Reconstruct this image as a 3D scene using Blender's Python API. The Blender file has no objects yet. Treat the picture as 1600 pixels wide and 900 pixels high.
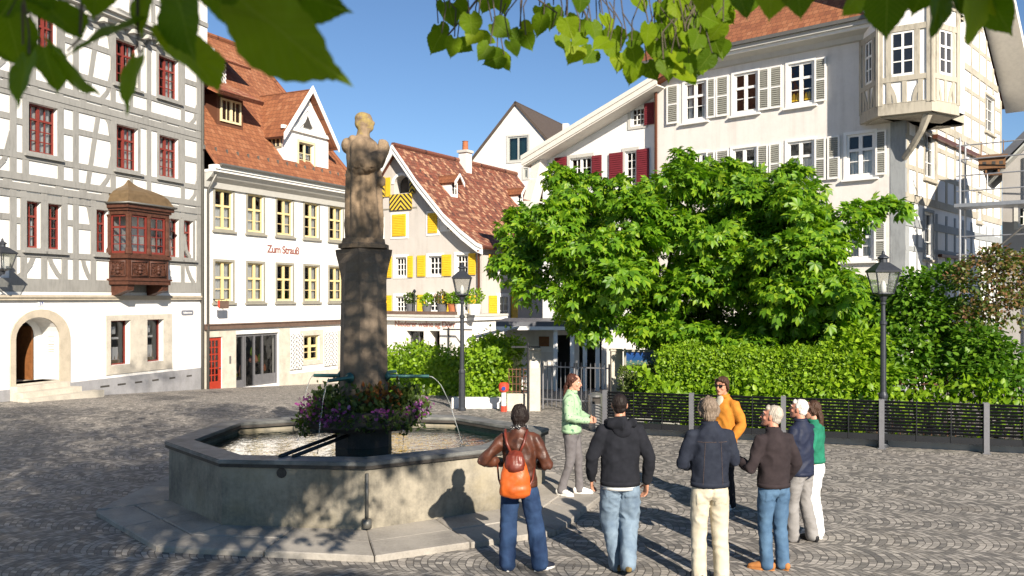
import bpy, bmesh, math, random
import numpy as np
from mathutils import Vector, Matrix, noise
from mathutils.geometry import tessellate_polygon

random.seed(7)
RNG = np.random.default_rng(11)
scene = bpy.context.scene
COL = scene.collection
R = math.radians

# ------------------------------------------------------------------ camera
FPX, YH, HC = 1364.0, 466.0, 2.75      # focal length and horizon row for a 1600 px wide frame, eye height
cam_data = bpy.data.cameras.new("camera")
cam_data.lens = FPX / 1600 * 36
cam_data.sensor_width = 36
cam_data.shift_y = (YH - 450) / 1600
cam_data.clip_start, cam_data.clip_end = 0.05, 2000
cam_data.dof.use_dof = True
cam_data.dof.focus_distance = 14
cam_data.dof.aperture_fstop = 4.5
cam = bpy.data.objects.new("camera", cam_data)
COL.objects.link(cam)
cam.location = (0, 0, HC)
cam.rotation_euler = (R(90), 0, 0)
scene.camera = cam

# ------------------------------------------------------------------ sky, sun, exposure
SUN_EL = R(27)
SUN_AZ = Vector((0.36, -0.93)).normalized()        # horizontal direction towards the sun
world = bpy.data.worlds.new("World")
scene.world = world
world.use_nodes = True
wn = world.node_tree
wn.nodes.clear()
w_out = wn.nodes.new("ShaderNodeOutputWorld")
w_bg = wn.nodes.new("ShaderNodeBackground")
w_sky = wn.nodes.new("ShaderNodeTexSky")
w_sky.sky_type = 'NISHITA'
w_sky.sun_disc = False
w_sky.sun_elevation = SUN_EL
w_sky.sun_rotation = math.atan2(SUN_AZ.x, SUN_AZ.y)
w_sky.altitude = 700
w_sky.air_density = 1.0
w_sky.dust_density = 0.0
w_sky.ozone_density = 5.0
w_bg.inputs[1].default_value = 0.064
wn.links.new(w_sky.outputs[0], w_bg.inputs[0])
wn.links.new(w_bg.outputs[0], w_out.inputs[0])

sun_data = bpy.data.lights.new("sun", 'SUN')
sun_data.energy = 5.0
sun_data.angle = R(0.5)
sun_data.color = (1.0, 0.90, 0.76)
sun = bpy.data.objects.new("sun", sun_data)
COL.objects.link(sun)
to_sun = Vector((SUN_AZ.x * math.cos(SUN_EL), SUN_AZ.y * math.cos(SUN_EL), math.sin(SUN_EL)))
sun.rotation_euler = to_sun.to_track_quat('Z', 'Y').to_euler()
sun.location = to_sun * 60

scene.view_settings.view_transform = 'Standard'
scene.view_settings.look = 'None'
scene.view_settings.exposure = 0.95
scene.view_settings.gamma = 1
scene.render.engine = 'CYCLES'
scene.cycles.use_denoising = True
scene.cycles.max_bounces = 7
scene.cycles.diffuse_bounces = 3
scene.cycles.glossy_bounces = 3
scene.cycles.transmission_bounces = 4
scene.cycles.transparent_max_bounces = 8
scene.cycles.caustics_reflective = False
scene.cycles.caustics_refractive = False
scene.cycles.sample_clamp_indirect = 6

# ------------------------------------------------------------------ materials
class NT:
    """Small node-tree writer."""
    def __init__(s, name):
        s.m = bpy.data.materials.new(name)
        s.m.use_nodes = True
        s.t = s.m.node_tree
        s.b = s.t.nodes["Principled BSDF"]
        s.out = s.t.nodes["Material Output"]
    def n(s, kind, **kw):
        nd = s.t.nodes.new("ShaderNode" + kind)
        for k, v in kw.items():
            setattr(nd, k, v)
        return nd
    def l(s, a, b):
        s.t.links.new(a, b)
    def val(s, sock, v):
        if hasattr(v, "links"):
            s.l(v, sock)
        else:
            sock.default_value = v
    def math(s, op, a, b=None, c=None):
        nd = s.n("Math", operation=op)
        s.val(nd.inputs[0], a)
        if b is not None: s.val(nd.inputs[1], b)
        if c is not None: s.val(nd.inputs[2], c)
        return nd.outputs[0]
    def mix(s, fac, a, b, mode='MIX'):
        nd = s.n("Mix", data_type='RGBA', blend_type=mode)
        s.val(nd.inputs[0], fac)
        s.val(nd.inputs[6], a if hasattr(a, "links") else (*a[:3], 1))
        s.val(nd.inputs[7], b if hasattr(b, "links") else (*b[:3], 1))
        return nd.outputs[2]
    def noise(s, scale, detail=4, rough=0.55, vec=None, dist=0.0):
        nd = s.n("TexNoise")
        nd.inputs["Scale"].default_value = scale
        nd.inputs["Detail"].default_value = detail
        nd.inputs["Roughness"].default_value = rough
        nd.inputs["Distortion"].default_value = dist
        if vec is not None: s.l(vec, nd.inputs["Vector"])
        return nd.outputs[0]
    def ramp(s, fac, stops):
        nd = s.n("ValToRGB")
        cr = nd.color_ramp
        while len(cr.elements) < len(stops): cr.elements.new(0.5)
        for e, (p, c) in zip(cr.elements, stops):
            e.position = p
            e.color = (*c[:3], 1) if isinstance(c, (tuple, list)) else (c, c, c, 1)
        s.l(fac, nd.inputs[0])
        return nd.outputs[0]
    def pos(s):
        return s.n("NewGeometry").outputs["Position"]
    def obj(s):
        return s.n("TexCoord").outputs["Object"]
    def uv(s):
        return s.n("TexCoord").outputs["UV"]
    def xyz(s, v):
        nd = s.n("SeparateXYZ"); s.l(v, nd.inputs[0]); return nd.outputs
    def comb(s, x, y, z=0.0):
        nd = s.n("CombineXYZ")
        for i, v in enumerate((x, y, z)): s.val(nd.inputs[i], v)
        return nd.outputs[0]
    def mapping(s, v, scale=(1, 1, 1), rot=(0, 0, 0)):
        nd = s.n("Mapping"); s.l(v, nd.inputs[0])
        nd.inputs["Scale"].default_value = scale; nd.inputs["Rotation"].default_value = rot
        return nd.outputs[0]
    def bump(s, h, strength=0.3, dist=0.02):
        nd = s.n("Bump")
        nd.inputs["Strength"].default_value = strength
        nd.inputs["Distance"].default_value = dist
        s.l(h, nd.inputs["Height"])
        s.l(nd.outputs[0], s.b.inputs["Normal"])
        return nd.outputs[0]
    def base(s, c):
        s.val(s.b.inputs["Base Color"], c if hasattr(c, "links") else (*c[:3], 1))
    def rough(s, r):
        s.val(s.b.inputs["Roughness"], r)

M = {}
def mul(c, k): return tuple(x * k for x in c)

def mat_mottled(name, c, var=0.15, scale=6, rough=0.8, bump=0.15, bscale=40, metal=0.0, spec=0.3, tint=None):
    """A plain coat with blotches of its own colour, fine grain and a light bump."""
    t = NT(name)
    p = t.pos()
    n1 = t.noise(scale, 5, 0.6, p)
    n2 = t.noise(scale * 9, 3, 0.6, p)
    f = t.math('ADD', t.math('MULTIPLY', n1, 0.7), t.math('MULTIPLY', n2, 0.3))
    c2 = tint if tint else mul(c, 1 - var * 1.6)
    col = t.ramp(f, [(0.3, c2), (0.52, c), (0.75, tuple(min(1, x * (1 + var)) for x in c))])
    if "plaster" in name:                                      # rain streaks and patched render
        st = t.noise(1.5, 5, 0.65, t.mapping(p, (2.6, 2.6, 0.16)))
        pa = t.noise(0.7, 4, 0.6, p, 0.8)
        k = t.math('ADD', t.math('MULTIPLY', st, 0.6), t.math('MULTIPLY', pa, 0.4))
        col = t.mix(1.0, col, t.ramp(k, [(0.34, (0.86, 0.852, 0.84)), (0.48, (0.97, 0.97, 0.965)), (0.58, (1, 1, 1))]), 'MULTIPLY')
    t.base(col)
    t.rough(rough)
    t.b.inputs["Metallic"].default_value = metal
    t.b.inputs["Specular IOR Level"].default_value = spec
    if bump:
        t.bump(t.noise(bscale, 4, 0.6, p), bump, 0.01)
    M[name] = t.m
    return t

mat_mottled("white_plaster", (0.80, 0.785, 0.755), 0.05, 1.3, 0.9, 0.25, 25)
mat_mottled("clean_plaster", (0.83, 0.815, 0.79), 0.03, 1.0, 0.9, 0.15, 20)
mat_mottled("cream_plaster", (0.73, 0.69, 0.645), 0.06, 1.2, 0.9, 0.3, 22)
mat_mottled("grey_plaster", (0.52, 0.485, 0.45), 0.05, 1.2, 0.9, 0.2, 22)
mat_mottled("pale_plaster", (0.74, 0.71, 0.665), 0.04, 0.8, 0.9, 0.15, 20)
mat_mottled("shed_plaster", (0.36, 0.345, 0.33), 0.06, 0.9, 0.9, 0.2, 20)
mat_mottled("plinth_plaster", (0.30, 0.30, 0.315), 0.15, 2.5, 0.9, 0.3, 20)
mat_mottled("sandstone", (0.47, 0.41, 0.32), 0.15, 3.0, 0.85, 0.3, 30)
mat_mottled("pale_stone", (0.50, 0.46, 0.39), 0.18, 3.0, 0.85, 0.3, 30)
mat_mottled("grey_stone", (0.33, 0.325, 0.30), 0.12, 4.0, 0.85, 0.25, 30)
mat_mottled("surround_grey", (0.27, 0.255, 0.21), 0.10, 4.0, 0.8, 0.2, 30)
mat_mottled("red_paint", (0.19, 0.034, 0.026), 0.12, 7, 0.45, 0.05, 60)
mat_mottled("dark_red_paint", (0.15, 0.018, 0.026), 0.15, 7, 0.6, 0.05, 60)
mat_mottled("door_red_paint", (0.33, 0.035, 0.018), 0.1, 7, 0.4, 0.05, 60)
mat_mottled("yellow_frame_paint", (0.66, 0.53, 0.27), 0.08, 7, 0.5, 0.05, 60)
mat_mottled("cream_frame_paint", (0.66, 0.58, 0.36), 0.08, 7, 0.5, 0.05, 60)
mat_mottled("shutter_yellow", (0.70, 0.44, 0.025), 0.10, 7, 0.55, 0.05, 60)
mat_mottled("white_paint", (0.80, 0.79, 0.76), 0.05, 6, 0.45, 0.04, 60)
mat_mottled("grey_paint", (0.40, 0.41, 0.38), 0.10, 6, 0.5, 0.05, 60)
mat_mottled("shutter_grey", (0.30, 0.30, 0.26), 0.08, 6, 0.55, 0.05, 60)
mat_mottled("cornice_grey", (0.50, 0.49, 0.455), 0.06, 5, 0.6, 0.05, 60)
mat_mottled("black_iron", (0.022, 0.024, 0.028), 0.2, 20, 0.5, 0.1, 80, 0.3, 0.5)
mat_mottled("lamp_iron", (0.045, 0.05, 0.06), 0.2, 20, 0.45, 0.1, 80, 0.4, 0.5)
mat_mottled("steel", (0.35, 0.345, 0.34), 0.08, 10, 0.38, 0.03, 80, 0.8, 0.5)
mat_mottled("scaffold_steel", (0.36, 0.37, 0.39), 0.1, 10, 0.45, 0.03, 80, 0.6, 0.5)
mat_mottled("post_steel", (0.20, 0.20, 0.215), 0.1, 10, 0.45, 0.03, 80, 0.5, 0.5)
mat_mottled("slat_black", (0.012, 0.013, 0.016), 0.15, 10, 0.4, 0.03, 80, 0.2, 0.5)
mat_mottled("pipe_zinc", (0.17, 0.165, 0.15), 0.12, 10, 0.5, 0.03, 80, 0.5, 0.5)
mat_mottled("copper_brown", (0.16, 0.06, 0.035), 0.15, 10, 0.45, 0.03, 80, 0.5, 0.5)
mat_mottled("teal_bronze", (0.045, 0.135, 0.125), 0.25, 16, 0.45, 0.1, 80, 0.5, 0.5)
mat_mottled("planter_dark", (0.06, 0.052, 0.045), 0.35, 5, 0.6, 0.3, 30)
mat_mottled("oriel_wood", (0.085, 0.033, 0.020), 0.35, 8, 0.5, 0.3, 50)
mat_mottled("oriel_carving", (0.075, 0.030, 0.019), 0.45, 14, 0.55, 0.4, 60, tint=(0.03, 0.013, 0.009))
mat_mottled("oriel_roof", (0.155, 0.105, 0.055), 0.25, 5, 0.55, 0.15, 30, 0.2)
mat_mottled("brown_door_wood", (0.21, 0.085, 0.03), 0.25, 9, 0.5, 0.2, 40)
mat_mottled("beam_brown", (0.13, 0.085, 0.065), 0.2, 6, 0.7, 0.2, 40)
mat_mottled("birdbox_wood", (0.20, 0.10, 0.045), 0.25, 9, 0.6, 0.2, 40)
mat_mottled("dark_roof", (0.085, 0.065, 0.052), 0.2, 8, 0.7, 0.3, 30)
mat_mottled("verge_board", (0.70, 0.665, 0.60), 0.08, 6, 0.6, 0.1, 40)
mat_mottled("curtain_cloth", (0.86, 0.85, 0.81), 0.05, 10, 0.9, 0.1, 30)
mat_mottled("interior_dark", (0.06, 0.055, 0.05), 0.2, 3, 0.9, 0.0)  # near-black colour standing in for the shade of unlit rooms and openings
mat_mottled("sign_red", (0.22, 0.075, 0.06), 0.1, 10, 0.7, 0.0)
mat_mottled("sign_pale_red", (0.40, 0.19, 0.155), 0.1, 10, 0.7, 0.0)
mat_mottled("sign_blue", (0.03, 0.06, 0.25), 0.1, 10, 0.4, 0.0)
mat_mottled("sign_slate", (0.16, 0.17, 0.21), 0.1, 10, 0.4, 0.0)
mat_mottled("sign_white", (0.75, 0.75, 0.74), 0.03, 10, 0.5, 0.0)
mat_mottled("signal_red", (0.60, 0.06, 0.03), 0.08, 10, 0.45, 0.0)
mat_mottled("terracotta", (0.36, 0.13, 0.06), 0.15, 10, 0.8, 0.1)
mat_mottled("pot_grey", (0.11, 0.11, 0.12), 0.15, 10, 0.7, 0.1)
mat_mottled("soil", (0.05, 0.035, 0.022), 0.3, 10, 0.95, 0.4)
mat_mottled("rust_iron", (0.13, 0.06, 0.035), 0.3, 12, 0.7, 0.2)
mat_mottled("awning_cloth", (0.56, 0.56, 0.54), 0.04, 3, 0.85, 0.05)
mat_mottled("roof_metal", (0.12, 0.125, 0.14), 0.1, 5, 0.5, 0.05, 40, 0.4)
mat_mottled("goods_mixed", (0.30, 0.20, 0.12), 0.6, 9, 0.6, 0.1, tint=(0.05, 0.16, 0.10))

def mat_timber(name, c, dark):
    t = NT(name)
    p = t.pos()
    g = t.noise(3.0, 6, 0.65, t.mapping(p, (4, 4, 1.0)))
    w = t.noise(1.1, 3, 0.5, p)
    f = t.math('ADD', t.math('MULTIPLY', g, 0.6), t.math('MULTIPLY', w, 0.4))
    t.base(t.ramp(f, [(0.34, dark), (0.5, c), (0.7, mul(c, 1.12))]))
    t.rough(0.8)
    t.bump(g, 0.35, 0.01)
    M[name] = t.m
mat_timber("timber_grey", (0.265, 0.26, 0.243), (0.20, 0.196, 0.183))
mat_timber("timber_pale", (0.40, 0.365, 0.295), (0.25, 0.225, 0.18))
mat_timber("timber_cool", (0.29, 0.305, 0.31), (0.22, 0.23, 0.235))

def mat_tiles(name, cols, tw=0.19, th=0.17, lichen=None, bw=0.74):
    t = NT(name)
    uv = t.uv()
    br = t.n("TexBrick", offset=0.5)
    t.l(uv, br.inputs["Vector"])
    br.inputs["Color1"].default_value = (0, 0, 0, 1)
    br.inputs["Color2"].default_value = (1, 1, 1, 1)
    br.inputs["Mortar"].default_value = (0.5, 0.5, 0.5, 1)
    br.inputs["Scale"].default_value = 1
    br.inputs["Mortar Size"].default_value = 0.008
    br.inputs["Mortar Smooth"].default_value = 0.3
    br.inputs["Brick Width"].default_value = tw
    br.inputs["Row Height"].default_value = th
    patch = t.noise(0.6, 4, 0.6, uv)
    f = t.math('ADD', t.math('MULTIPLY', br.outputs[0], bw), t.math('MULTIPLY', patch, 1 - bw))
    c = t.ramp(f, [(i / (len(cols) - 1) * 0.7 + 0.12, k) for i, k in enumerate(cols)])
    c = t.mix(t.math('MULTIPLY', br.outputs[1], 0.75), c, mul(cols[0], 0.35))
    if lichen:
        ln = t.ramp(t.noise(2.2, 6, 0.75, uv), [(0.56, 0.0), (0.66, 1.0)])
        c = t.mix(t.math('MULTIPLY', ln, 0.55), c, lichen)
    t.base(c)
    t.rough(0.8)
    v = t.xyz(uv)[1]
    saw = t.math('FRACT', t.math('DIVIDE', v, th))
    h = t.math('SUBTRACT', t.math('MULTIPLY', t.math('SUBTRACT', 1.0, saw), 1.0), t.math('MULTIPLY', br.outputs[1], 0.8))
    t.bump(t.math('ADD', h, t.math('MULTIPLY', br.outputs[0], 0.4)), 0.8, 0.03)
    M[name] = t.m
mat_tiles("red_tiles", [(0.13, 0.044, 0.021), (0.22, 0.075, 0.031), (0.275, 0.103, 0.043), (0.34, 0.15, 0.075)], 0.19, 0.24, None, 0.42)
mat_tiles("worn_tiles", [(0.15, 0.045, 0.025), (0.30, 0.085, 0.042), (0.36, 0.13, 0.06), (0.44, 0.24, 0.13)], 0.22, 0.2, (0.20, 0.17, 0.10))
mat_tiles("mixed_tiles", [(0.075, 0.03, 0.022), (0.24, 0.075, 0.04), (0.15, 0.05, 0.03), (0.44, 0.24, 0.14)], 0.20, 0.22)

def mat_glass():
    t = NT("window_glass")
    t.t.nodes.remove(t.b)
    tr = t.n("BsdfTransparent"); tr.inputs[0].default_value = (0.97, 0.98, 0.98, 1)
    gl = t.n("BsdfGlossy"); gl.inputs["Roughness"].default_value = 0.03
    gl.inputs[0].default_value = (0.9, 0.95, 1, 1)
    fr = t.n("Fresnel"); fr.inputs[0].default_value = 1.5
    nz = t.noise(1.3, 2, 0.5, t.pos())
    bp = t.n("Bump"); bp.inputs["Strength"].default_value = 0.25; bp.inputs["Distance"].default_value = 0.06
    t.l(nz, bp.inputs["Height"]); t.l(bp.outputs[0], gl.inputs["Normal"])
    mx = t.n("MixShader")
    t.l(t.math('ADD', t.math('MULTIPLY', fr.outputs[0], 0.8), 0.025), mx.inputs[0])
    t.l(tr.outputs[0], mx.inputs[1]); t.l(gl.outputs[0], mx.inputs[2])
    t.l(mx.outputs[0], t.out.inputs[0])
    M["window_glass"] = t.m
    t2 = NT("lantern_glass")
    t2.t.nodes.remove(t2.b)
    tr = t2.n("BsdfTransparent"); tr.inputs[0].default_value = (0.93, 0.94, 0.93, 1)
    df = t2.n("BsdfTranslucent"); df.inputs[0].default_value = (0.85, 0.85, 0.82, 1)
    gl = t2.n("BsdfGlossy"); gl.inputs["Roughness"].default_value = 0.06
    m1 = t2.n("MixShader"); m1.inputs[0].default_value = 0.18
    t2.l(tr.outputs[0], m1.inputs[1]); t2.l(df.outputs[0], m1.inputs[2])
    m2 = t2.n("MixShader"); m2.inputs[0].default_value = 0.1
    t2.l(m1.outputs[0], m2.inputs[1]); t2.l(gl.outputs[0], m2.inputs[2])
    t2.l(m2.outputs[0], t2.out.inputs[0])
    M["lantern_glass"] = t2.m
mat_glass()

def mat_chevron(name, ca, cb, pitch=0.11):
    """Painted zigzag shutters: object-space chevrons, the UV holds metres on the panel."""
    t = NT(name)
    x, y, _ = t.xyz(t.uv())
    zig = t.math('ABSOLUTE', x)
    s = t.math('FRACT', t.math('DIVIDE', t.math('ADD', y, zig), pitch))
    t.base(t.mix(t.math('GREATER_THAN', s, 0.5), ca, cb))
    t.rough(0.6)
    M[name] = t.m
mat_chevron("chevron_black_yellow", (0.72, 0.50, 0.05), (0.03, 0.025, 0.02), 0.26)

def mat_diamond(name):
    t = NT(name)
    x, y, _ = t.xyz(t.uv())
    a = t.math('FRACT', t.math('DIVIDE', t.math('ADD', y, t.math('ABSOLUTE', x)), 0.17))
    b = t.math('FRACT', t.math('DIVIDE', x, 0.095))
    c = t.math('MULTIPLY', t.math('GREATER_THAN', a, 0.48), t.math('GREATER_THAN', b, 0.32))
    t.base(t.mix(c, (0.78, 0.77, 0.74), (0.05, 0.05, 0.055)))
    t.rough(0.6)
    M[name] = t.m
mat_diamond("feather_black_white")

def mat_leaf(name, cols, transl=0.35, rough=0.45, spec=0.35):
    t = NT(name)
    g = t.n("NewGeometry")
    rnd = g.outputs["Random Per Island"]
    big = t.noise(0.9, 2, 0.5, g.outputs["Position"])
    f = t.math('ADD', t.math('MULTIPLY', rnd, 0.7), t.math('MULTIPLY', big, 0.3))
    c = t.ramp(f, [(i / max(1, len(cols) - 1) * 0.75 + 0.12, k) for i, k in enumerate(cols)])
    t.base(c)
    t.rough(rough)
    t.b.inputs["Specular IOR Level"].default_value = spec
    tl = t.n("BsdfTranslucent")
    t.l(t.mix(1.0, c, (1.5, 1.65, 0.55), 'MULTIPLY'), tl.inputs[0])
    mx = t.n("MixShader"); mx.inputs[0].default_value = transl
    t.l(t.b.outputs[0], mx.inputs[1]); t.l(tl.outputs[0], mx.inputs[2])
    t.l(mx.outputs[0], t.out.inputs[0])
    M[name] = t.m
mat_leaf("chestnut_leaf", [(0.050, 0.130, 0.010), (0.10, 0.225, 0.012), (0.16, 0.30, 0.015), (0.25, 0.36, 0.018)], 0.35)
mat_leaf("hedge_leaf", [(0.105, 0.20, 0.010), (0.18, 0.31, 0.014), (0.27, 0.40, 0.018)], 0.35)
mat_leaf("box_leaf", [(0.045, 0.075, 0.012), (0.080, 0.125, 0.02), (0.11, 0.14, 0.03)], 0.2)
mat_leaf("shrub_leaf", [(0.045, 0.115, 0.012), (0.085, 0.19, 0.014), (0.15, 0.27, 0.02)], 0.35)
mat_leaf("russet_leaf", [(0.055, 0.10, 0.018), (0.10, 0.14, 0.025), (0.17, 0.115, 0.045), (0.22, 0.10, 0.06)], 0.3)
mat_leaf("linden_leaf", [(0.070, 0.130, 0.003), (0.115, 0.19, 0.004), (0.20, 0.28, 0.006)], 0.5, 0.55, 0.08)
def mat_vein_leaf():
    """Leaf blade with paler midrib and side veins; the UV holds the blade's own x, y."""
    t = NT("linden_blade")
    x, y, _ = t.xyz(t.uv())
    ax = t.math('ABSOLUTE', x)
    mid = t.math('LESS_THAN', ax, 0.012)
    ph = t.math('FRACT', t.math('MULTIPLY', t.math('SUBTRACT', y, t.math('MULTIPLY', ax, 0.85)), 8.0))
    side = t.math('MULTIPLY', t.math('LESS_THAN', ph, 0.10), 0.6)
    vein = t.math('MAXIMUM', mid, side)
    g = t.n("NewGeometry")
    big = t.noise(9, 3, 0.6, g.outputs["Position"])
    f = t.math('ADD', t.math('MULTIPLY', g.outputs["Random Per Island"], 0.65), t.math('MULTIPLY', big, 0.35))
    c = t.ramp(f, [(0.15, (0.062, 0.120, 0.004)), (0.45, (0.105, 0.180, 0.005)), (0.7, (0.18, 0.265, 0.008)), (0.9, (0.24, 0.30, 0.012))])
    c = t.mix(t.math('MULTIPLY', vein, 0.45), c, (0.26, 0.33, 0.06))
    t.base(c); t.rough(0.5); t.b.inputs["Specular IOR Level"].default_value = 0.12
    t.bump(vein, 0.3, 0.002)
    tl = t.n("BsdfTranslucent"); t.l(t.mix(1.0, c, (1.5, 1.6, 0.5), 'MULTIPLY'), tl.inputs[0])
    mx = t.n("MixShader"); mx.inputs[0].default_value = 0.5
    t.l(t.b.outputs[0], mx.inputs[1]); t.l(tl.outputs[0], mx.inputs[2]); t.l(mx.outputs[0], t.out.inputs[0])
    M["linden_blade"] = t.m
mat_vein_leaf()
mat_leaf("planter_leaf", [(0.030, 0.055, 0.012), (0.055, 0.095, 0.015), (0.10, 0.13, 0.03)], 0.25)
mat_leaf("purple_petal", [(0.09, 0.016, 0.10), (0.19, 0.03, 0.16), (0.30, 0.07, 0.25), (0.45, 0.22, 0.42)], 0.25)
mat_leaf("orange_petal", [(0.16, 0.05, 0.015), (0.28, 0.095, 0.02), (0.40, 0.20, 0.05)], 0.25)

def mat_bark():
    t = NT("bark")
    p = t.pos()
    g = t.noise(6, 6, 0.7, t.mapping(p, (3, 3, 0.6)))
    t.base(t.ramp(g, [(0.35, (0.045, 0.035, 0.026)), (0.6, (0.12, 0.095, 0.07))]))
    t.rough(0.9); t.bump(g, 0.8, 0.03)
    M["bark"] = t.m
mat_bark()

def mat_ground():
    """Setts laid in fans: rows of arcs in strips about a metre wide."""
    t = NT("cobbles")
    p = t.pos()
    wob = t.noise(0.35, 2, 0.5, p)
    x, y, _ = t.xyz(p)
    yy = t.math('ADD', t.math('MULTIPLY', y, 0.985), t.math('MULTIPLY', x, 0.17))
    xx = t.math('SUBTRACT', t.math('MULTIPLY', x, 0.985), t.math('MULTIPLY', y, 0.17))
    W = 0.86
    v = t.math('DIVIDE', t.math('ADD', yy, t.math('MULTIPLY', wob, 0.25)), W)
    idx = t.math('FLOOR', v)
    w = t.math('SUBTRACT', t.math('SUBTRACT', v, idx), 0.5)
    arc = t.math('MULTIPLY', t.math('MULTIPLY', w, w), 0.78)
    side = t.math('ADD', t.math('ABSOLUTE', t.math('ADD', xx, 0.9)), t.math('MULTIPLY', t.noise(3.0, 3, 0.6, p), 0.08))
    row = t.math('ADD', t.math('ADD', side, arc), t.math('MULTIPLY', idx, 3.371))
    br = t.n("TexBrick", offset=0.5, squash=1.25, squash_frequency=3)
    t.l(t.comb(t.math('ADD', t.math('ADD', t.math('MULTIPLY', w, W * 1.12), t.math('MULTIPLY', idx, 1.37)), t.math('MULTIPLY', t.noise(4.3, 3, 0.6, p), 0.09)), row), br.inputs["Vector"])
    br.inputs["Color1"].default_value = (0, 0, 0, 1)
    br.inputs["Color2"].default_value = (1, 1, 1, 1)
    br.inputs["Mortar"].default_value = (0.3, 0.3, 0.3, 1)
    br.inputs["Scale"].default_value = 1
    br.inputs["Mortar Size"].default_value = 0.0065
    br.inputs["Mortar Smooth"].default_value = 0.55
    br.inputs["Brick Width"].default_value = 0.088
    br.inputs["Row Height"].default_value = 0.080
    big = t.noise(0.5, 5, 0.6, p)
    fine = t.noise(30, 4, 0.65, p)
    f = t.math('ADD', t.math('MULTIPLY', br.outputs[0], 0.56), t.math('ADD', t.math('MULTIPLY', big, 0.26), t.math('MULTIPLY', fine, 0.22)))
    c = t.ramp(f, [(0.2, (0.105, 0.100, 0.096)), (0.42, (0.195, 0.182, 0.166)), (0.60, (0.295, 0.272, 0.244)), (0.82, (0.42, 0.386, 0.345))])
    c = t.mix(t.math('MULTIPLY', br.outputs[1], 0.70), c, (0.062, 0.056, 0.050))
    # worn sandy joints and dirt patches
    dn = t.ramp(t.noise(1.7, 6, 0.7, p), [(0.52, 0.0), (0.72, 1.0)])
    c = t.mix(t.math('MULTIPLY', dn, 0.35), c, (0.23, 0.195, 0.155))
    t.base(c)
    t.rough(t.ramp(fine, [(0.3, 0.55), (0.7, 0.85)]))
    t.b.inputs["Specular IOR Level"].default_value = 0.35
    dome = t.math('SUBTRACT', 1.0, br.outputs[1])
    h = t.math('ADD', t.math('MULTIPLY', dome, 1.0), t.math('ADD', t.math('MULTIPLY', fine, 0.35), t.math('MULTIPLY', br.outputs[0], 0.35)))
    t.bump(h, 0.8, 0.014)
    M["cobbles"] = t.m
mat_ground()

def mat_fountain_stone():
    t = NT("fountain_stone")
    p = t.pos()
    n1 = t.noise(1.6, 6, 0.65, p)
    streak = t.noise(2.2, 5, 0.7, t.mapping(p, (3.2, 3.2, 0.35)))
    spots = t.noise(22, 4, 0.7, p)
    f = t.math('ADD', t.math('MULTIPLY', n1, 0.62), t.math('ADD', t.math('MULTIPLY', streak, 0.2), t.math('MULTIPLY', spots, 0.18)))
    c = t.ramp(f, [(0.33, (0.085, 0.079, 0.066)), (0.46, (0.20, 0.18, 0.142)), (0.56, (0.30, 0.268, 0.208)), (0.7, (0.39, 0.35, 0.28))])
    # ochre lichen bloom
    och = t.ramp(t.noise(1.1, 4, 0.6, t.mapping(p, (1, 1, 1.4))), [(0.52, 0.0), (0.68, 1.0)])
    c = t.mix(t.math('MULTIPLY', och, 0.3), c, (0.33, 0.27, 0.15))
    t.base(c); t.rough(0.85)
    t.bump(t.math('ADD', t.math('MULTIPLY', spots, 0.7), n1), 0.45, 0.015)
    M["fountain_stone"] = t.m
    t = NT("rim_stone")
    n1 = t.noise(3, 6, 0.65, t.pos())
    t.base(t.ramp(n1, [(0.35, (0.075, 0.078, 0.075)), (0.55, (0.17, 0.172, 0.165)), (0.72, (0.28, 0.275, 0.25))]))
    t.rough(0.5); t.bump(t.noise(30, 4, 0.6, t.pos()), 0.2, 0.01)
    M["rim_stone"] = t.m
    t = NT("slab_stone")
    p = t.pos()
    n1 = t.noise(1.2, 6, 0.65, p)
    n2 = t.noise(28, 4, 0.7, p)
    t.base(t.ramp(t.math('ADD', t.math('MULTIPLY', n1, 0.7), t.math('MULTIPLY', n2, 0.3)), [(0.32, (0.17, 0.155, 0.14)), (0.5, (0.31, 0.285, 0.25)), (0.7, (0.42, 0.385, 0.34))]))
    t.rough(0.8); t.bump(n2, 0.3, 0.01)
    M["slab_stone"] = t.m
    t = NT("column_stone")
    p = t.pos()
    st = t.noise(2.4, 6, 0.7, t.mapping(p, (3, 3, 0.3)))
    sp = t.noise(24, 4, 0.7, p)
    t.base(t.ramp(t.math('ADD', t.math('ADD', t.math('MULTIPLY', st, 0.35), t.math('MULTIPLY', t.noise(1.1, 4, 0.6, p), 0.4)), t.math('MULTIPLY', sp, 0.25)), [(0.34, (0.090, 0.068, 0.048)), (0.5, (0.158, 0.120, 0.085)), (0.64, (0.22, 0.168, 0.118)), (0.8, (0.30, 0.23, 0.16))]))
    t.rough(0.85); t.bump(sp, 0.35, 0.012)
    M["column_stone"] = t.m
    t = NT("statue_stone")
    p = t.pos()
    st = t.noise(2.8, 6, 0.7, t.mapping(p, (3.4, 3.4, 0.4)))
    sp = t.noise(26, 4, 0.7, p)
    c = t.ramp(t.math('ADD', t.math('ADD', t.math('MULTIPLY', st, 0.35), t.math('MULTIPLY', t.noise(2.0, 4, 0.6, p), 0.4)), t.math('MULTIPLY', sp, 0.25)), [(0.33, (0.085, 0.060, 0.040)), (0.47, (0.20, 0.142, 0.090)), (0.62, (0.31, 0.222, 0.140)), (0.8, (0.40, 0.30, 0.195))])
    z = t.xyz(p)[2]
    lich = t.math('MULTIPLY', t.ramp(t.noise(7, 5, 0.7, p), [(0.50, 0.0), (0.60, 1.0)]), t.math('GREATER_THAN', z, 5.02))
    c = t.mix(t.math('MULTIPLY', lich, 0.55), c, (0.33, 0.25, 0.05))
    t.base(c); t.rough(0.9); t.bump(sp, 0.5, 0.012)
    M["statue_stone"] = t.m
mat_fountain_stone()

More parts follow.
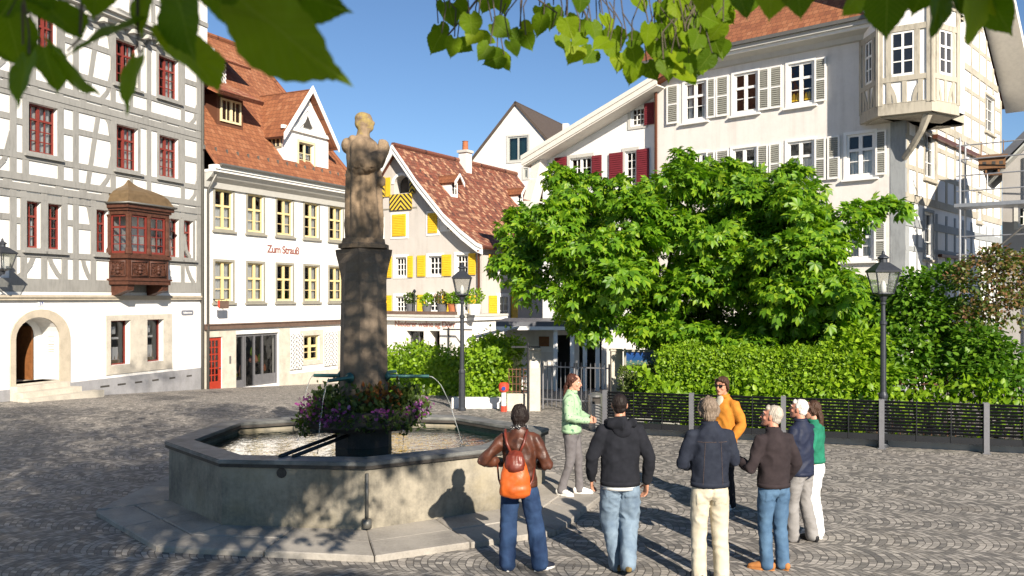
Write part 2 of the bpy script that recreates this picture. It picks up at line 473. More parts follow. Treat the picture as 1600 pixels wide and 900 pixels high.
def mat_water():
    t = NT("fountain_water")
    p = t.pos()
    w1 = t.noise(4.5, 2, 0.5, p, 1.2)
    w2 = t.noise(13, 2, 0.5, p, 0.5)
    t.base((0.010, 0.035, 0.028))
    t.rough(0.04)
    t.b.inputs["IOR"].default_value = 1.9
    t.b.inputs["Specular IOR Level"].default_value = 0.75
    t.b.inputs["Coat Weight"].default_value = 1.0; t.b.inputs["Coat Roughness"].default_value = 0.02
    nb = t.bump(t.math('ADD', w1, t.math('MULTIPLY', w2, 0.35)), 0.26, 0.03)
    t.l(nb, t.b.inputs["Coat Normal"])
    M["fountain_water"] = t.m
    t = NT("water_jet")
    t.base((0.92, 0.96, 1.0)); t.rough(0.05)
    t.b.inputs["Transmission Weight"].default_value = 0.85
    t.b.inputs["IOR"].default_value = 1.33
    M["water_jet"] = t.m
mat_water()

def mat_poster():
    t = NT("poster_blue")
    u, v, _ = t.xyz(t.uv())
    sky = t.ramp(v, [(0.0, (0.03, 0.06, 0.04)), (0.25, (0.05, 0.12, 0.10)), (0.45, (0.01, 0.05, 0.16)), (1.0, (0.012, 0.05, 0.22))])
    n1 = t.noise(9, 3, 0.6, t.mapping(t.uv(), (1, 1, 1)))
    spots = t.math('MULTIPLY', t.math('GREATER_THAN', n1, 0.56), t.math('LESS_THAN', v, 0.42))
    t.base(t.mix(t.math('MULTIPLY', spots, 0.7), sky, (0.40, 0.30, 0.14)))
    t.rough(0.25)
    M["poster_blue"] = t.m
mat_poster()

def mat_cloth(name, c, c2=None, scale=9, rough=0.85, weave=220, spec=0.2, bump=0.25, streak=None):
    t = NT(name)
    p = t.obj()
    n1 = t.noise(scale, 4, 0.6, t.mapping(p, streak) if streak else p)
    n2 = t.noise(weave, 2, 0.5, p)
    c2 = c2 or mul(c, 0.6)
    f = t.math('ADD', t.math('MULTIPLY', n1, 0.8), t.math('MULTIPLY', n2, 0.2))
    t.base(t.ramp(f, [(0.36, c2), (0.62, c)]))
    t.rough(rough); t.b.inputs["Specular IOR Level"].default_value = spec
    t.bump(n2, bump, 0.003)
    M[name] = t.m
    return t
mat_cloth("blue_denim", (0.026, 0.055, 0.125), (0.013, 0.028, 0.072), 6)
mat_cloth("light_denim", (0.20, 0.265, 0.335), (0.11, 0.155, 0.215), 6)
mat_cloth("mid_denim", (0.085, 0.155, 0.25), (0.045, 0.092, 0.165), 6)
mat_cloth("cream_twill", (0.55, 0.50, 0.40), (0.46, 0.41, 0.31), 5)
mat_cloth("grey_twill", (0.27, 0.26, 0.255), (0.20, 0.19, 0.185), 5)
mat_cloth("slate_jeans", (0.155, 0.145, 0.15), (0.11, 0.10, 0.105), 5)
mat_cloth("white_cotton", (0.76, 0.76, 0.74), (0.66, 0.66, 0.65), 5)
mat_cloth("dark_trouser", (0.022, 0.022, 0.026), None, 5)
mat_cloth("brown_leather", (0.095, 0.031, 0.016), (0.040, 0.014, 0.008), 9, 0.46, 90, 0.45, 0.5)
mat_cloth("orange_leather", (0.50, 0.10, 0.014), (0.38, 0.07, 0.010), 8, 0.4, 90, 0.5, 0.3)
mat_cloth("dark_red_leather", (0.16, 0.028, 0.014), (0.09, 0.016, 0.01), 8, 0.4, 90, 0.5, 0.3)
mat_cloth("charcoal_fleece", (0.017, 0.018, 0.024), (0.010, 0.011, 0.015), 8, 0.95)
mat_cloth("navy_denim", (0.022, 0.027, 0.042), (0.012, 0.015, 0.026), 8)
mat_cloth("brown_knit", (0.036, 0.027, 0.029), (0.024, 0.018, 0.020), 8, 0.95)
mat_cloth("navy_shell", (0.020, 0.026, 0.052), (0.012, 0.016, 0.036), 8, 0.6)
mat_cloth("orange_cord", (0.50, 0.20, 0.028), (0.40, 0.15, 0.02), 10)
mat_cloth("green_cotton", (0.02, 0.19, 0.115), None, 10)
mat_cloth("cream_cotton", (0.62, 0.57, 0.47), None, 10)
tt = mat_cloth("scarf_spots", (0.02, 0.02, 0.025), None, 45, 0.85)
tt.base(tt.mix(tt.math('GREATER_THAN', tt.noise(75, 1, 0.5, tt.obj()), 0.60), (0.02, 0.02, 0.025), (0.6, 0.58, 0.55)))
tt = mat_cloth("mint_print", (0.33, 0.47, 0.30), (0.27, 0.41, 0.25), 8)
_n = tt.noise(26, 2, 0.5, tt.obj())
_b = tt.b.inputs["Base Color"].links[0].from_socket
tt.base(tt.mix(tt.math('GREATER_THAN', _n, 0.63), _b, (0.07, 0.17, 0.11)))
mat_cloth("white_leather", (0.74, 0.73, 0.70), (0.66, 0.65, 0.62), 8, 0.5)
mat_cloth("black_shoe", (0.02, 0.02, 0.022), None, 8, 0.5)
mat_cloth("navy_shoe", (0.03, 0.035, 0.055), None, 8, 0.6)
mat_cloth("tan_suede", (0.40, 0.17, 0.055), (0.32, 0.13, 0.04), 8, 0.8)
mat_cloth("yellow_black_shoe", (0.30, 0.20, 0.06), (0.03, 0.028, 0.025), 16, 0.6)
mat_cloth("hair_dark", (0.016, 0.0095, 0.008), (0.008, 0.005, 0.004), 16, 0.62, 200, 0.3, 0.5, (7, 7, 1.0))
mat_cloth("hair_brown", (0.065, 0.032, 0.018), (0.03, 0.015, 0.009), 16, 0.62, 200, 0.3, 0.5, (7, 7, 1.0))
mat_cloth("hair_auburn", (0.075, 0.025, 0.015), (0.035, 0.012, 0.008), 16, 0.62, 200, 0.3, 0.5, (7, 7, 1.0))
mat_cloth("hair_grey_brown", (0.23, 0.175, 0.13), (0.115, 0.085, 0.062), 16, 0.62, 200, 0.3, 0.5, (7, 7, 1.0))
mat_cloth("hair_silver", (0.47, 0.42, 0.36), (0.28, 0.24, 0.20), 16, 0.62, 200, 0.3, 0.5, (7, 7, 1.0))
mat_cloth("hair_white", (0.72, 0.68, 0.63), (0.52, 0.48, 0.44), 16, 0.62, 200, 0.3, 0.5, (7, 7, 1.0))
for _nm, _c in (("skin_fair", (0.56, 0.29, 0.20)), ("skin_tan", (0.50, 0.245, 0.155)), ("skin_ruddy", (0.57, 0.26, 0.175))):
    t = mat_cloth(_nm, _c, mul(_c, 0.86), 14, 0.5, 160, 0.35, 0.08)
    t.b.inputs["Subsurface Weight"].default_value = 0.08
    t.b.inputs["Subsurface Radius"].default_value = (0.02, 0.008, 0.004)
mat_mottled("eye_white", (0.75, 0.73, 0.70), 0.02, 10, 0.25, 0)
mat_mottled("eye_dark", (0.02, 0.014, 0.01), 0.02, 10, 0.2, 0)
mat_mottled("lip", (0.36, 0.10, 0.085), 0.05, 10, 0.45, 0)
mat_mottled("sunglass", (0.01, 0.01, 0.012), 0.05, 10, 0.12, 0, spec=0.6)

# ------------------------------------------------------------------ mesh builder
class MB:
    def __init__(s, mat=None):
        s.v, s.f, s.mi, s.uv, s.mats = [], [], [], {}, []
        s.m = Matrix.Identity(4)
        s.cur = mat
        s.jit = 0
    def at(s, m):
        s.m = m.copy(); return s
    def mat(s, name):
        s.cur = name; return s
    def _mi(s):
        if s.cur not in s.mats: s.mats.append(s.cur)
        return s.mats.index(s.cur)
    def vert(s, p):
        s.v.append(s.m @ Vector(p)); return len(s.v) - 1
    def face(s, idx, uv=None):
        if uv is not None: s.uv[len(s.f)] = uv
        s.f.append(tuple(idx)); s.mi.append(s._mi())
    def poly(s, pts, uv=None):
        s.face([s.vert(p) for p in pts], uv)
    def box(s, a, b):
        (x0, y0, z0), (x1, y1, z1) = a, b
        if x0 > x1: x0, x1 = x1, x0
        if y0 > y1: y0, y1 = y1, y0
        if z0 > z1: z0, z1 = z1, z0
        i = [s.vert(p) for p in ((x0, y0, z0), (x1, y0, z0), (x1, y1, z0), (x0, y1, z0), (x0, y0, z1), (x1, y0, z1), (x1, y1, z1), (x0, y1, z1))]
        for q in ((0, 3, 2, 1), (4, 5, 6, 7), (0, 1, 5, 4), (1, 2, 6, 5), (2, 3, 7, 6), (3, 0, 4, 7)):
            s.face([i[k] for k in q])
    def prism(s, pts, d):
        """Polygon (list of 3D points) swept by vector d."""
        d = Vector(d); n = len(pts)
        a = [s.vert(p) for p in pts]
        b = [s.vert(Vector(p) + d) for p in pts]
        s.face(list(reversed(a))); s.face(b)
        for k in range(n):
            s.face([a[k], a[(k + 1) % n], b[(k + 1) % n], b[k]])
    def beam(s, p, q, w, dep, y0=0.0):
        """A flat timber on a wall (local x,z; outwards is -y), from p to q, width w, standing dep proud."""
        s.jit = (s.jit + 1) % 23
        dep = dep + s.jit * 0.0004
        p, q = Vector((p[0], 0, p[1])), Vector((q[0], 0, q[1]))
        t = (q - p).normalized(); nrm = Vector((-t.z, 0, t.x)) * (w / 2)
        pts = [p + nrm, q + nrm, q - nrm, p - nrm]
        pts = [Vector((a.x, y0 - dep, a.z)) for a in pts]
        s.prism(pts, (0, dep + 0.02, 0))
    def tube(s, path, rad, n=8, cap=True):
        path = [Vector(p) for p in path]
        if not isinstance(rad, (list, tuple)): rad = [rad] * len(path)
        rings, up = [], None
        for i, p in enumerate(path):
            t = (path[min(i + 1, len(path) - 1)] - path[max(i - 1, 0)]).normalized()
            if up is None:
                up = Vector((0, 0, 1)) if abs(t.z) < 0.9 else Vector((1, 0, 0))
            a = t.cross(up).normalized(); b = a.cross(t).normalized(); up = b
            rings.append([s.vert(p + (a * math.cos(2 * math.pi * k / n) + b * math.sin(2 * math.pi * k / n)) * rad[i]) for k in range(n)])
        for r0, r1 in zip(rings, rings[1:]):
            for k in range(n):
                s.face([r0[k], r0[(k + 1) % n], r1[(k + 1) % n], r1[k]])
        if cap:
            s.face(list(reversed(rings[0]))); s.face(rings[-1])
    def lathe(s, prof, c=(0, 0), n=24, phase=0.0, sx=1, sy=1):
        rings = []
        for r, z in prof:
            rings.append([s.vert((c[0] + sx * r * math.cos(phase + 2 * math.pi * k / n), c[1] + sy * r * math.sin(phase + 2 * math.pi * k / n), z)) for k in range(n)])
        for r0, r1 in zip(rings, rings[1:]):
            for k in range(n):
                s.face([r0[k], r0[(k + 1) % n], r1[(k + 1) % n], r1[k]])
        s.face(list(reversed(rings[0]))); s.face(rings[-1])
    def holed(s, outline, holes, y=0.0):
        """Flat wall in local x,z at depth y with holes (lists of (x,z))."""
        loops = [[Vector((a, b, 0)) for a, b in L] for L in [outline] + holes]
        flat = [p for L in loops for p in L]
        ids = [s.vert((p.x, y, p.y)) for p in flat]
        for tri in tessellate_polygon(loops):
            a, b, c = (flat[k] for k in tri)
            if (b - a).cross(c - a).z < 0: tri = (tri[0], tri[2], tri[1])
            s.face([ids[k] for k in tri])
    def reveal(s, hole, y0, y1):
        n = len(hole)
        area = sum(hole[i][0] * hole[(i + 1) % n][1] - hole[(i + 1) % n][0] * hole[i][1] for i in range(n))
        H = hole if area > 0 else list(reversed(hole))
        for i in range(n):
            a, b = H[i], H[(i + 1) % n]
            s.poly([(a[0], y0, a[1]), (b[0], y0, b[1]), (b[0], y1, b[1]), (a[0], y1, a[1])])
    def slab(s, p, th=0.14, uvo=(0, 0)):
        """Roof plane: p = eave-left, eave-right, ridge-right(, ridge-left); UV in metres on the slope."""
        p = [Vector(a) for a in p]
        ux = (p[1] - p[0]).normalized()
        nr = ux.cross(p[-1] - p[0]).normalized()
        if (s.m.to_3x3() @ nr).z < 0: nr = -nr
        vy = nr.cross(ux)
        if vy.dot(p[-1] - p[0]) < 0: vy = -vy
        uv = [((a - p[0]).dot(ux) + uvo[0], (a - p[0]).dot(vy) + uvo[1]) for a in p]
        s.poly(p, uv)
        q = [a - nr * th for a in p]
        old = s.cur
        s.poly(list(reversed(q)))
        n = len(p)
        for k in range(n):
            s.poly([q[k], q[(k + 1) % n], p[(k + 1) % n], p[k]])
        s.cur = old
    def build(s, name, parent=None, smooth=False, recalc=True):
        me = bpy.data.meshes.new(name)
        me.from_pydata([tuple(v) for v in s.v], [], s.f)
        for m in s.mats: me.materials.append(M[m])
        me.polygons.foreach_set("material_index", s.mi)
        if s.uv:
            lay = me.uv_layers.new(name="UVMap")
            for fi, uv in s.uv.items():
                ls = me.polygons[fi].loop_start
                for k, c in enumerate(uv): lay.data[ls + k].uv = c
        if recalc:
            bm = bmesh.new(); bm.from_mesh(me)
            bmesh.ops.remove_doubles(bm, verts=bm.verts, dist=1e-5) if smooth else None
            bmesh.ops.recalc_face_normals(bm, faces=bm.faces)
            bm.to_mesh(me); bm.free()
        if smooth:
            me.polygons.foreach_set("use_smooth", [True] * len(me.polygons))
        me.update()
        o = bpy.data.objects.new(name, me)
        COL.objects.link(o)
        if parent: o.parent = parent
        return o

def tag(o, label=None, cat=None, group=None, kind=None):
    if label: o["label"] = label
    if cat: o["category"] = cat
    if group: o["group"] = group
    if kind: o["kind"] = kind
    return o

def thing(name, loc, label, cat, group=None, rz=0.0, mat=None):
    o = bpy.data.objects.new(name, None)
    o.empty_display_size = 0.3
    COL.objects.link(o)
    if mat is not None: o.matrix_world = mat
    else:
        o.location = loc or (0, 0, 0); o.rotation_euler = (0, 0, rz)
    return tag(o, label, cat, group)

def kids(o): return [c for c in COL.objects if c.parent == o]
def copy_tree(o, parent=None):
    c = o.copy(); COL.objects.link(c)
    if parent is not None: c.parent = parent
    for ch in kids(o): copy_tree(ch, c)
    return c

# picture point -> ground / depth, used only to measure where real things stand
def at_depth(px, py, d): return Vector(((px - 800) / FPX * d, d, HC - (py - YH) / FPX * d))
def gz(y):
    t = max(0.0, min(y, 52) - 22.5)
    return -0.065 * t * t / (t + 1.2) if t > 0 else 0.0

class Facade:
    """A wall frame: local x runs to the right along the wall, y into the house, z up."""
    def __init__(s, p0, u, house=None):
        s.p0 = Vector((p0[0], p0[1])); s.u = Vector(u).normalized()
        s.inn = Vector((-s.u.y, s.u.x))
        s.holes = []
        s.world = Matrix(((s.u.x, s.inn.x, 0, s.p0.x), (s.u.y, s.inn.y, 0, s.p0.y), (0, 0, 1, 0), (0, 0, 0, 1)))
        s.rel = Matrix.Identity(4) if house is None else house.world.inverted() @ s.world
    def sd(s, px, off=0.0):
        r = (px - 800) / FPX
        p = s.p0 + s.inn * off
        t = (r * p.y - p.x) / (s.u.x - r * s.u.y)
        return t, p.y + s.u.y * t
    def s(s, px, off=0.0): return s.sd(px, off)[0]
    def sz(s, px, py, off=0.0):
        t, d = s.sd(px, off)
        return t, HC + (YH - py) / FPX * d
# ================================================================== GROUND
def build_ground():
    xs = [-400, -200, -100, -60] + list(np.arange(-40, 41, 2.0)) + [60, 100, 200, 400]
    ys = [-300, -120, -60, -30] + list(np.arange(-20, 62, 1.0)) + [80, 120, 200, 500]
    mb = MB("cobbles")
    ids = [[mb.vert((x, y, gz(y))) for x in xs] for y in ys]
    for j in range(len(ys) - 1):
        for i in range(len(xs) - 1):
            mb.face((ids[j][i], ids[j][i + 1], ids[j + 1][i + 1], ids[j + 1][i]))
    tag(mb.build("ground", recalc=False), kind="structure")
build_ground()

# ================================================================== WALL HELPERS
def rect(s0, s1, z0, z1): return [(s0, z0), (s1, z0), (s1, z1), (s0, z1)]
def arch(s0, s1, z0, zs, z1, n=12):
    """Doorway outline: jambs to zs, elliptical head to z1."""
    c, r, h = (s0 + s1) / 2, (s1 - s0) / 2, z1 - zs
    return [(s0, z0), (s1, z0)] + [(c + r * math.cos(math.pi * k / n), zs + h * math.sin(math.pi * k / n)) for k in range(n + 1)]

def curtain_sheet(mb, s0, s1, z0, z1, y, waves=5, amp=0.025):
    n = max(6, waves * 6)
    top = [mb.vert((s0 + (s1 - s0) * k / n, y + amp * math.sin(k / n * waves * 2 * math.pi), z1)) for k in range(n + 1)]
    bot = [mb.vert((s0 + (s1 - s0) * k / n, y + 1.3 * amp * math.sin(k / n * waves * 2 * math.pi + 0.4), z0)) for k in range(n + 1)]
    for k in range(n): mb.face((bot[k], bot[k + 1], top[k + 1], top[k]))

def shutter(parent, fac, s0, s1, z0, z1, mat, kind="louvre", y=-0.035, name="shutter", tilt=0.0):
    mb = MB("white_paint" if kind == "louvre" else mat).at(fac.rel)
    w, th = 0.055, 0.018
    if tilt:
        ang = tilt
        hinge = s0 if tilt > 0 else s1
        mb.m = fac.rel @ Matrix.Translation((hinge, y, 0)) @ Matrix.Rotation(-ang, 4, 'Z') @ Matrix.Translation((-hinge, -y, 0))
    if kind == "louvre":
        mb.box((s0, y - th, z0), (s0 + w, y + th, z1)); mb.box((s1 - w, y - th, z0), (s1, y + th, z1))
        zm = (z0 + z1) / 2
        for a, b in ((z0, z0 + w * 1.3), (zm - w / 2, zm + w / 2), (z1 - w, z1)):
            mb.box((s0 + w, y - th * 0.9, a), (s1 - w, y + th * 0.9, b))
        n = max(6, int((z1 - z0) / 0.075)); mb.mat(mat)
        for k in range(n):
            zc = z0 + w + (z1 - z0 - 2 * w) * (k + 0.5) / n
            mb.poly([(s0 + w, y - th, zc - 0.03), (s1 - w, y - th, zc - 0.03), (s1 - w, y + th, zc + 0.028), (s0 + w, y + th, zc + 0.028)])
    elif kind == "board":
        mb.box((s0, y - th, z0), (s1, y + th, z1))
        n = max(5, int((z1 - z0) / 0.09))
        for k in range(n):
            zc = z0 + 0.05 + (z1 - z0 - 0.1) * (k + 0.5) / n
            mb.prism([(s0 + 0.05, y - th, zc - 0.03), (s0 + 0.05, y - th - 0.018, zc - 0.028), (s0 + 0.05, y - th, zc + 0.03)], (s1 - s0 - 0.1, 0, 0))
    else:                                              # painted with chevrons: UV metres from the middle
        mb.box((s0, y - th, z0), (s1, y + th, z1))
        c = (s0 + s1) / 2
        mb.poly([(s0, y - th - 0.004, z0), (s1, y - th - 0.004, z0), (s1, y - th - 0.004, z1), (s0, y - th - 0.004, z1)],
                [(s0 - c, 0), (s1 - c, 0), (s1 - c, z1 - z0), (s0 - c, z1 - z0)])
    return mb.build(name, parent)

def window(house, fac, s0, s1, z0, z1, frame="white_paint", vb=(0.5,), hb=(0.33, 0.66), mull=(), transom=(), recess=0.16,
           surround=None, sill=None, curtain=None, hole=True, fw=0.055, bar=0.028, name="window", y0=0.0, lining=None, goods=False):
    """Opening with surround (the window's own mesh) and sash, pane, sill, curtain as its pieces. Fractions run from left / bottom."""
    if hole: fac.holes.append((rect(s0, s1, z0, z1), recess + 0.03))
    mb = MB(surround[1] if surround else frame).at(fac.rel)
    if surround:
        w, m, pr = surround
        e = 0.002
        mb.box((s0 - w, y0 - pr, z0 - w * 0.8), (s0 - e, y0 + 0.004, z1 + w)); mb.box((s1 + e, y0 - pr, z0 - w * 0.8), (s1 + w, y0 + 0.004, z1 + w))
        mb.box((s0 - e, y0 - pr - 0.002, z1 + e), (s1 + e, y0 + 0.004, z1 + w + 0.002)); mb.box((s0 - e, y0 - pr - 0.002, z0 - w * 0.8), (s1 + e, y0 + 0.004, z0 - e))
        mb.mat(frame)
    r = y0 + recess
    mb.box((s0, r - 0.035, z0), (s0 + fw, r + 0.03, z1)); mb.box((s1 - fw, r - 0.035, z0), (s1, r + 0.03, z1))
    mb.box((s0 + fw, r - 0.033, z1 - fw), (s1 - fw, r + 0.028, z1)); mb.box((s0 + fw, r - 0.033, z0), (s1 - fw, r + 0.028, z0 + fw * 1.1))
    W = mb.build(name, house)
    sa = MB(frame).at(fac.rel)
    a0, a1, b0, b1 = s0 + fw, s1 - fw, z0 + fw, z1 - fw
    for k, f in enumerate(mull): sa.box((a0 + (a1 - a0) * f - fw * 0.8, r - 0.045 - k * 0.001, b0), (a0 + (a1 - a0) * f + fw * 0.8, r + 0.026, b1))
    for k, f in enumerate(transom): sa.box((a0, r - 0.040 - k * 0.001, b0 + (b1 - b0) * f - fw * 0.6), (a1, r + 0.024, b0 + (b1 - b0) * f + fw * 0.6))
    for k, f in enumerate(vb): sa.box((a0 + (a1 - a0) * f - bar / 2, r - 0.022 - k * 0.0007, b0), (a0 + (a1 - a0) * f + bar / 2, r + 0.020, b1))
    for k, f in enumerate(hb): sa.box((a0, r - 0.018 - k * 0.0007, b0 + (b1 - b0) * f - bar / 2), (a1, r + 0.016, b0 + (b1 - b0) * f + bar / 2))
    if sa.f: sa.build("sash", W)
    pa = MB("window_glass").at(fac.rel)
    pa.poly([(a0, r + 0.008, b0), (a1, r + 0.008, b0), (a1, r + 0.008, b1), (a0, r + 0.008, b1)])
    pa.build("pane", W, recalc=False)
    if sill:
        m, ov = sill
        sl = MB(m).at(fac.rel)
        w = surround[0] if surround else 0.03
        base = z0 - (w * 0.8 + 0.004 if surround else 0)
        sl.box((s0 - w - 0.05, y0 - ov, base - 0.07), (s1 + w + 0.05, y0 + 0.004, base))
        sl.build("sill", W)
    if curtain:
        cu = MB("curtain_cloth").at(fac.rel)
        yc = r + 0.09
        if curtain == "full": curtain_sheet(cu, a0, a1, b0, b1, yc, 6)
        elif curtain == "half": curtain_sheet(cu, a0, a1, b0, b0 + (b1 - b0) * 0.62, yc, 6)
        elif curtain == "right": curtain_sheet(cu, a0 + (a1 - a0) * 0.55, a1, b0, b1, yc, 4)
        elif curtain == "sides":
            curtain_sheet(cu, a0, a0 + (a1 - a0) * 0.24, b0, b1, yc, 2); curtain_sheet(cu, a1 - (a1 - a0) * 0.24, a1, b0, b1, yc + 0.01, 2)
        elif curtain == "top": curtain_sheet(cu, a0, a1, b0 + (b1 - b0) * 0.55, b1, yc, 5)
        cu.build("curtain", W, smooth=True, recalc=False)
    return W

def wall(house, fac, outline, mat, name="wall", y=0.0, reveal_mat=None):
    mb = MB(mat).at(fac.rel)
    mb.holed(outline, [h for h, _ in fac.holes], y)
    for h, d in fac.holes:
        if reveal_mat: mb.mat(reveal_mat)
        mb.reveal(h, y, y + d)
    return mb.build(name, house, recalc=False)

def lettering(body, size, mat, parent, mtx, name="lettering", extrude=0.004, align='CENTER', space=1.0, shear=0.0):
    cu = bpy.data.curves.new(name, 'FONT')
    cu.body = body; cu.size = size; cu.extrude = extrude; cu.align_x = align; cu.space_character = space; cu.shear = shear
    cu.offset = size * 0.022; cu.materials.append(M[mat])
    t = bpy.data.objects.new(name, cu); COL.objects.link(t)
    dg = bpy.context.evaluated_depsgraph_get()
    me = bpy.data.meshes.new_from_object(t.evaluated_get(dg))
    bpy.data.objects.remove(t); bpy.data.curves.remove(cu)
    me.name = name
    if not me.materials: me.materials.append(M[mat])
    o = bpy.data.objects.new(name, me); COL.objects.link(o)
    if parent is not None: o.parent = parent
    o.matrix_local = mtx
    return o
def face_text(x, y, z):          # local frame of text standing on a wall, reading along x, facing -y
    return Matrix.Translation((x, y, z)) @ Matrix.Rotation(R(90), 4, 'X')

def house_root(name, fac, label, cat="house"):
    return thing(name, None, label, cat, mat=fac.world)

def downpipe(parent, path, r, mat, rel=None):
    mb = MB(mat)
    if rel is not None: mb.at(rel)
    mb.tube(path, r, 8)
    return mb.build("downpipe", parent, smooth=True)

# ================================================================== HALF-TIMBERED HOUSE, LEFT
def house_a():
    F = Facade((-13.7, 23.4), (0.326, 0.945))
    H = house_root("timber_framed_house", F, "tall half-timbered house of grey beams with red windows and a carved brown oriel")
    S = F.s
    sE = S(313)
    sL = -7.0
    red = dict(frame="red_paint", surround=(0.10, "timber_grey", 0.035), sill=("timber_grey", 0.13))
    rows = {0: (4.16, 5.45), 1: (6.84, 8.20), 2: (9.52, 10.88)}
    spans = {0: [], 1: [], 2: []}
    def w(row, p0, p1, **k):
        a, b = S(p0), S(p1)
        spans[row].append((a - 0.1, b + 0.1))
        kk = dict(red); kk.update(k)
        return window(H, F, a, b, *rows[row], **kk)
    one = dict(vb=(0.5,), hb=(0.23, 0.46), transom=(0.70,), fw=0.05)
    two = dict(vb=(0.2, 0.73), hb=(0.23, 0.46), transom=(0.70,), mull=(0.46,), fw=0.05)
    w(0, 40, 63, curtain="half", **one); w(0, 74, 96, **one)
    w(0, -60, -30, curtain="half", **two)
    w(1, 43, 89, curtain="full", **two); w(1, -70, -25, **two)
    w(1, 181, 215, curtain="right", **two); w(1, 248, 278, curtain="full", **two)
    w(2, 58, 88, curtain="half", **two); w(2, 180, 215, curtain="sides", **two); w(2, 247, 278, curtain="right", **two)
    w(2, -50, -15, **two)
    w(0, 149.5, 168, **one); w(0, 265, 279, curtain="half", **one); w(0, 286.5, 301, curtain="full", **one)
    # ground-floor shop windows in one stone panel
    g0, g1 = S(165), S(268)
    for a, b in ((172, 203), (229, 255)):
        W = window(H, F, S(a), S(b), 0.66, 2.05, frame="red_paint", vb=(), hb=(), recess=0.22, fw=0.035, name="shop_window", curtain=None)
        st = MB("goods_mixed").at(F.rel)
        c, hw = (S(a) + S(b)) / 2, (S(b) - S(a)) / 2
        st.box((c - hw * .8, 0.32, 0.66), (c + hw * .8, 0.6, 0.80))
        for k in range(5):
            st.lathe([(0.02, 0.8), (0.07, 0.82), (0.06, 0.95 + 0.05 * (k % 3)), (0.02, 1.0 + 0.06 * (k % 3))], (c - hw * .7 + hw * .35 * k, 0.42), 8)
        st.mat("sign_white").box((c - hw * .3, 0.33, 1.62), (c + hw * .35, 0.34, 1.85)); st.box((c - hw * .8, 0.34, 1.45), (c + hw * .7, 0.35, 1.52)); st.box((c - hw * .1, 0.36, 0.8), (c + hw * .7, 0.38, 1.2))
        st.build("window_display", W)
    stn = MB("pale_stone").at(F.rel)
    stn.holed(rect(g0, g1, 0.38, 2.22), [rect(S(172), S(203), 0.66, 2.05), rect(S(229), S(255), 0.66, 2.05)], -0.035)
    L = rect(g0, g1, 0.38, 2.22)
    stn.reveal(L, -0.035, 0.002)
    for a, b in ((172, 203), (229, 255)): stn.reveal(rect(S(a), S(b), 0.66, 2.05), -0.035, -0.001)
    stn.build("stone_surround", H, recalc=False)
    # arched doorway with its deep porch
    d0, d1, dz, ds, dt = S(23), S(92), 0.40, 1.62, 2.22
    hole = arch(d0, d1, dz, ds, dt)
    F.holes.append((hole, 0.62))
    wall(H, F, rect(sL, sE, -2.5, 13.6), "white_plaster")
    ar = MB("sandstone").at(F.rel)
    o0, o1 = S(14.5), S(108)
    outer = arch(o0, o1, 0.29, ds, dt + 0.22)
    inner = arch(d0, d1, 0.30, ds, dt)
    n = len(outer)
    for k in range(n - 1):
        if k == 0: continue
        a, b, c, d = outer[k], outer[k + 1], inner[k + 1], inner[k]
        ar.prism([(a[0], -0.05, a[1]), (b[0], -0.05, b[1]), (c[0], -0.05, c[1]), (d[0], -0.05, d[1])], (0, 0.053, 0))
    a, d = outer[0], inner[0]; b, c = outer[-1], inner[-1]
    ar.prism([(a[0], -0.05, a[1]), (d[0], -0.05, d[1]), (c[0], -0.05, c[1]), (b[0], -0.05, b[1])], (0, 0.053, 0))
    ar.build("door_arch", H)
    # porch back wall, open brown door
    bk = MB("white_plaster").at(F.rel)
    q0, q1 = d0 + (d1 - d0) * 0.10, d0 + (d1 - d0) * 0.80
    bk.holed(rect(d0 - 0.2, d1 + 0.2, 0.2, 2.6), [arch(q0, q1, dz, 1.7, 2.12)], 0.62)
    bk.mat("pale_stone").box((d0 - 0.1, -0.02, dz - 0.3), (d1 + 0.1, 1.6, dz))
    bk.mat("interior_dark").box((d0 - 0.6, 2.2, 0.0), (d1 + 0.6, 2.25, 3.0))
    bk.build("porch", H, recalc=False)
    dl = MB("brown_door_wood").at(F.rel)
    dw = q1 - q0
    dl.box((q0, 0.655, dz + .01), (q0 + dw * 0.42, 0.70, 2.0))
    for zz in (0.55, 1.05, 1.55): dl.box((q0 + 0.07, 0.645, zz), (q0 + dw * .42 - 0.07, 0.656, zz + 0.36))
    dl.box((q1 - 0.05, 0.64, dz + .01), (q1 - 0.005, 1.25, 1.95))
    D = dl.build("front_door", H)
    hb = MB("black_iron").at(F.rel); hb.tube([(q0 + dw * .36, 0.645, 1.35), (q0 + dw * .36, 0.60, 1.35), (q0 + dw * .30, 0.60, 1.35)], 0.012, 6); hb.build("handle", D)
    stp = MB("pale_stone").at(F.rel)
    for k in range(3):
        stp.box((S(14) - 0.12 * k, -0.30 - 0.33 * k, -1.0), (S(97) + 0.10 * k + (0.4 if k == 2 else 0), 0.01 - 0.30 * k + (0 if k else 0), 0.40 - 0.145 * (k + 1) + 0.1))
    stp.build("doorstep", H)
    no = MB("sign_white").at(F.rel)
    nx = S(91, 0.0)
    pq = MB("sign_white"); 
    # notice on the porch side wall
    no.m = F.rel
    no.box((d1 - 0.012, 0.10, 1.05), (d1 - 0.003, 0.45, 1.75))
    no.mat("surround_grey")
    for zz in (1.62, 1.50, 1.40, 1.33, 1.26, 1.19): no.box((d1 - 0.015, 0.16, zz), (d1 - 0.011, 0.39, zz + 0.025))
    no.build("notice_plate", H)
    # plinth with vent slots, stone band, street level
    pl = MB("plinth_plaster").at(F.rel)
    for a, b in ((sL, o0 - 0.003), (o1 + 0.003, sE)):
        pl.box((a, -0.045, -2.5), (b, 0.004, 0.28))
    pl.mat("interior_dark")
    for k in range(6):
        x = S(155 + 27 * k); pl.box((x, -0.05, 0.02), (x + 0.36 - 0.02 * k, -0.044, 0.075))
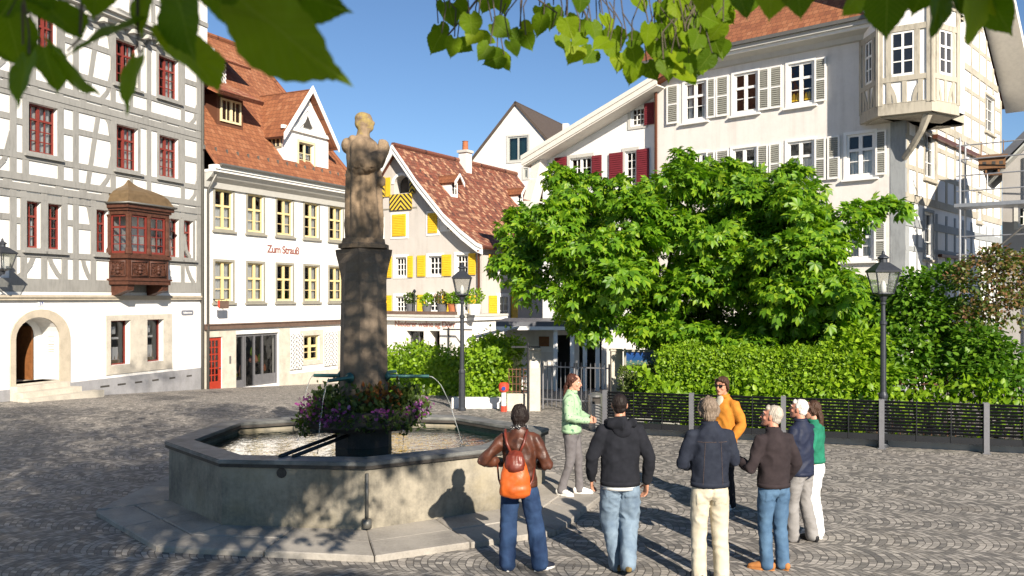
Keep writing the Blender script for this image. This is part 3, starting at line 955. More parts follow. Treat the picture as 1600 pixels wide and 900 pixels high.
    pl.build("plinth", H)
    bd = MB("sandstone").at(F.rel)
    bd.box((sL, -0.14, 2.77), (sE, 0.004, 2.84)); bd.box((sL, -0.10, 2.70), (sE, 0.004, 2.768)); bd.mat("white_plaster").box((sL, -0.06, 2.842), (sE, 0.004, 2.93))
    bd.build("stone_band", H)
    # ---- timber frame
    tb = MB("timber_grey").at(F.rel)
    posts = [S(p) for p in (-110, -85, -62, -20, 19.5, 117.5, 176, 232, 285)] + [sE - 0.11]
    posts2 = {0: [S(36), S(100), S(68), S(145), S(-40)], 1: [S(39), S(94), S(-45)], 2: [S(50), S(96), S(-45)]}
    bounds = [(2.93, 5.80), (6.12, 8.50), (8.80, 11.25)]
    tb.beam((sL, 3.12), (sE, 3.12), 0.36, 0.050)
    for zb in (5.92, 8.60):
        tb.beam((sL, zb - 0.10), (sE, zb - 0.10), 0.20, 0.048)
        tb.beam((sL, zb + 0.17), (sE, zb + 0.17), 0.19, 0.054)
        x = sL + 0.3
        while x < sE:
            tb.beam((x, zb - 0.02), (x, zb + 0.1), 0.26, 0.030); x += 0.86
    def blocked(row, a, b):
        return any(a < e - 0.05 and b > s + 0.05 for s, e in spans[row])
    for row, (b0, b1) in enumerate(bounds):
        for x in sorted(posts + posts2[row]):
            if row == 0 and S(171) < x < S(262): continue
            if any(s + 0.03 < x < e - 0.03 for s, e in spans[row]):
                z0, z1 = rows[row]
                tb.beam((x, b0), (x, z0 - 0.1), 0.18, 0.026); tb.beam((x, z1 + 0.1), (x, b1), 0.18, 0.026)
            else:
                tb.beam((x, b0), (x, b1), 0.20 if x != posts[-1] else 0.22, 0.030)
        z0, z1 = rows[row]
        # sill and head rails run through, mid rails stop at windows
        tb.beam((sL, z0 - 0.17), (sE, z0 - 0.17), 0.17, 0.034); tb.beam((sL, z1 + 0.14), (sE, z1 + 0.15), 0.16, 0.032)
        ps = sorted(posts + posts2[row])
        for i, (a, b) in enumerate(zip(ps, ps[1:])):
            if not blocked(row, a, b) and not (row == 0 and a < S(262) and b > S(171)):
                zz = z0 + (z1 - z0) * (0.56 if i % 2 else 0.62)
                tb.beam((a, zz), (b, zz), 0.17, 0.022)
            if row > 0 and b - a > 0.9 and (i % 2): tb.beam(((a + b) / 2, b0), ((a + b) / 2, z0 - 0.2), 0.13, 0.024)
    def brace(pts, wdt=0.15):
        for p, q in zip(pts, pts[1:]): tb.beam(p, q, wdt, 0.018)
    # curved braces of the lowest timber storey, foot and head braces above
    for a, c in ((S(24), S(54)), (S(99), S(75)), (S(143), S(128)), (S(303), S(290))):
        brace([(a, 3.28), (a + (c - a) * 0.40, 3.44), (a + (c - a) * 0.78, 3.72), (c, 4.02)], 0.15)
    def foot(px, sg, b0, h=.95, w_=.55):
        x = S(px); brace([(x + sg * w_, b0 + .02), (x + sg * w_ * .45, b0 + h * .32), (x + sg * .05, b0 + h)], 0.14)
    def head(px, sg, b1, h=.9, w_=.45):
        x = S(px); brace([(x + sg * w_, b1 - .02), (x + sg * w_ * .4, b1 - h * .35), (x + sg * .05, b1 - h)], 0.13)
    head(145, -1, 5.8); head(-20, 1, 5.8); foot(285, 1, 4.15, .8, .4)
    for b0, b1 in ((6.12, 8.5), (8.8, 11.2)):
        brace([(S(136), b0), (S(154), b1)], 0.17)
        head(176, -1, b1, .95, .42); foot(176, -1, b0, 1.0, .48); foot(19.5, -1, b0, 1.15, .6); head(-20, 1, b1, .9, .4)
        foot(309, -1, b0, .75, .42); brace([(S(-104), b0), (S(-84), b1)], 0.16)
    tb.build("timber_frame", H)
    # jettied top storey with its cornice
    tp = MB("white_plaster").at(F.rel)
    tp.box((sL, -0.30, 11.62), (sE, -0.0, 14.6))
    tp.mat("timber_grey")
    k = 0
    for x in np.arange(sL, sE, 0.95):
        tp.beam((x, 11.7), (x, 14.5), 0.17, 0.03, -0.30); k += 1
    tp.beam((sL, 12.4), (sE, 12.4), 0.15, 0.034, -0.30); tp.beam((sL, 13.6), (sE, 13.6), 0.15, 0.036, -0.30)
    tp.build("upper_storey", H)
    cn = MB("cornice_grey").at(F.rel)
    cn.box((sL, -0.52, 11.46), (sE + 0.12, 0.02, 11.60)); cn.box((sL, -0.40, 11.34), (sE + 0.1, 0.02, 11.46))
    cn.box((sL, -0.22, 11.24), (sE + 0.06, 0.01, 11.34))
    for x in np.arange(sL + 0.3, sE, 0.62): cn.box((x, -0.36, 11.12), (x + 0.16, 0.0, 11.24))
    cn.build("cornice", H)
    rf = MB("worn_tiles").at(F.rel)
    rf.slab([(sL, -0.9, 14.5), (sE + 0.3, -0.9, 14.5), (sE + 0.3, 5, 20.5), (sL, 5, 20.5)])
    rf.slab([(sE + 0.3, 10.6, 14.5), (sL, 10.6, 14.5), (sL, 5, 20.5), (sE + 0.3, 5, 20.5)])
    rf.build("roof", H)
    ow = MB("white_plaster").at(F.rel)
    ow.poly([(sE, 0.001, -2.5), (sE, 9.7, -2.5), (sE, 9.7, 14.6), (sE, 5, 20.2), (sE, 0.001, 14.6)])
    ow.poly([(sL, 0.001, -2.5), (sL, 9.7, -2.5), (sL, 9.7, 14.6), (sL, 5, 20.2), (sL, 0.001, 14.6)])
    ow.poly([(sL, 9.7, -2.5), (sE, 9.7, -2.5), (sE, 9.7, 14.6), (sL, 9.7, 14.6)])
    ow.mat("interior_dark").poly([(sL + .05, 1.9, 2.8), (sE - .05, 1.9, 2.8), (sE - .05, 1.9, 14), (sL + .05, 1.9, 14)])  # unseen dark sheets added inside to keep the windows dark
    ow.poly([(sL + .05, 0.05, 2.8), (sE - .05, 0.05, 2.8), (sE - .05, 1.9, 2.8), (sL + .05, 1.9, 2.8)])
    ow.build("outer_wall", H, recalc=False)
    downpipe(H, [(sE - 0.02, -0.12, -0.8), (sE - 0.02, -0.12, 11.0), (sE - 0.02, -0.38, 11.3)], 0.055, "pipe_zinc")
    # ---- carved oriel
    off = -0.72
    a, b = F.s(200, off), F.s(263, off)
    dC = F.sd(231, off)[1]
    zz = lambda y: HC + (YH - y) / FPX * dC
    zb, zp, zs, zh, ze = zz(444), zz(436), zz(398), zz(338), zz(322)
    can = 0.0
    A = F.s(170)
    ori = MB("oriel_wood").at(F.rel)
    def ring(o, sx): return [(A - sx, 0.01), (a - sx, off - o), (b + sx, off - o), (b + sx + 0.30, 0.01)]
    def layer(z0, z1, o):
        p = ring(o, o)
        ori.prism([(x, y, z0) for x, y in p], (0, 0, z1 - z0))
    layer(zb - 0.02, zb + 0.10, 0.05); layer(zb + 0.10, zb + 0.16, 0.09); layer(zb + 0.16, zs - 0.14, 0.0); layer(zs - 0.14, zs - 0.04, 0.07); layer(zs - 0.04, zs + 0.02, 0.04)
    layer(zh, zh + 0.12, 0.02); layer(zh + 0.12, zh + 0.2, 0.07); layer(zh + 0.2, ze, 0.13)
    # window posts
    P = ring(0, 0)
    def along(i, f): 
        (x0, y0), (x1, y1) = P[i], P[i + 1]
        return (x0 + (x1 - x0) * f, y0 + (y1 - y0) * f)
    for i, f in ((0, 0.03), (0, 0.985), (1, 0.035), (1, 0.5), (1, 0.965), (2, 0.05), (2, 0.97)):
        x, y = along(i, f)
        ori.lathe([(0.085, zs), (0.085, zs + 0.12), (0.06, zs + 0.2), (0.06, zh - 0.1), (0.085, zh)], (x, y), 8)
    # base corbels
    for x in (a + 0.16, b - 0.1):
        ori.prism([(x - 0.14, off + 0.02, zb), (x - 0.14, 0, zb), (x - 0.14, 0, zb - 0.42), (x - 0.14, off * 0.45, zb - 0.30), (x - 0.14, off + 0.06, zb - 0.2)], (0.28, 0, 0))
    O = ori.build("oriel", H)
    cv = MB("oriel_carving").at(F.rel)
    z0, z1 = zb + 0.22, zs - 0.2
    for i, fs in ((0, (0.12, 0.9)), (1, (0.06, 0.48)), (1, (0.52, 0.94)), (2, (0.1, 0.9))):
        p, q = Vector(along(i, fs[0])), Vector(along(i, fs[1]))
        t = (q - p); ln = t.length; t.normalize(); nr = Vector((t.y, -t.x))
        def pt(u, v, o): w_ = p + t * u + nr * o; return (w_.x, w_.y, v)
        for (u0, u1, v0, v1) in ((0, ln, z0, z0 + 0.05), (0, ln, z1 - 0.05, z1), (0, 0.05, z0 + .05, z1 - .05), (ln - 0.05, ln, z0 + .05, z1 - .05)):
            cv.prism([pt(u0, v0, 0.0), pt(u1, v0, 0.0), pt(u1, v1, 0.0), pt(u0, v1, 0.0)], (nr.x * 0.035, nr.y * 0.035, 0))
        # scrolls and a mask
        cx, cz, h = ln / 2, (z0 + z1) / 2, (z1 - z0)
        rr = random.Random(i * 7 + int(fs[0] * 10))
        for k in range(26):
            u = cx + rr.uniform(-0.42, 0.42) * (ln - 0.1); v = cz + rr.uniform(-0.42, 0.42) * (h - 0.1)
            c = Vector(pt(u, v, 0.012)); r0 = rr.uniform(0.022, 0.05)
            a0_ = rr.uniform(0, 6.28)
            cv.tube([Vector(pt(u + math.cos(a0_ + g) * r0 * (0.35 + g / 4), v + math.sin(a0_ + g) * r0 * (0.35 + g / 4), 0.014)) for g in np.linspace(0, 4.4, 7)], 0.013, 5)
        for dz, r_ in ((0.10, 0.065), (0.0, 0.085), (-0.13, 0.07)):
            c = Vector(pt(cx, cz + dz * h / 0.6, 0.02))
            cv.tube([c + Vector((0, 0, -r_)), c + Vector((0, 0, -r_ * .5)), c, c + Vector((0, 0, r_ * .5)), c + Vector((0, 0, r_))], [0.01, r_ * .75, r_ * .9, r_ * .7, 0.01], 8)
    cv.build("carved_panel", O, smooth=True)
    gl = MB("window_glass").at(F.rel); ow_ = MB("red_paint").at(F.rel)
    for i, fs in ((0, (0.08, 0.94)), (1, (0.07, 0.47)), (1, (0.53, 0.93)), (2, (0.12, 0.92))):
        p, q = Vector(along(i, fs[0])), Vector(along(i, fs[1]))
        t = (q - p); ln = t.length; t.normalize(); nr = Vector((-t.y, t.x))
        def bx(u0, u1, v0, v1, o0, o1, m):
            pts = [p + t * u0 + nr * o0, p + t * u1 + nr * o0, p + t * u1 + nr * o1, p + t * u0 + nr * o1]
            m.prism([(k.x, k.y, v0) for k in pts], (0, 0, v1 - v0))
        f = 0.06
        zt = zs + (zh - zs) * 0.68
        bx(0, f, zs + .02, zh, 0.03, 0.09, ow_); bx(ln - f, ln, zs + .02, zh, 0.03, 0.09, ow_)
        bx(f, ln - f, zs + .02, zs + f + .03, 0.032, 0.088, ow_); bx(f, ln - f, zh - f, zh, 0.032, 0.088, ow_); bx(f, ln - f, zt - f / 2, zt + f / 2, 0.028, 0.087, ow_)
        bx(ln / 2 - .014, ln / 2 + .014, zs + f, zh - f, 0.045, 0.08, ow_)
        for k in (0.25, 0.47): bx(f, ln - f, zs + (zh - zs) * k - .011, zs + (zh - zs) * k + .011, 0.048, 0.077, ow_)
        pp = p + t * f + nr * 0.062; qq = q - t * f + nr * 0.062
        gl.poly([(pp.x, pp.y, zs + f), (qq.x, qq.y, zs + f), (qq.x, qq.y, zh - f), (pp.x, pp.y, zh - f)])
    ow_.build("window_frame", O); gl.build("pane", O, recalc=False)
    rfm = MB("oriel_roof").at(F.rel)
    base = [(A - 0.16, 0.0), (a - 0.18, off - 0.18), (b + 0.18, off - 0.18), (b + 0.48, 0.0)]
    ctr = Vector(((a + b) / 2 - 0.1, 0.0))
    prof = [(1.0, 0.0), (1.0, 0.04), (0.93, 0.10), (0.88, 0.22), (0.82, 0.36), (0.70, 0.49), (0.52, 0.60), (0.34, 0.68), (0.20, 0.76), (0.10, 0.86), (0.02, 0.98)]
    zt = zz(279) - ze
    rings = []
    def ringpts(f):
        n = 7; out = []
        for (x0, y0), (x1, y1) in zip(base, base[1:]):
            for k in range(n): out.append((x0 + (x1 - x0) * k / n, y0 + (y1 - y0) * k / n))
        out.append(base[-1])
        return [(ctr.x + (x - ctr.x) * f, 0.004 + (y - 0.0) * f) for x, y in out]
    for f, h in prof: rings.append([rfm.vert((x, y, ze + h * zt)) for x, y in ringpts(f)])
    for r0, r1 in zip(rings, rings[1:]):
        for k in range(len(r0) - 1): rfm.face((r0[k], r0[k + 1], r1[k + 1], r1[k]))
    rfm.face(list(reversed(rings[0])))
    rfm.build("oriel_roof", O, smooth=False)
    gt = MB("pipe_zinc").at(F.rel)
    gt.tube([(x, y - 0.0, ze + 0.02) for x, y in base], 0.035, 6); gt.build("gutter", O, smooth=True)
    # ---- things on the wall
    nb = thing("number_plate", None, "small blue and white house number plate above the arched doorway", "sign", mat=F.world @ Matrix.Translation((S(63.5), 0, 2.60)))
    m_ = MB("sign_white"); m_.box((-0.10, -0.02, -0.065), (0.10, 0.002, 0.065)); m_.build("plate", nb)
    lettering("17", 0.13, "sign_blue", nb, face_text(0, -0.022, -0.045), "number")
    sg = thing("street_sign", None, "small slate blue street name plate right of the stone framed shop windows", "sign", mat=F.world @ Matrix.Translation((S(292.5), 0, HC + (466 - 488.5) / FPX * F.sd(292)[1])))
    m_ = MB("sign_slate"); m_.prism([(-0.30, -0.02, -0.05), (-0.25, -0.02, -0.085), (0.25, -0.02, -0.085), (0.30, -0.02, -0.05), (0.30, -0.02, 0.05), (0.25, -0.02, 0.085), (-0.25, -0.02, 0.085), (-0.30, -0.02, 0.05)], (0, 0.022, 0)); m_.build("plate", sg)
    lettering("Gallusstrasse", 0.085, "sign_white", sg, face_text(0, -0.022, -0.028))
    return F, H
FA, HA = house_a()

# ================================================================== LANTERNS
def lantern_head(parent, z, r=0.23, mat="lamp_iron", x=0.0, y=0.0):
    """Square tapering lantern: returns nothing, adds lantern_frame, glass and cap under parent."""
    q = math.pi / 4
    fr = MB(mat)
    b, t, h = r * 0.62, r, 0.40
    for k in range(4):
        a = q + k * math.pi / 2
        p0 = Vector((x + b * 1.3 * math.cos(a), y + b * 1.3 * math.sin(a), z + 0.06)); p1 = Vector((x + t * 1.3 * math.cos(a), y + t * 1.3 * math.sin(a), z + 0.06 + h))
        fr.tube([p0, p1], 0.014, 6)
        a2 = a + math.pi / 2
        for rad, zz in ((b * 1.3, z + 0.06), (t * 1.3, z + 0.06 + h)):
            fr.tube([(x + rad * math.cos(a), y + rad * math.sin(a), zz), (x + rad * math.cos(a2), y + rad * math.sin(a2), zz)], 0.016, 6)
    fr.lathe([(0.05, z - 0.08), (0.075, z), (b * 1.2, z + 0.05), (b * 1.2, z + 0.065)], (x, y), 8, q / 2)
    f = fr.build("lantern_frame", parent)
    gl = MB("lantern_glass")
    for k in range(4):
        a, a2 = q + k * math.pi / 2, q + (k + 1) * math.pi / 2
        gl.poly([(x + b * 1.27 * math.cos(a), y + b * 1.27 * math.sin(a), z + 0.065), (x + b * 1.27 * math.cos(a2), y + b * 1.27 * math.sin(a2), z + 0.065),
                 (x + t * 1.27 * math.cos(a2), y + t * 1.27 * math.sin(a2), z + 0.05 + h), (x + t * 1.27 * math.cos(a), y + t * 1.27 * math.sin(a), z + 0.05 + h)])
    gl.build("glass", f, recalc=False)
    bu = MB("sign_white"); bu.lathe([(0.03, z + 0.06), (0.05, z + 0.1), (0.055, z + 0.2), (0.03, z + 0.28), (0.01, z + 0.30)], (x, y), 10); bu.build("lamp_bulb", f, smooth=True)
    cp = MB(mat)
    zt = z + 0.06 + h
    cp.lathe([(t * 1.42, zt - 0.01), (t * 1.45, zt + 0.02), (t * 0.50, zt + 0.17), (t * 0.42, zt + 0.175)], (x, y), 4, q)
    cp.lathe([(0.075, zt + 0.17), (0.075, zt + 0.235), (0.11, zt + 0.25), (0.10, zt + 0.27), (0.045, zt + 0.31), (0.03, zt + 0.33), (0.028, zt + 0.36), (0.004, zt + 0.40)], (x, y), 10)
    cp.build("lantern_cap", parent)

def lamp_post(loc, label, group="black street lamps with square lanterns"):
    L = thing("street_lamp", loc, label, "street lamp", group)
    m = MB("lamp_iron")
    m.lathe([(0.10, -0.02), (0.10, 0.05), (0.082, 0.08), (0.075, 0.9), (0.085, 0.92), (0.085, 0.96), (0.055, 1.02), (0.05, 2.25), (0.068, 2.27), (0.068, 2.31), (0.045, 2.34), (0.036, 2.62), (0.055, 2.64), (0.055, 2.67), (0.03, 2.7), (0.03, 2.76)], (0, 0), 14)
    m.build("post", L, smooth=False)
    lantern_head(L, 2.78, 0.235)
    return L
LP = at_depth(1380, YH, 16.15); lamp_post((LP.x, 16.15, 0), "black street lamp rising behind the slatted railing in front of the shrubs")
LP = at_depth(722, YH, 21.4); lamp_post((LP.x, 21.4, 0), "black street lamp beyond the fountain in front of the shop with yellow shutters")

def wall_lantern():
    s, z = FA.sz(6, 430, -0.85)
    L = thing("wall_lantern", None, "black wall lantern on an iron bracket at the half-timbered house", "lantern", mat=FA.world @ Matrix.Translation((s, 0, 0)))
    zb = HC + (466 - 424) / FPX * FA.sd(6, -.8)[1]
    b = MB("lamp_iron")
    b.tube([(0, 0, zb - 0.25), (0, -0.3, zb - 0.12), (0, -0.7, zb - 0.12), (0, -0.8, zb - 0.04)], 0.022, 6)
    b.tube([(0, 0, zb - 0.75), (0, -0.2, zb - 0.5), (0, -0.5, zb - 0.3), (0, -0.62, zb - 0.14)], 0.016, 6)
    b.tube([(0, -0.12 + 0.11 * math.cos(t), zb - 0.40 + 0.11 * math.sin(t)) for t in np.linspace(0, 6.0, 14)], 0.012, 5)
    b.box((-0.05, -0.025, zb - 0.85), (0.05, 0.0, zb - 0.15))
    b.build("bracket", L)
    lantern_head(L, zb, 0.25, y=-0.8)
wall_lantern()

# ================================================================== WHITE HOUSE WITH THE TALL RED ROOF
def house_b():
    F = Facade((-10.985, 31.08), (0.446, 0.895))
    H = house_root("white_inn_house", F, "white house with tall red tiled roof, gabled dormer and a red door")
    S = F.s
    sE = S(543)
    Z = lambda px, y: F.sz(px, y)[1]
    g = (0.085, "surround_grey", 0.03)
    yl = dict(frame="yellow_frame_paint", surround=g, sill=("surround_grey", 0.10), recess=0.10, fw=0.065)
    r1 = (Z(350, 358), Z(350, 297)); r2 = (Z(350, 470), Z(350, 409))
    cols = [(335.5, 363.5), (386.5, 411.5), (432.5, 457), (475.5, 497.5), (514.5, 535)]
    for i, (a, b) in enumerate(cols):
        window(H, F, S(a), S(b), *r1, vb=(), hb=(0.28,), mull=(0.5,), transom=(0.60,), curtain=("half", "half", "right", "right", "right")[i], **yl)
        window(H, F, S(a), S(b), *r2, vb=(), hb=(0.28,), mull=(0.5,), transom=(0.60,), curtain=("full", "full", None, "right", "sides")[i], **yl)
    # ground floor window with painted shutters
    gw = (Z(486, 563), Z(486, 524))
    w = window(H, F, S(474), S(499), *gw, vb=(), hb=(0.3,), mull=(0.48,), transom=(0.58,), frame="yellow_frame_paint", surround=(0.22, "pale_stone", 0.04), sill=None, recess=0.12, fw=0.08)
    for a, b in ((452, 471), (505.5, 525)):
        shutter(w, F, S(a), S(b), Z(486, 574), Z(486, 520), "feather_black_white", "paint", -0.06)
    # shop front
    q0, q1 = S(368), S(436)
    zf, zt = Z(400, 603), Z(400, 521)
    F.holes.append((rect(q0, q1, zf, zt), 0.35))
    d0, d1 = S(322), S(346.5)
    zd = Z(333, 527)
    F.holes.append((rect(d0, d1, -1.2, zd), 0.2))
    eave = 7.50
    wall(H, F, rect(0, sE, -2.5, 7.3), "clean_plaster")
    st = MB("pale_stone").at(F.rel)
    for a, b in ((S(346.9), q0 - 0.003), (q1 + 0.003, S(452))):
        pb_ = MB("pale_stone").at(F.rel); pb_.box((a, -0.035, -2.5), (b, 0.004, Z(350, 517))); pb_.build("stone_pilaster", H)
    st.box((0.0, -0.03, -2.5), (d0 - 0.004, 0.004, Z(330, 517))); st.box((d0, -0.033, zd + 0.004), (d1, 0.004, Z(335, 517)))
    st.build("door_surround", H); st = MB("pale_stone").at(F.rel)
    st.box((S(452) + 0.004, -0.03, -2.5), (sE, 0.004, Z(490, 580))); st.box((S(527), -0.034, Z(490, 579)), (sE, 0.004, Z(520, 517)))
    st.build("stone_base", H)
    bm_ = MB("beam_brown").at(F.rel)
    zb = Z(400, 512)
    bm_.box((0, -0.12, zb), (sE, 0.004, zb + 0.16)); bm_.box((0, -0.16, zb + 0.16), (sE, 0.004, zb + 0.20)); bm_.build("shop_beam", H)
    dr = MB("door_red_paint").at(F.rel)
    y = 0.03
    dr.box((d0, y, -1.2), (d1, y + 0.05, zd - 0.7 - 0.9))
    wd = d1 - d0; t0 = zd - 0.12; b0 = zd - 1.62
    dr.box((d0, y, t0), (d1, y + 0.05, zd)); dr.box((d0, y, zd - 1.62), (d0 + 0.14, y + .05, t0)); dr.box((d1 - 0.14, y, zd - 1.62), (d1, y + .05, t0))
    for k in range(1, 3): dr.box((d0 + .14 + (wd - .28) * k / 3 - .02, y + .004, b0), (d0 + .14 + (wd - .28) * k / 3 + .02, y + .045, t0))
    for k in range(1, 6): dr.box((d0 + .14, y + .006, b0 + (t0 - b0) * k / 6 - .02), (d1 - .14, y + .043, b0 + (t0 - b0) * k / 6 + .02))
    D = dr.build("red_door", H)
    p = MB("window_glass").at(F.rel); p.poly([(d0 + .14, y + .02, b0), (d1 - .14, y + .02, b0), (d1 - .14, y + .02, t0), (d0 + .14, y + .02, t0)]); p.build("pane", D, recalc=False)
    h_ = MB("steel").at(F.rel); h_.tube([(d1 - .07, y, b0 + 0.5), (d1 - .07, y - .06, b0 + .5), (d1 - .16, y - .06, b0 + .5)], 0.014, 6); h_.build("handle", D)
    sf = MB("post_steel").at(F.rel)
    wq = q1 - q0
    y = 0.12
    sf.box((q0, y, zf - .5), (q1, y + .08, zf + 0.02))
    sf.box((q0, y - .02, zt - 0.10), (q1, y + .06, zt))
    sf.box((q0, y - .01, zf), (q0 + wq * .22, y + .07, zf + .28)); sf.box((q0 + wq * .47, y - .01, zf), (q1, y + .07, zf + .42))
    for f in (0.0, 0.20, 0.24, 0.45, 0.64, 0.97): sf.box((q0 + wq * f, y - .03 + f * .002, zf), (q0 + wq * f + .06, y + .065, zt - 0.1))
    SF = sf.build("shop_front", H)
    p = MB("window_glass").at(F.rel); p.poly([(q0, y + .03, zf), (q1, y + .03, zf), (q1, y + .03, zt), (q0, y + .03, zt)]); p.build("pane", SF, recalc=False)
    gd = MB("goods_mixed").at(F.rel)
    rr = random.Random(5)
    for k in range(26):
        x = q0 + wq * rr.random(); zz = zf + rr.choice((0.3, 0.45, 0.85, 1.15)); r_ = rr.uniform(.05, .12)
        gd.mat(rr.choice(("goods_mixed", "terracotta", "hedge_leaf", "sign_white", "sign_pale_red")))
        gd.lathe([(r_ * .5, zz), (r_, zz + .06), (r_ * .8, zz + .18), (r_ * .2, zz + rr.uniform(.22, .34))], (x, y + .25 + rr.random() * .5), 8)
    gd.build("window_display", SF)
    # wooden planter boxes of the door bell
    bl = MB("steel").at(F.rel); bl.box((S(357), -.05, zd - 1.0), (S(357) + .09, -.033, zd - .72)); bl.build("bell_plate", H)
    # cornice
    cn = MB("white_paint").at(F.rel)
    cn.box((-0.05, -0.60, 7.24), (sE + .25, 0.0, 7.33)); cn.box((-0.05, -0.66, 7.33), (sE + .25, -0.3, 7.48))
    cn.mat("cornice_grey").prism([(-0.03, 0.0, 6.72), (-0.03, -0.10, 6.72), (-0.03, -0.16, 6.92), (-0.03, -0.36, 7.06), (-0.03, -0.52, 7.24), (-0.03, 0.0, 7.24)], (sE + .2, 0, 0))
    cn.build("cornice", H)
    # roof: steep front plane with a hip on the right
    rz, ry = 14.0, 4.6
    rf = MB("red_tiles").at(F.rel)
    e = -0.68
    hipx = S(390, ry)
    rf.slab([(0.03, e, eave), (sE + .12, e, eave), (hipx, ry, rz), (0.03, ry, rz)], 0.12)
    rf.slab([(sE + .12, e, eave), (sE + .12, 9.9, eave), (hipx, ry, rz)], 0.12)
    rf.slab([(sE + .12, 9.9, eave), (0.12, 9.9, eave), (0.12, ry, rz), (hipx, ry, rz)], 0.12)
    rf.tube([(0.12, ry, rz + .02), (hipx, ry, rz + .02)], 0.11, 6); rf.tube([(hipx, ry, rz + .02), (sE + .12, e, eave + .02)], 0.10, 6)
    RF = rf.build("roof", H)
    slope = (rz - eave) / (ry - e)
    ron = lambda y: eave + (y - e) * slope                      # roof height over local y
    # gabled dormer
    yd = -0.05
    a, b = F.s(443, yd), F.s(513, yd)
    zt = HC + (466 - 208) / FPX * F.sd(478, yd)[1]             # top of its wall
    za = HC + (466 - 143) / FPX * F.sd(489, yd)[1]
    zl = ron(yd)
    dm = MB("clean_plaster").at(F.rel)
    c = (a + b) / 2
    G = Facade(F.p0 + F.inn * yd, F.u)
    G.rel = F.world.inverted() @ G.world
    w0, w1 = G.s(466.5), G.s(490)
    wz0, wz1 = HC + (466 - 264) / FPX * G.sd(478)[1], HC + (466 - 224) / FPX * G.sd(478)[1]
    front = [(a, zl - .2), (b, zl - .2), (b, zt), (c, za - .12), (a, zt)]
    G.holes.append((rect(w0, w1, wz0, wz1), 0.15))
    dm.m = G.rel
    dm.holed(front, [rect(w0, w1, wz0, wz1)], 0.0); dm.reveal(rect(w0, w1, wz0, wz1), 0, .15)
    dm.m = F.rel
    ybk = (zt - eave) / slope + e + 1.2
    lw0, lw1, lz0, lz1 = yd + .65, yd + 1.45, zl + 1.0, zl + 1.0 + 1.05
    Lf = Facade((F.p0 + F.u * a) + F.inn * yd, -F.inn); Lf.rel = F.world.inverted() @ Lf.world
    # left cheek: local x of Lf runs outwards (towards the front)
    def cheek(x, hole):
        m2 = MB("clean_plaster").at(F.rel)
        pts = [(yd, zl - .2), (yd, zt), (ybk + 1.2, zt), (ybk + 1.2, zt + .1), ]
        return pts
    q = MB("clean_plaster")
    dm.poly([(a, yd, zl - .2), (a, yd, zt), (a, ybk, zt)]); dm.poly([(b, yd, zl - .2), (b, yd, zt), (b, ybk, zt)])
    DM = dm.build("gabled_dormer", H, recalc=False)
    window(DM, G, w0, w1, wz0, wz1, frame="cream_frame_paint", vb=(), hb=(0.33, 0.62), mull=(0.5,), surround=(.10, "cream_frame_paint", .03), hole=False, curtain="half", recess=0.12, sill=("surround_grey", .08))
    # side window set proud on the cheek
    sw = MB("surround_grey").at(F.rel)
    zc = zt - .80
    sw.box((a - .03, yd + .08, zc), (a + .0, yd + .62, zc + .74)); sw.mat("interior_dark").box((a - .04, yd + .14, zc + .07), (a - .02, yd + .56, zc + .68))
    sw.mat("cream_frame_paint"); sw.box((a - .055, yd + .33, zc + .07), (a - .04, yd + .37, zc + .68)); sw.box((a - .053, yd + .14, zc + .36), (a - .038, yd + .56, zc + .40))
    for k in (.11, .53): sw.box((a - .05, yd + k, zc + .05), (a - .036, yd + k + .06, zc + .70))
    sw.build("side_window", DM)
    dr_ = MB("red_tiles").at(F.rel)
    ov = 0.32; hw = (b - a) / 2
    k = (za - zt) / hw
    yr = (za - eave) / slope + e
    ye = (zt - ov * k - eave) / slope + e
    dr_.slab([(a - ov, yd - ov, zt - ov * k), (a - ov, ye, zt - ov * k), (c, yr, za), (c, yd - ov, za)], .1)
    dr_.slab([(b + ov, ye, zt - ov * k), (b + ov, yd - ov, zt - ov * k), (c, yd - ov, za), (c, yr, za)], .1)
    dr_.build("dormer_roof", DM)
    vb_ = MB("white_paint").at(F.rel)
    for sgn, x in ((-1, a - ov), (1, b + ov)):
        y0 = yd - ov - 0.03
        vb_.prism([(x, y0, zt - ov * k - .14), (x, y0, zt - ov * k + .12), (c, y0 - .001 * sgn, za + .12), (c, y0 - .001 * sgn, za - .16)], (0, .06, 0))
    # inner gable mouldings
    for o_, th in ((.25, .10), (.55, .10), (.85, .08)):
        for sgn, x in ((-1, a), (1, b)):
            vb_.prism([(x + (-sgn) * o_, yd - .06, zt + .10), (x + (-sgn) * (o_ - th), yd - .06, zt + .10), (c, yd - .06 - .001 * sgn, za - .16 - (o_ - th) * k), (c, yd - .06 - .001 * sgn, za - .16 - o_ * k)], (0, .062, 0))
    vb_.box((a - .15, yd - .12, zt - .05), (b + .15, yd + .002, zt + .09))
    vb_.build("gable_trim", DM)
    tv = MB("interior_dark").at(F.rel); tv.prism([(c - .28, yd - .07, zt + .22), (c + .28, yd - .07, zt + .22), (c, yd - .07, zt + .22 + .5)], (0, .02, 0)); tv.build("gable_opening", DM)
    # shed dormer on the left
    s0, s1 = F.s(331, 1.0), F.s(372, 1.0)
    ys = 0.75
    zb_, zw = ron(ys) - .05, ron(ys) + 1.15
    sd_ = MB("red_tiles").at(F.rel)
    sd_.box((s0, ys, zb_ - .4), (s1, ys + 1.2, zw))
    SD = sd_.build("shed_dormer", H)
    G2 = Facade(F.p0 + F.inn * ys, F.u); G2.rel = F.world.inverted() @ G2.world
    window(SD, G2, s0 + .15, s1 - .15, zb_ + .2, zw - .12, frame="cream_frame_paint", vb=(0.25, 0.75), hb=(), mull=(0.5,), hole=False, recess=-.03, curtain=None, fw=.07)
    sr = MB("worn_tiles").at(F.rel)
    yb2 = (zw + 1.0 - eave) / slope + e
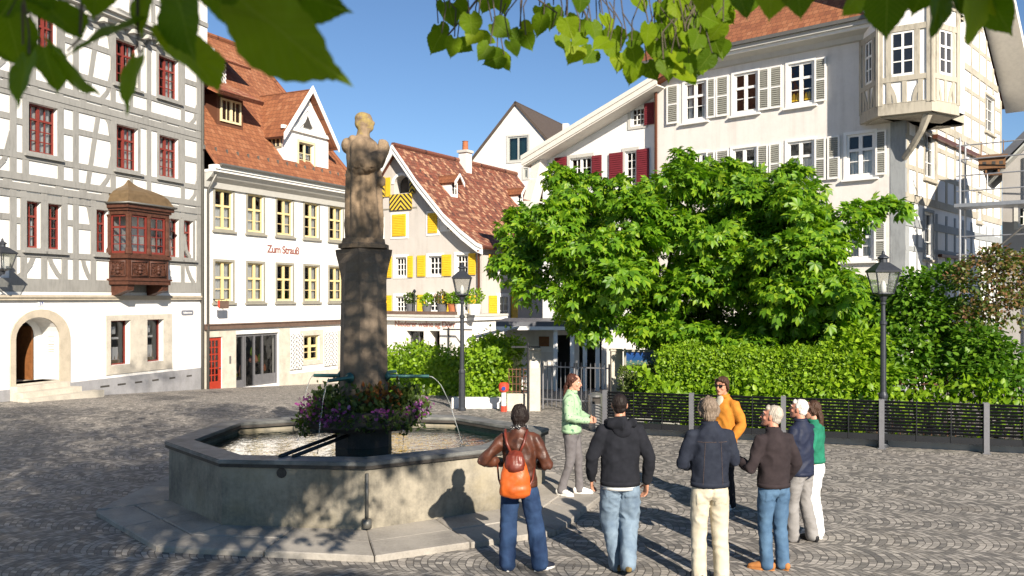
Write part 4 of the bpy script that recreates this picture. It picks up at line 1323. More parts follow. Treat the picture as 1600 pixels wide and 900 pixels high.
    sr.slab([(s0 - .5, ys - .62, zw - .02), (s1 + .5, ys - .62, zw - .02), (s1 + .9, yb2, zw + 1.06), (s0 - .5, yb2, zw + 1.06)], .16)
    sr.build("dormer_roof", SD)
    # small chequered dormer up the roof
    u0, u1 = F.s(331, 2.6), F.s(352, 2.6)
    yu = 2.55; zu = ron(yu)
    ud = MB("clean_plaster").at(F.rel); ud.box((u0, yu, zu - .3), (u1, yu + .9, zu + .78))
    UD = ud.build("attic_dormer", H)
    ck = MB("feather_black_white").at(F.rel); cm = (u0 + u1) / 2
    ck.poly([(u0, yu - .004, zu), (u1, yu - .004, zu), (u1, yu - .004, zu + .75), (u0, yu - .004, zu + .75)], [(u0 - cm, 0), (u1 - cm, 0), (u1 - cm, .75), (u0 - cm, .75)]); ck.build("lattice_panel", UD)
    us = MB("worn_tiles").at(F.rel); us.slab([(u0 - .25, yu - .5, zu + .78), (u1 + .9, yu - .5, zu + .78), (u1 + .9, yu + 1.3, zu + 1.6), (u0 - .25, yu + 1.3, zu + 1.6)], .08); us.build("dormer_roof", UD)
    sg = MB("pipe_zinc").at(F.rel)
    for k in range(17): x = -0.2 + k * (sE + .3) / 16; sg.box((x, e + .42, ron(e + .42)), (x + .04, e + .50, ron(e + .5) + .05))
    sg.tube([(0.1, e - .05, eave - .02), (sE + .12, e - .05, eave - .02)], 0.06, 6)
    sg.build("gutter", H)
    lettering("Zum Strauß", 0.42, "sign_red", H, face_text(F.s(443), -0.004, HC + (466 - 396) / FPX * F.sd(443)[1]), "inn_lettering", 0.006, space=0.92)
    ow = MB("clean_plaster").at(F.rel)
    ow.poly([(sE, 0.001, -2.5), (sE, 9.2, -2.5), (sE, 9.2, eave), (sE, 0.001, eave)]); ow.poly([(0, 9.2, -2.5), (sE, 9.2, -2.5), (sE, 9.2, eave), (0, 9.2, eave)])
    ow.poly([(0.0, 0.001, -2.5), (0, 9.2, -2.5), (0, 9.2, eave), (0, ry, rz - .3), (0, 0.001, eave)])
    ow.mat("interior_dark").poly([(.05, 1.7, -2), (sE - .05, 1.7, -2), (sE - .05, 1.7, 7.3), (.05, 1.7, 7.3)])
    ow.poly([(.05, 0.01, 7.0), (sE - .05, 0.01, 7.0), (sE - .05, 1.7, 7.0), (.05, 1.7, 7.0)]); ow.poly([(.05, 0.36, zb), (sE - .05, 0.36, zb), (sE - .05, 1.7, zb), (.05, 1.7, zb)])
    ow.build("outer_wall", H, recalc=False)
    downpipe(H, [(0.12, -0.10, -0.5), (0.12, -0.10, 6.6), (0.12, -0.5, 7.15)], 0.05, "pipe_zinc")
    # projecting shop sign on the pipe corner
    z_ = HC + (466 - 476) / FPX * F.sd(330)[1]
    sn = thing("hanging_sign", None, "small dark hanging shop sign with a red edge at the pipe beside the white house", "sign", mat=F.world @ Matrix.Translation((0.45, 0, z_)))
    m_ = MB("beam_brown"); m_.box((-.22, -.55, -.14), (.22, -.50, .14)); m_.mat("black_iron").tube([(0, 0, .19), (0, -.56, .19)], .018, 6); m_.tube([(-.12, -.525, .19), (-.12, -.525, .13)], .008, 5); m_.tube([(.12, -.525, .19), (.12, -.525, .13)], .008, 5)
    m_.mat("signal_red").box((-.26, -.553, -.10), (-.223, -.497, .16)); m_.build("sign_board", sn)
    return F, H
FB, HB = house_b()
# ================================================================== GREY GABLED HOUSE WITH YELLOW SHUTTERS
def house_c():
    uc = Vector((0.855, -0.518)).normalized()
    apex = at_depth(622, YH, 44.0)
    F0 = Facade((apex.x, 44.0), uc)
    s_r = F0.s(753)
    F = Facade(F0.p0 - F0.u * s_r, uc)                        # left corner; the gable is symmetrical
    W = 2 * s_r
    H = house_root("yellow_shutter_house", F, "grey gabled house with yellow shutters and a mottled brown tile roof")
    S = F.s
    Z = lambda px, y: F.sz(px, y)[1]
    za = Z(622, 236)
    zr = Z(753, 388)                                            # wall top at the right corner
    c = W / 2
    wf = dict(frame="white_paint", surround=(0.13, "white_paint", 0.03), recess=0.12, fw=0.07, bar=0.04)
    def yw(p0, p1, y0, y1, pxc, sh=None, **k):
        z0, z1 = Z(pxc, y1), Z(pxc, y0)
        w = window(H, F, S(p0), S(p1), z0, z1, vb=(0.33, 0.67), hb=(0.33, 0.66), **{**wf, **k})
        for q in (sh or ()):
            shutter(w, F, S(q[0]), S(q[1]), z0 - .05, z1 + .05, "shutter_yellow", "board", -.06)
        return w
    # first and second floor rows
    yw(618, 635, 402, 432, 626, [(600.5, 613), (638, 646)])
    yw(670, 690, 400, 430, 680, [(653, 665.5), (691.5, 706)])
    yw(713, 731, 398, 428, 722, [(733, 744)])
    yw(618, 635, 463, 488, 626, [(600.5, 613)]); yw(670, 690, 462, 487, 680, [(653, 665), (692, 705)]); yw(713, 731, 462, 487, 722, [(733, 744)])
    # shuttered openings of the gable
    for p0, p1, y0, y1 in ((614, 635, 335, 369), (669.5, 684, 333, 364), (590, 597, 343, 370)):
        a, b, z0, z1 = S(p0), S(p1), Z((p0 + p1) / 2, y1), Z((p0 + p1) / 2, y0)
        m = MB("white_paint").at(F.rel); m.box((a - .13, -.03, z0 - .13), (b + .13, .004, z1 + .1)); W1 = m.build("window", H)
        shutter(W1, F, a, b, z0, z1, "shutter_yellow", "board", -.055)
    a, b, z0, z1 = S(701), S(710), Z(706, 358), Z(706, 347)
    m = MB("white_paint").at(F.rel); m.box((a - .5, -.03, z0 - .1), (b - .1, .004, z1 + .1)); m.mat("interior_dark").box((a - .05, -.035, z0), (a + .3, -.028, z1)); W1 = m.build("window", H)
    shutter(W1, F, a + .15, b + .05, z0 - .1, z1 + .05, "shutter_yellow", "board", -.055)
    # loft opening with painted shutters
    a, b, z0, z1 = S(616), S(640), Z(628, 302), Z(628, 274)
    hole = arch(a, b, z0, z0 + (z1 - z0) * .55, z1)
    F.holes.append((hole, 0.5))
    k_e = 0.16
    # gable outline with flared feet
    def edge(t):                                                # t 0 at apex .. 1 at the foot: x offset from centre, z
        pts = [(0, za), (0.30, za - (za - zr) * .37), (0.62, za - (za - zr) * .71), (0.82, za - (za - zr) * .875), (1.0, zr)]
        for (x0, q0), (x1, q1) in zip(pts, pts[1:]):
            if x0 <= t <= x1: return q0 + (q1 - q0) * (t - x0) / (x1 - x0)
    ts = (1.0, .82, .62, .30)
    outl = [(0, -3), (W, -3)] + [(c + c * t, edge(t)) for t in ts] + [(c, za)] + [(c - c * t, edge(t)) for t in reversed(ts)]
    wall(H, F, outl, "grey_plaster")
    lw = MB("interior_dark").at(F.rel); lw.box((a - .3, .5, z0 - .3), (b + .3, .55, z1 + .3)); LW = lw.build("loft_opening", H)
    tr = MB("white_paint").at(F.rel)
    oh = arch(a - .16, b + .16, z0, z0 + (z1 - z0) * .55, z1 + .14)
    for k in range(1, len(oh) - 1):
        p, q, r_, t_ = oh[k], oh[k + 1], hole[k + 1], hole[k]
        tr.prism([(p[0], -.04, p[1]), (q[0], -.04, q[1]), (r_[0], -.04, r_[1]), (t_[0], -.04, t_[1])], (0, .043, 0))
    tr.build("loft_trim", LW)
    shutter(LW, F, S(599) - .1, a - .55, z0 - .12, z1, "chevron_black_yellow", "paint", -.07)
    sy = MB("shutter_yellow").at(F.rel); sy.box((a - .52, -.06, z0 - .12), (a - .22, -.03, z1 - .05)); sy.build("shutter", LW)
    shutter(LW, F, b + .05, S(650), z0 - .05, z1 + .1, "chevron_black_yellow", "paint", -.07)
    shutter(LW, F, a - .22, b + .2, Z(627, 328), z0 - .04, "chevron_black_yellow", "paint", -.07)
    ln = MB("surround_grey").at(F.rel); zz = Z(640, 325.5); ln.box((0.4, -.03, zz), (W * .62, .004, zz + .06)); ln.build("string_course", H)
    # roof: front verge 0.6 out, runs back along local y
    L = 11.6
    rf = MB("mixed_tiles").at(F.rel)
    ov = 0.42
    vb = MB("white_paint").at(F.rel)
    so = MB("verge_board").at(F.rel)
    xs = [0, .30, .62, .82, 1.0, 1.06]
    zs = [za] + [edge(t) for t in (.30, .62, .82, 1.0)] + [zr - .12]
    for sg in (1, -1):
        for k in range(5):
            x0, x1 = c + sg * c * xs[k], c + sg * c * xs[k + 1]
            z0_, z1_ = zs[k] + .22, zs[k + 1] + .22
            p = [(x1, -ov, z1_), (x1, L, z1_), (x0, L, z0_), (x0, -ov, z0_)]
            if sg < 0: p = [p[1], p[0], p[3], p[2]]
            rf.slab(p, .12, (0, -20 * k))
            o_ = ov + .035
            vb.prism([(x0, -o_ - .001 * sg, z0_ - .42), (x1, -o_ - .001 * sg, z1_ - .42), (x1, -o_ - .001 * sg, z1_ - .05), (x0, -o_ - .001 * sg, z0_ - .05)], (0, .07, 0))
            vb.prism([(x0, -o_ - .05, z0_ - .13), (x1, -o_ - .05, z1_ - .13), (x1, -o_ - .05, z1_ + .03), (x0, -o_ - .05, z0_ + .03)], (0, .05, 0))
    rf.tube([(c, -ov, za + .25), (c, L, za + .25)], .14, 6)
    RF = rf.build("roof", H); vb.build("verge", RF)
    # roof dormers on the right slope, chimney
    def dormer(px, py, yb, w, h):
        # find local x on the slope where the dormer face stands
        d = MB("white_paint").at(F.rel)
        return d
    def slope_z(x):
        t = abs(x - c) / c
        if t <= 1: return edge(t) + .22
        return zr
    dd = MB("clean_plaster").at(F.rel)
    Ws = Facade(F.p0 + F.u * W, F.inn)                           # along the right side, local x = depth
    for px, py_top, py_bot, wpx in ((710, 277, 308, 19), (813, 297, 322, 16)):
        # march along the sight line until it meets the slope
        best = None
        for i in range(400):
            x = c + i * (c * 1.0) / 400
            P2 = F.p0 + F.u * x
            r_ = (px - 800) / FPX
            yl = (r_ * P2.y - P2.x) / (F.inn.x - r_ * F.inn.y)
            if yl < 0: continue
            dpt = P2.y + F.inn.y * yl
            zv = HC + (YH - (py_bot)) / FPX * dpt
            e_ = abs(zv - slope_z(x))
            if best is None or e_ < best[0]: best = (e_, x, yl, dpt, zv)
        _, x, yl, dpt, zv = best
        w_ = wpx / FPX * dpt * 0.95; h_ = (py_bot - py_top) / FPX * dpt * .75
        D = MB("clean_plaster").at(F.rel)
        D.box((x - 1.6, yl - w_ / 2, zv - .4), (x, yl + w_ / 2, zv + h_))
        D.prism([(x, yl - w_ / 2, zv + h_), (x, yl + w_ / 2, zv + h_), (x, yl, zv + h_ + w_ * .5)], (-2.2, 0, 0))
        DO = D.build("roof_dormer", H)
        R_ = MB("red_tiles").at(F.rel)
        R_.slab([(x + .3, yl - w_ * .72, zv + h_ - .06), (x - 3.0, yl - w_ * .72, zv + h_ - .06), (x - 3.0, yl, zv + h_ + w_ * .66), (x + .3, yl, zv + h_ + w_ * .66)], .08)
        R_.slab([(x - 3.0, yl + w_ * .72, zv + h_ - .06), (x + .3, yl + w_ * .72, zv + h_ - .06), (x + .3, yl, zv + h_ + w_ * .66), (x - 3.0, yl, zv + h_ + w_ * .66)], .08)
        R_.mat("white_paint")
        for sg in (-1, 1):
            R_.prism([(x + .31, yl + sg * w_ * .74, zv + h_ - .24), (x + .31, yl + sg * w_ * .74, zv + h_ - .02), (x + .31, yl, zv + h_ + w_ * .72), (x + .31, yl, zv + h_ + w_ * .5)], (.05, 0, 0))
        R_.build("dormer_roof", DO)
        G_ = MB("window_glass").at(F.rel)
        G_.mat("interior_dark").box((x - .0, yl - w_ * .3, zv + .15), (x + .012, yl + w_ * .3, zv + h_ - .05)); G_.mat("white_paint")
        G_.box((x, yl - .03, zv + .1), (x + .03, yl + .03, zv + h_)); G_.box((x, yl - w_ * .3, zv + h_ * .55), (x + .028, yl + w_ * .3, zv + h_ * .55 + .05))
        G_.build("dormer_window", DO)
    # chimney on the ridge
    ych = None
    P2 = F.p0 + F.u * c; r_ = (720 - 800) / FPX
    ych = (r_ * P2.y - P2.x) / (F.inn.x - r_ * F.inn.y); dch = P2.y + F.inn.y * ych
    ch = MB("cream_plaster").at(F.rel)
    zt = HC + (YH - 240) / FPX * dch
    hw = 10.5 / FPX * dch
    ch.box((c - hw * .7 + .3, ych - hw * .7, za - 1.6), (c + hw * .7 + .3, ych + hw * .7, zt)); ch.mat("cornice_grey").box((c - hw * .9 + .3, ych - hw * .9, zt), (c + hw * .9 + .3, ych + hw * .9, zt + .14))
    CH = ch.build("chimney", RF)
    rt = MB("terracotta"); 
    rt.at(F.rel).lathe([(.17, zt + .14), (.15, zt + .62), (.18, zt + .66)], (c + .3, ych), 10)
    rt.build("chimney_pot", H)
    # right flank wall with its shutters and copper pipe
    sd = MB("grey_plaster").at(F.rel)
    sd.poly([(W, 0.001, -3), (W, L - .3, -3), (W, L - .3, zr), (W, 0.001, zr)])
    sd.poly([(0, 0.001, -3), (0, L - .3, -3), (0, L - .3, zr), (0, 0.001, zr)])
    sd.poly([(0, L - .3, -3), (W, L - .3, -3), (W, L - .3, zr), (c + c * .3, L - .3, edge(.3)), (c, L - .3, za), (c - c * .3, L - .3, edge(.3)), (0, L - .3, zr)])
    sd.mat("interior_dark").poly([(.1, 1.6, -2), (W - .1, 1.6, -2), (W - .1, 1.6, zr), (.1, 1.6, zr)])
    sd.build("outer_wall", H, recalc=False)
    K = Facade(F.p0 + F.u * W, F.inn, F)
    for y0, y1 in ((399, 431), (462, 498)):
        d = 43.0
        z0_, z1_ = HC + (YH - y1) / FPX * d, HC + (YH - y0) / FPX * d
        w = window(H, K, 1.45, 2.35, z0_, z1_, vb=(0.5,), hb=(.33, .66), frame="white_paint", surround=(.12, "white_paint", .03), hole=False, recess=-.02)
        shutter(w, K, .55, 1.25, z0_, z1_, "shutter_yellow", "board", -.06); shutter(w, K, 2.6, 3.2, z0_, z1_, "shutter_yellow", "board", -.06)
    downpipe(H, [(W + .10, -.45, zr - .1), (W - .1, -.12, zr - .6), (W - .1, -.12, 1.5)], .06, "copper_brown")
    eg = MB("copper_brown").at(F.rel); x1 = c + c * 1.06; eg.tube([(x1 + .05, -ov, zs[-1] + .14), (x1 + .05, L, zs[-1] + .14)], .09, 6); eg.build("gutter", H)
    return F, H, W
FC, HC_, WC = house_c()

# ================================================================== LOW SHOP WITH ROOF TERRACE
def annex():
    off = -4.2
    F = Facade(FC.p0 + FC.inn * off, FC.u)
    a = F.s(596) - 3.5; b = F.s(712)
    d = F.sd(660)[1]
    F = Facade(F.p0 + F.u * a, F.u)
    W = b - a
    Z = lambda px, y: F.sz(px, y)[1]
    H = house_root("terrace_shop", F, "low cream shop with red lettering and potted plants on its flat roof", "shop")
    S = F.s
    zt = Z(660, 495)
    z0 = gz(38) - 1
    F.holes.append((rect(S(635), S(662), z0 + .9, Z(650, 517)), .5)); F.holes.append((rect(S(671), S(687), z0 + .9, Z(680, 517)), .6))
    wall(H, F, rect(0, W, z0, zt), "pale_plaster")
    o = MB("pale_plaster").at(F.rel)
    o.poly([(W, 0, z0), (W, 3.9, z0), (W, 3.9, zt), (W, 0, zt)]); o.poly([(0, 0, z0), (0, 3.9, z0), (0, 3.9, zt), (0, 0, zt)])
    o.mat("interior_dark").poly([(.1, 1.4, z0), (W - .1, 1.4, z0), (W - .1, 1.4, zt), (.1, 1.4, zt)])
    o.build("outer_wall", H, recalc=False)
    cp = MB("cornice_grey").at(F.rel)
    cp.box((-.2, -.30, zt), (W + .18, 4.0, zt + .10)); cp.mat("white_paint").box((-.2, -.26, zt - .16), (W + .14, 4.0, zt - .02)); cp.mat("beam_brown").box((-.15, -.22, zt + .104), (W + .1, -.02, zt + .24))
    cp.build("flat_roof", H)
    f = MB("white_paint").at(F.rel); x = S(664); f.box((x, .12, z0), (S(670), .2, Z(665, 517)))
    sw = MB("post_steel").at(F.rel); sw.box((S(635), .3, z0), (S(662), .36, z0 + 1.2)); sw.box((S(635), .3, Z(650, 519)), (S(662), .36, Z(650, 517)))
    for p in (635, 648, 660.5): sw.box((S(p), .29, z0 + 1.2), (S(p) + .05, .35, Z(650, 519)))
    SW = sw.build("shop_window", H); f.build("pilaster", H)
    pn = MB("window_glass").at(F.rel); pn.poly([(S(635), .34, z0), (S(662), .34, z0), (S(662), .34, Z(650, 517)), (S(635), .34, Z(650, 517))]); pn.build("pane", SW, recalc=False)
    gd = MB("box_leaf").at(F.rel); gd.box((S(637), .6, z0 + 1.2), (S(648), .9, Z(645, 540))); gd.mat("sign_white").box((S(650), .6, z0 + 1.2), (S(659), .8, Z(645, 525))); gd.build("window_display", SW)
    dr = MB("brown_door_wood").at(F.rel); dr.box((S(678), .4, z0), (S(687), .46, Z(680, 519))); dr.build("shop_door", H)
    lettering("Niederer weine ag Dörr", 0.35, "sign_pale_red", H, face_text(S(663), -.004, Z(663, 510.5)), "shop_lettering", .004, space=.95)
    # terrace railing posts
    rl = MB("black_iron").at(F.rel)
    xx = S(641); rl.tube([(xx, .3, zt + .1), (xx, .3, zt + 1.05)], .03, 6); rl.lathe([(.05, zt + 1.05), (.08, zt + 1.12), (.03, zt + 1.2)], (xx, .3), 8); rl.build("terrace_post", H); rl = MB("black_iron").at(F.rel)
    xx = S(702); rl.tube([(xx, -.05, z0 + .4), (xx, -.05, Z(700, 512))], .035, 6); rl.box((xx - .06, -.4, Z(700, 515)), (S(745), -.35, Z(700, 513)))
    rl.build("awning_post", H)
    # potted plants, each its own thing
    specs = [(629, .26, "pot_grey", "box_leaf", "olive-green ball in a grey pot, leftmost of the pots on the shop roof"), (655, .28, "pot_grey", "hedge_leaf", "pointed green box cone in a tall grey pot on the shop roof"),
             (679, .30, "pot_grey", "russet_leaf", "loose russet-green plant in a wide grey pot on the shop roof"), (696, .27, "terracotta", "hedge_leaf", "bright green bush in a terracotta pot on the shop roof"),
             (708, .30, "white_paint", "shrub_leaf", "dark green round bush in a low white box on the shop roof"), (730, .36, "white_paint", "hedge_leaf", "large green bush in a white pot at the right end of the shop roof")]
    for px, r_, pm, lm, lab in specs:
        P = F.world @ Vector((S(px), .55, 0))
        t = thing("potted_plant", (P.x, P.y, zt + .105), lab, "potted plant", "potted plants along the shop roof")
        pot = MB(pm); pot.lathe([(r_ * .6, 0), (r_ * .8, .42), (r_ * .86, .46), (r_ * .7, .44)], (0, 0), 14); pot.build("pot", t)
        n = 260
        pts = RNG.normal(size=(n, 3)); pts /= np.linalg.norm(pts, axis=1)[:, None]
        rad = r_ * (0.75 + 0.35 * RNG.random((n, 1)))
        if "cone" in lab: rad = rad * (1.25 - 0.55 * (pts[:, 2:3] + 1) / 2)
        pts = pts * rad + np.array([0, 0, .46 + r_ * .8])
        leaf_mesh("foliage", lm, pts, RNG.normal(size=(n, 3)), RNG.normal(size=(n, 3)), 0.09 + .05 * RNG.random(n), LEAF_OVAL, t)

# ------------------------------------------------------------------ foliage makers
LEAF_OVAL = (np.array([(0, 0, 0), (-.32, .35, .06), (-.24, .78, .02), (0, 1, -.08), (.24, .78, .02), (.32, .35, .06), (0, .5, -.03)]),
             [(0, 6, 1), (1, 6, 2), (2, 6, 3), (3, 6, 4), (4, 6, 5), (5, 6, 0)])
LEAF_QUAD = (np.array([(0, 0, 0), (-.30, .45, .07), (0, 1, -.06), (.30, .45, .07)]), [(0, 2, 1), (0, 3, 2)])
def _heart():
    v = [(0, .02, 0), (-.22, -.06, .03), (-.44, .10, .05), (-.50, .34, .05), (-.38, .60, .02), (-.16, .84, -.03), (0, 1.04, -.10),
         (.16, .84, -.03), (.38, .60, .02), (.50, .34, .05), (.44, .10, .05), (.22, -.06, .03), (0, .40, -.03), (0, .72, -.05)]
    f = [(0, 12, 1), (1, 12, 2), (2, 12, 3), (3, 12, 4), (4, 12, 13), (4, 13, 5), (5, 13, 6), (6, 13, 7), (7, 13, 8), (8, 13, 12), (8, 12, 9), (9, 12, 10), (10, 12, 11), (11, 12, 0)]
    return np.array(v), f
LEAF_HEART = _heart()
def _palmate():
    v, f = [], []
    for k, (a, ln) in enumerate(zip((-128, -82, -40, 0, 40, 82, 128), (.5, .75, .95, 1.05, .95, .75, .5))):
        a = R(a); c, s_ = math.cos(a), math.sin(a)
        def P(u, w, z): return (u * s_ + w * c, u * c - w * s_, z)
        b = len(v)
        v += [P(0.02, 0, 0), P(ln * .62, -.22 * ln, .015), P(ln, 0, -.24 * ln), P(ln * .62, .22 * ln, .015), P(ln * .6, 0, -.07)]
        f += [(b, b + 4, b + 1), (b + 1, b + 4, b + 2), (b + 2, b + 4, b + 3), (b + 3, b + 4, b)]
    return np.array(v), f
LEAF_PALM = _palmate()

def unit(a): return a / np.maximum(1e-9, np.linalg.norm(a, axis=1)[:, None])
def leaf_mesh(name, mat, cen, dirs, nrm, size, tpl, parent=None, extra=None):
    cen, dirs, nrm = np.asarray(cen, float), unit(np.asarray(dirs, float)), np.asarray(nrm, float)
    side = unit(np.cross(dirs, nrm)); nn = np.cross(side, dirs)
    tv, tf = tpl
    n, V = len(cen), len(tv)
    sz_ = np.asarray(size, float).reshape(-1, 1, 1)
    verts = cen[:, None, :] + sz_ * (tv[None, :, 0:1] * side[:, None, :] + tv[None, :, 1:2] * dirs[:, None, :] + tv[None, :, 2:3] * nn[:, None, :])
    verts = verts.reshape(-1, 3)
    fa = np.array(tf)
    faces = (fa[None, :, :] + (np.arange(n) * V)[:, None, None]).reshape(-1, 3)
    me = bpy.data.meshes.new(name)
    me.vertices.add(len(verts)); me.vertices.foreach_set("co", verts.ravel())
    me.loops.add(faces.size); me.loops.foreach_set("vertex_index", faces.ravel().astype(np.int32))
    me.polygons.add(len(faces)); me.polygons.foreach_set("loop_start", (np.arange(len(faces)) * 3).astype(np.int32)); me.polygons.foreach_set("loop_total", np.full(len(faces), 3, np.int32))
    me.polygons.foreach_set("use_smooth", np.ones(len(faces), bool))
    me.materials.append(M[mat])
    if V > 30:                                                  # large blades carry their own x, y for the veins
        uvl = me.uv_layers.new(name="UVMap")
        uvl.data.foreach_set("uv", np.tile(tv[fa.ravel()][:, :2], (n, 1)).astype(np.float32).ravel())
    me.update(); me.validate()
    o = bpy.data.objects.new(name, me); COL.objects.link(o)
    if parent is not None: o.parent = parent
    return o

def clump_leaves(clumps, n, droop=.55, inner=.5):
    """Leaf points over many overlapping clumps: (centre, radius triple). Returns centres, directions, normals."""
    C = np.array([c for c, r in clumps], float); Rr = np.array([r for c, r in clumps], float)
    wgt = (Rr[:, 0] * Rr[:, 2]); wgt /= wgt.sum()
    k = RNG.choice(len(clumps), n, p=wgt)
    o = unit(RNG.normal(size=(n, 3)))
    o[:, 2] = np.where(RNG.random(n) < .62, np.abs(o[:, 2]), o[:, 2])
    q = inner + (1.06 - inner) * RNG.random((n, 1)) ** .5
    pts = C[k] + o * Rr[k] * q
    dirs = o * .75 + np.array([0, 0, -droop]) + RNG.normal(size=(n, 3)) * .35
    nrm = o * .5 + np.array([0, 0, .75]) + RNG.normal(size=(n, 3)) * .38
    return pts, dirs, nrm
annex()
# ================================================================== PLAIN WHITE GABLE FAR BEHIND
def house_d():
    d0 = 58.0
    ap = at_depth(806, YH, d0)
    u = Vector((0.90, -0.42)).normalized()
    F = Facade((ap.x, d0), u)
    l, r = F.s(728), F.s(905)
    F = Facade(F.p0 + F.u * l, F.u)
    W = r - l; c = -l
    H = house_root("white_gable_house", F, "plain white gable with a wide dark green window behind the tiled roofs")
    Z = lambda px, y: F.sz(px, y)[1]
    za = Z(806, 161); zl = Z(730, 262); zr = Z(905, 275)
    S = F.s
    for p0, p1, y0, y1 in ((794, 825.5, 213, 252), (818.5, 825, 263, 279)):
        w = window(H, F, S(p0), S(p1), Z((p0 + p1) / 2, y1), Z((p0 + p1) / 2, y0), frame="grey_paint", vb=(.5,) if p1 - p0 > 10 else (), hb=(), recess=.05, fw=.10, bar=.12, surround=(.12, "cornice_grey", .04))
        g = MB("teal_bronze").at(F.rel); z0, z1 = Z((p0 + p1) / 2, y1), Z((p0 + p1) / 2, y0); g.box((S(p0), .25, z0), (S(p1), .3, z1)); g.build("blind", w)
    wall(H, F, [(0, -3), (W, -3), (W, zr), (c, za), (0, zl)], "pale_plaster")
    rf = MB("dark_roof").at(F.rel)
    k1 = (za - zl) / c; k2 = (za - zr) / (W - c)
    L = 13
    rf.slab([(-.4, L, zl - .4 * k1 + .12), (-.4, -.12, zl - .4 * k1 + .12), (c, -.12, za + .12), (c, L, za + .12)], .16)
    rf.slab([(W + 1.5, -.12, zr - 1.5 * k2 + .12), (W + 1.5, L, zr - 1.5 * k2 + .12), (c, L, za + .12), (c, -.12, za + .12)], .16)
    RF = rf.build("roof", H)
    ch = MB("pale_plaster").at(F.rel)
    x = c + 1.2 * (W - c) / 3; ch.box((x + .9, 1.6, za - 3.6), (x + 1.25, 1.95, za - 1.3)); ch.build("vent_stack", RF)
    o = MB("pale_plaster").at(F.rel)
    o.poly([(W, 0, -3), (W, L, -3), (W, L, zr), (W, 0, zr)]); o.poly([(0, 0, -3), (0, L, -3), (0, L, zl), (0, 0, zl)]); o.poly([(0, L, -3), (W, L, -3), (W, L, zr), (c, L, za), (0, L, zl)])
    o.build("outer_wall", H, recalc=False)
house_d()

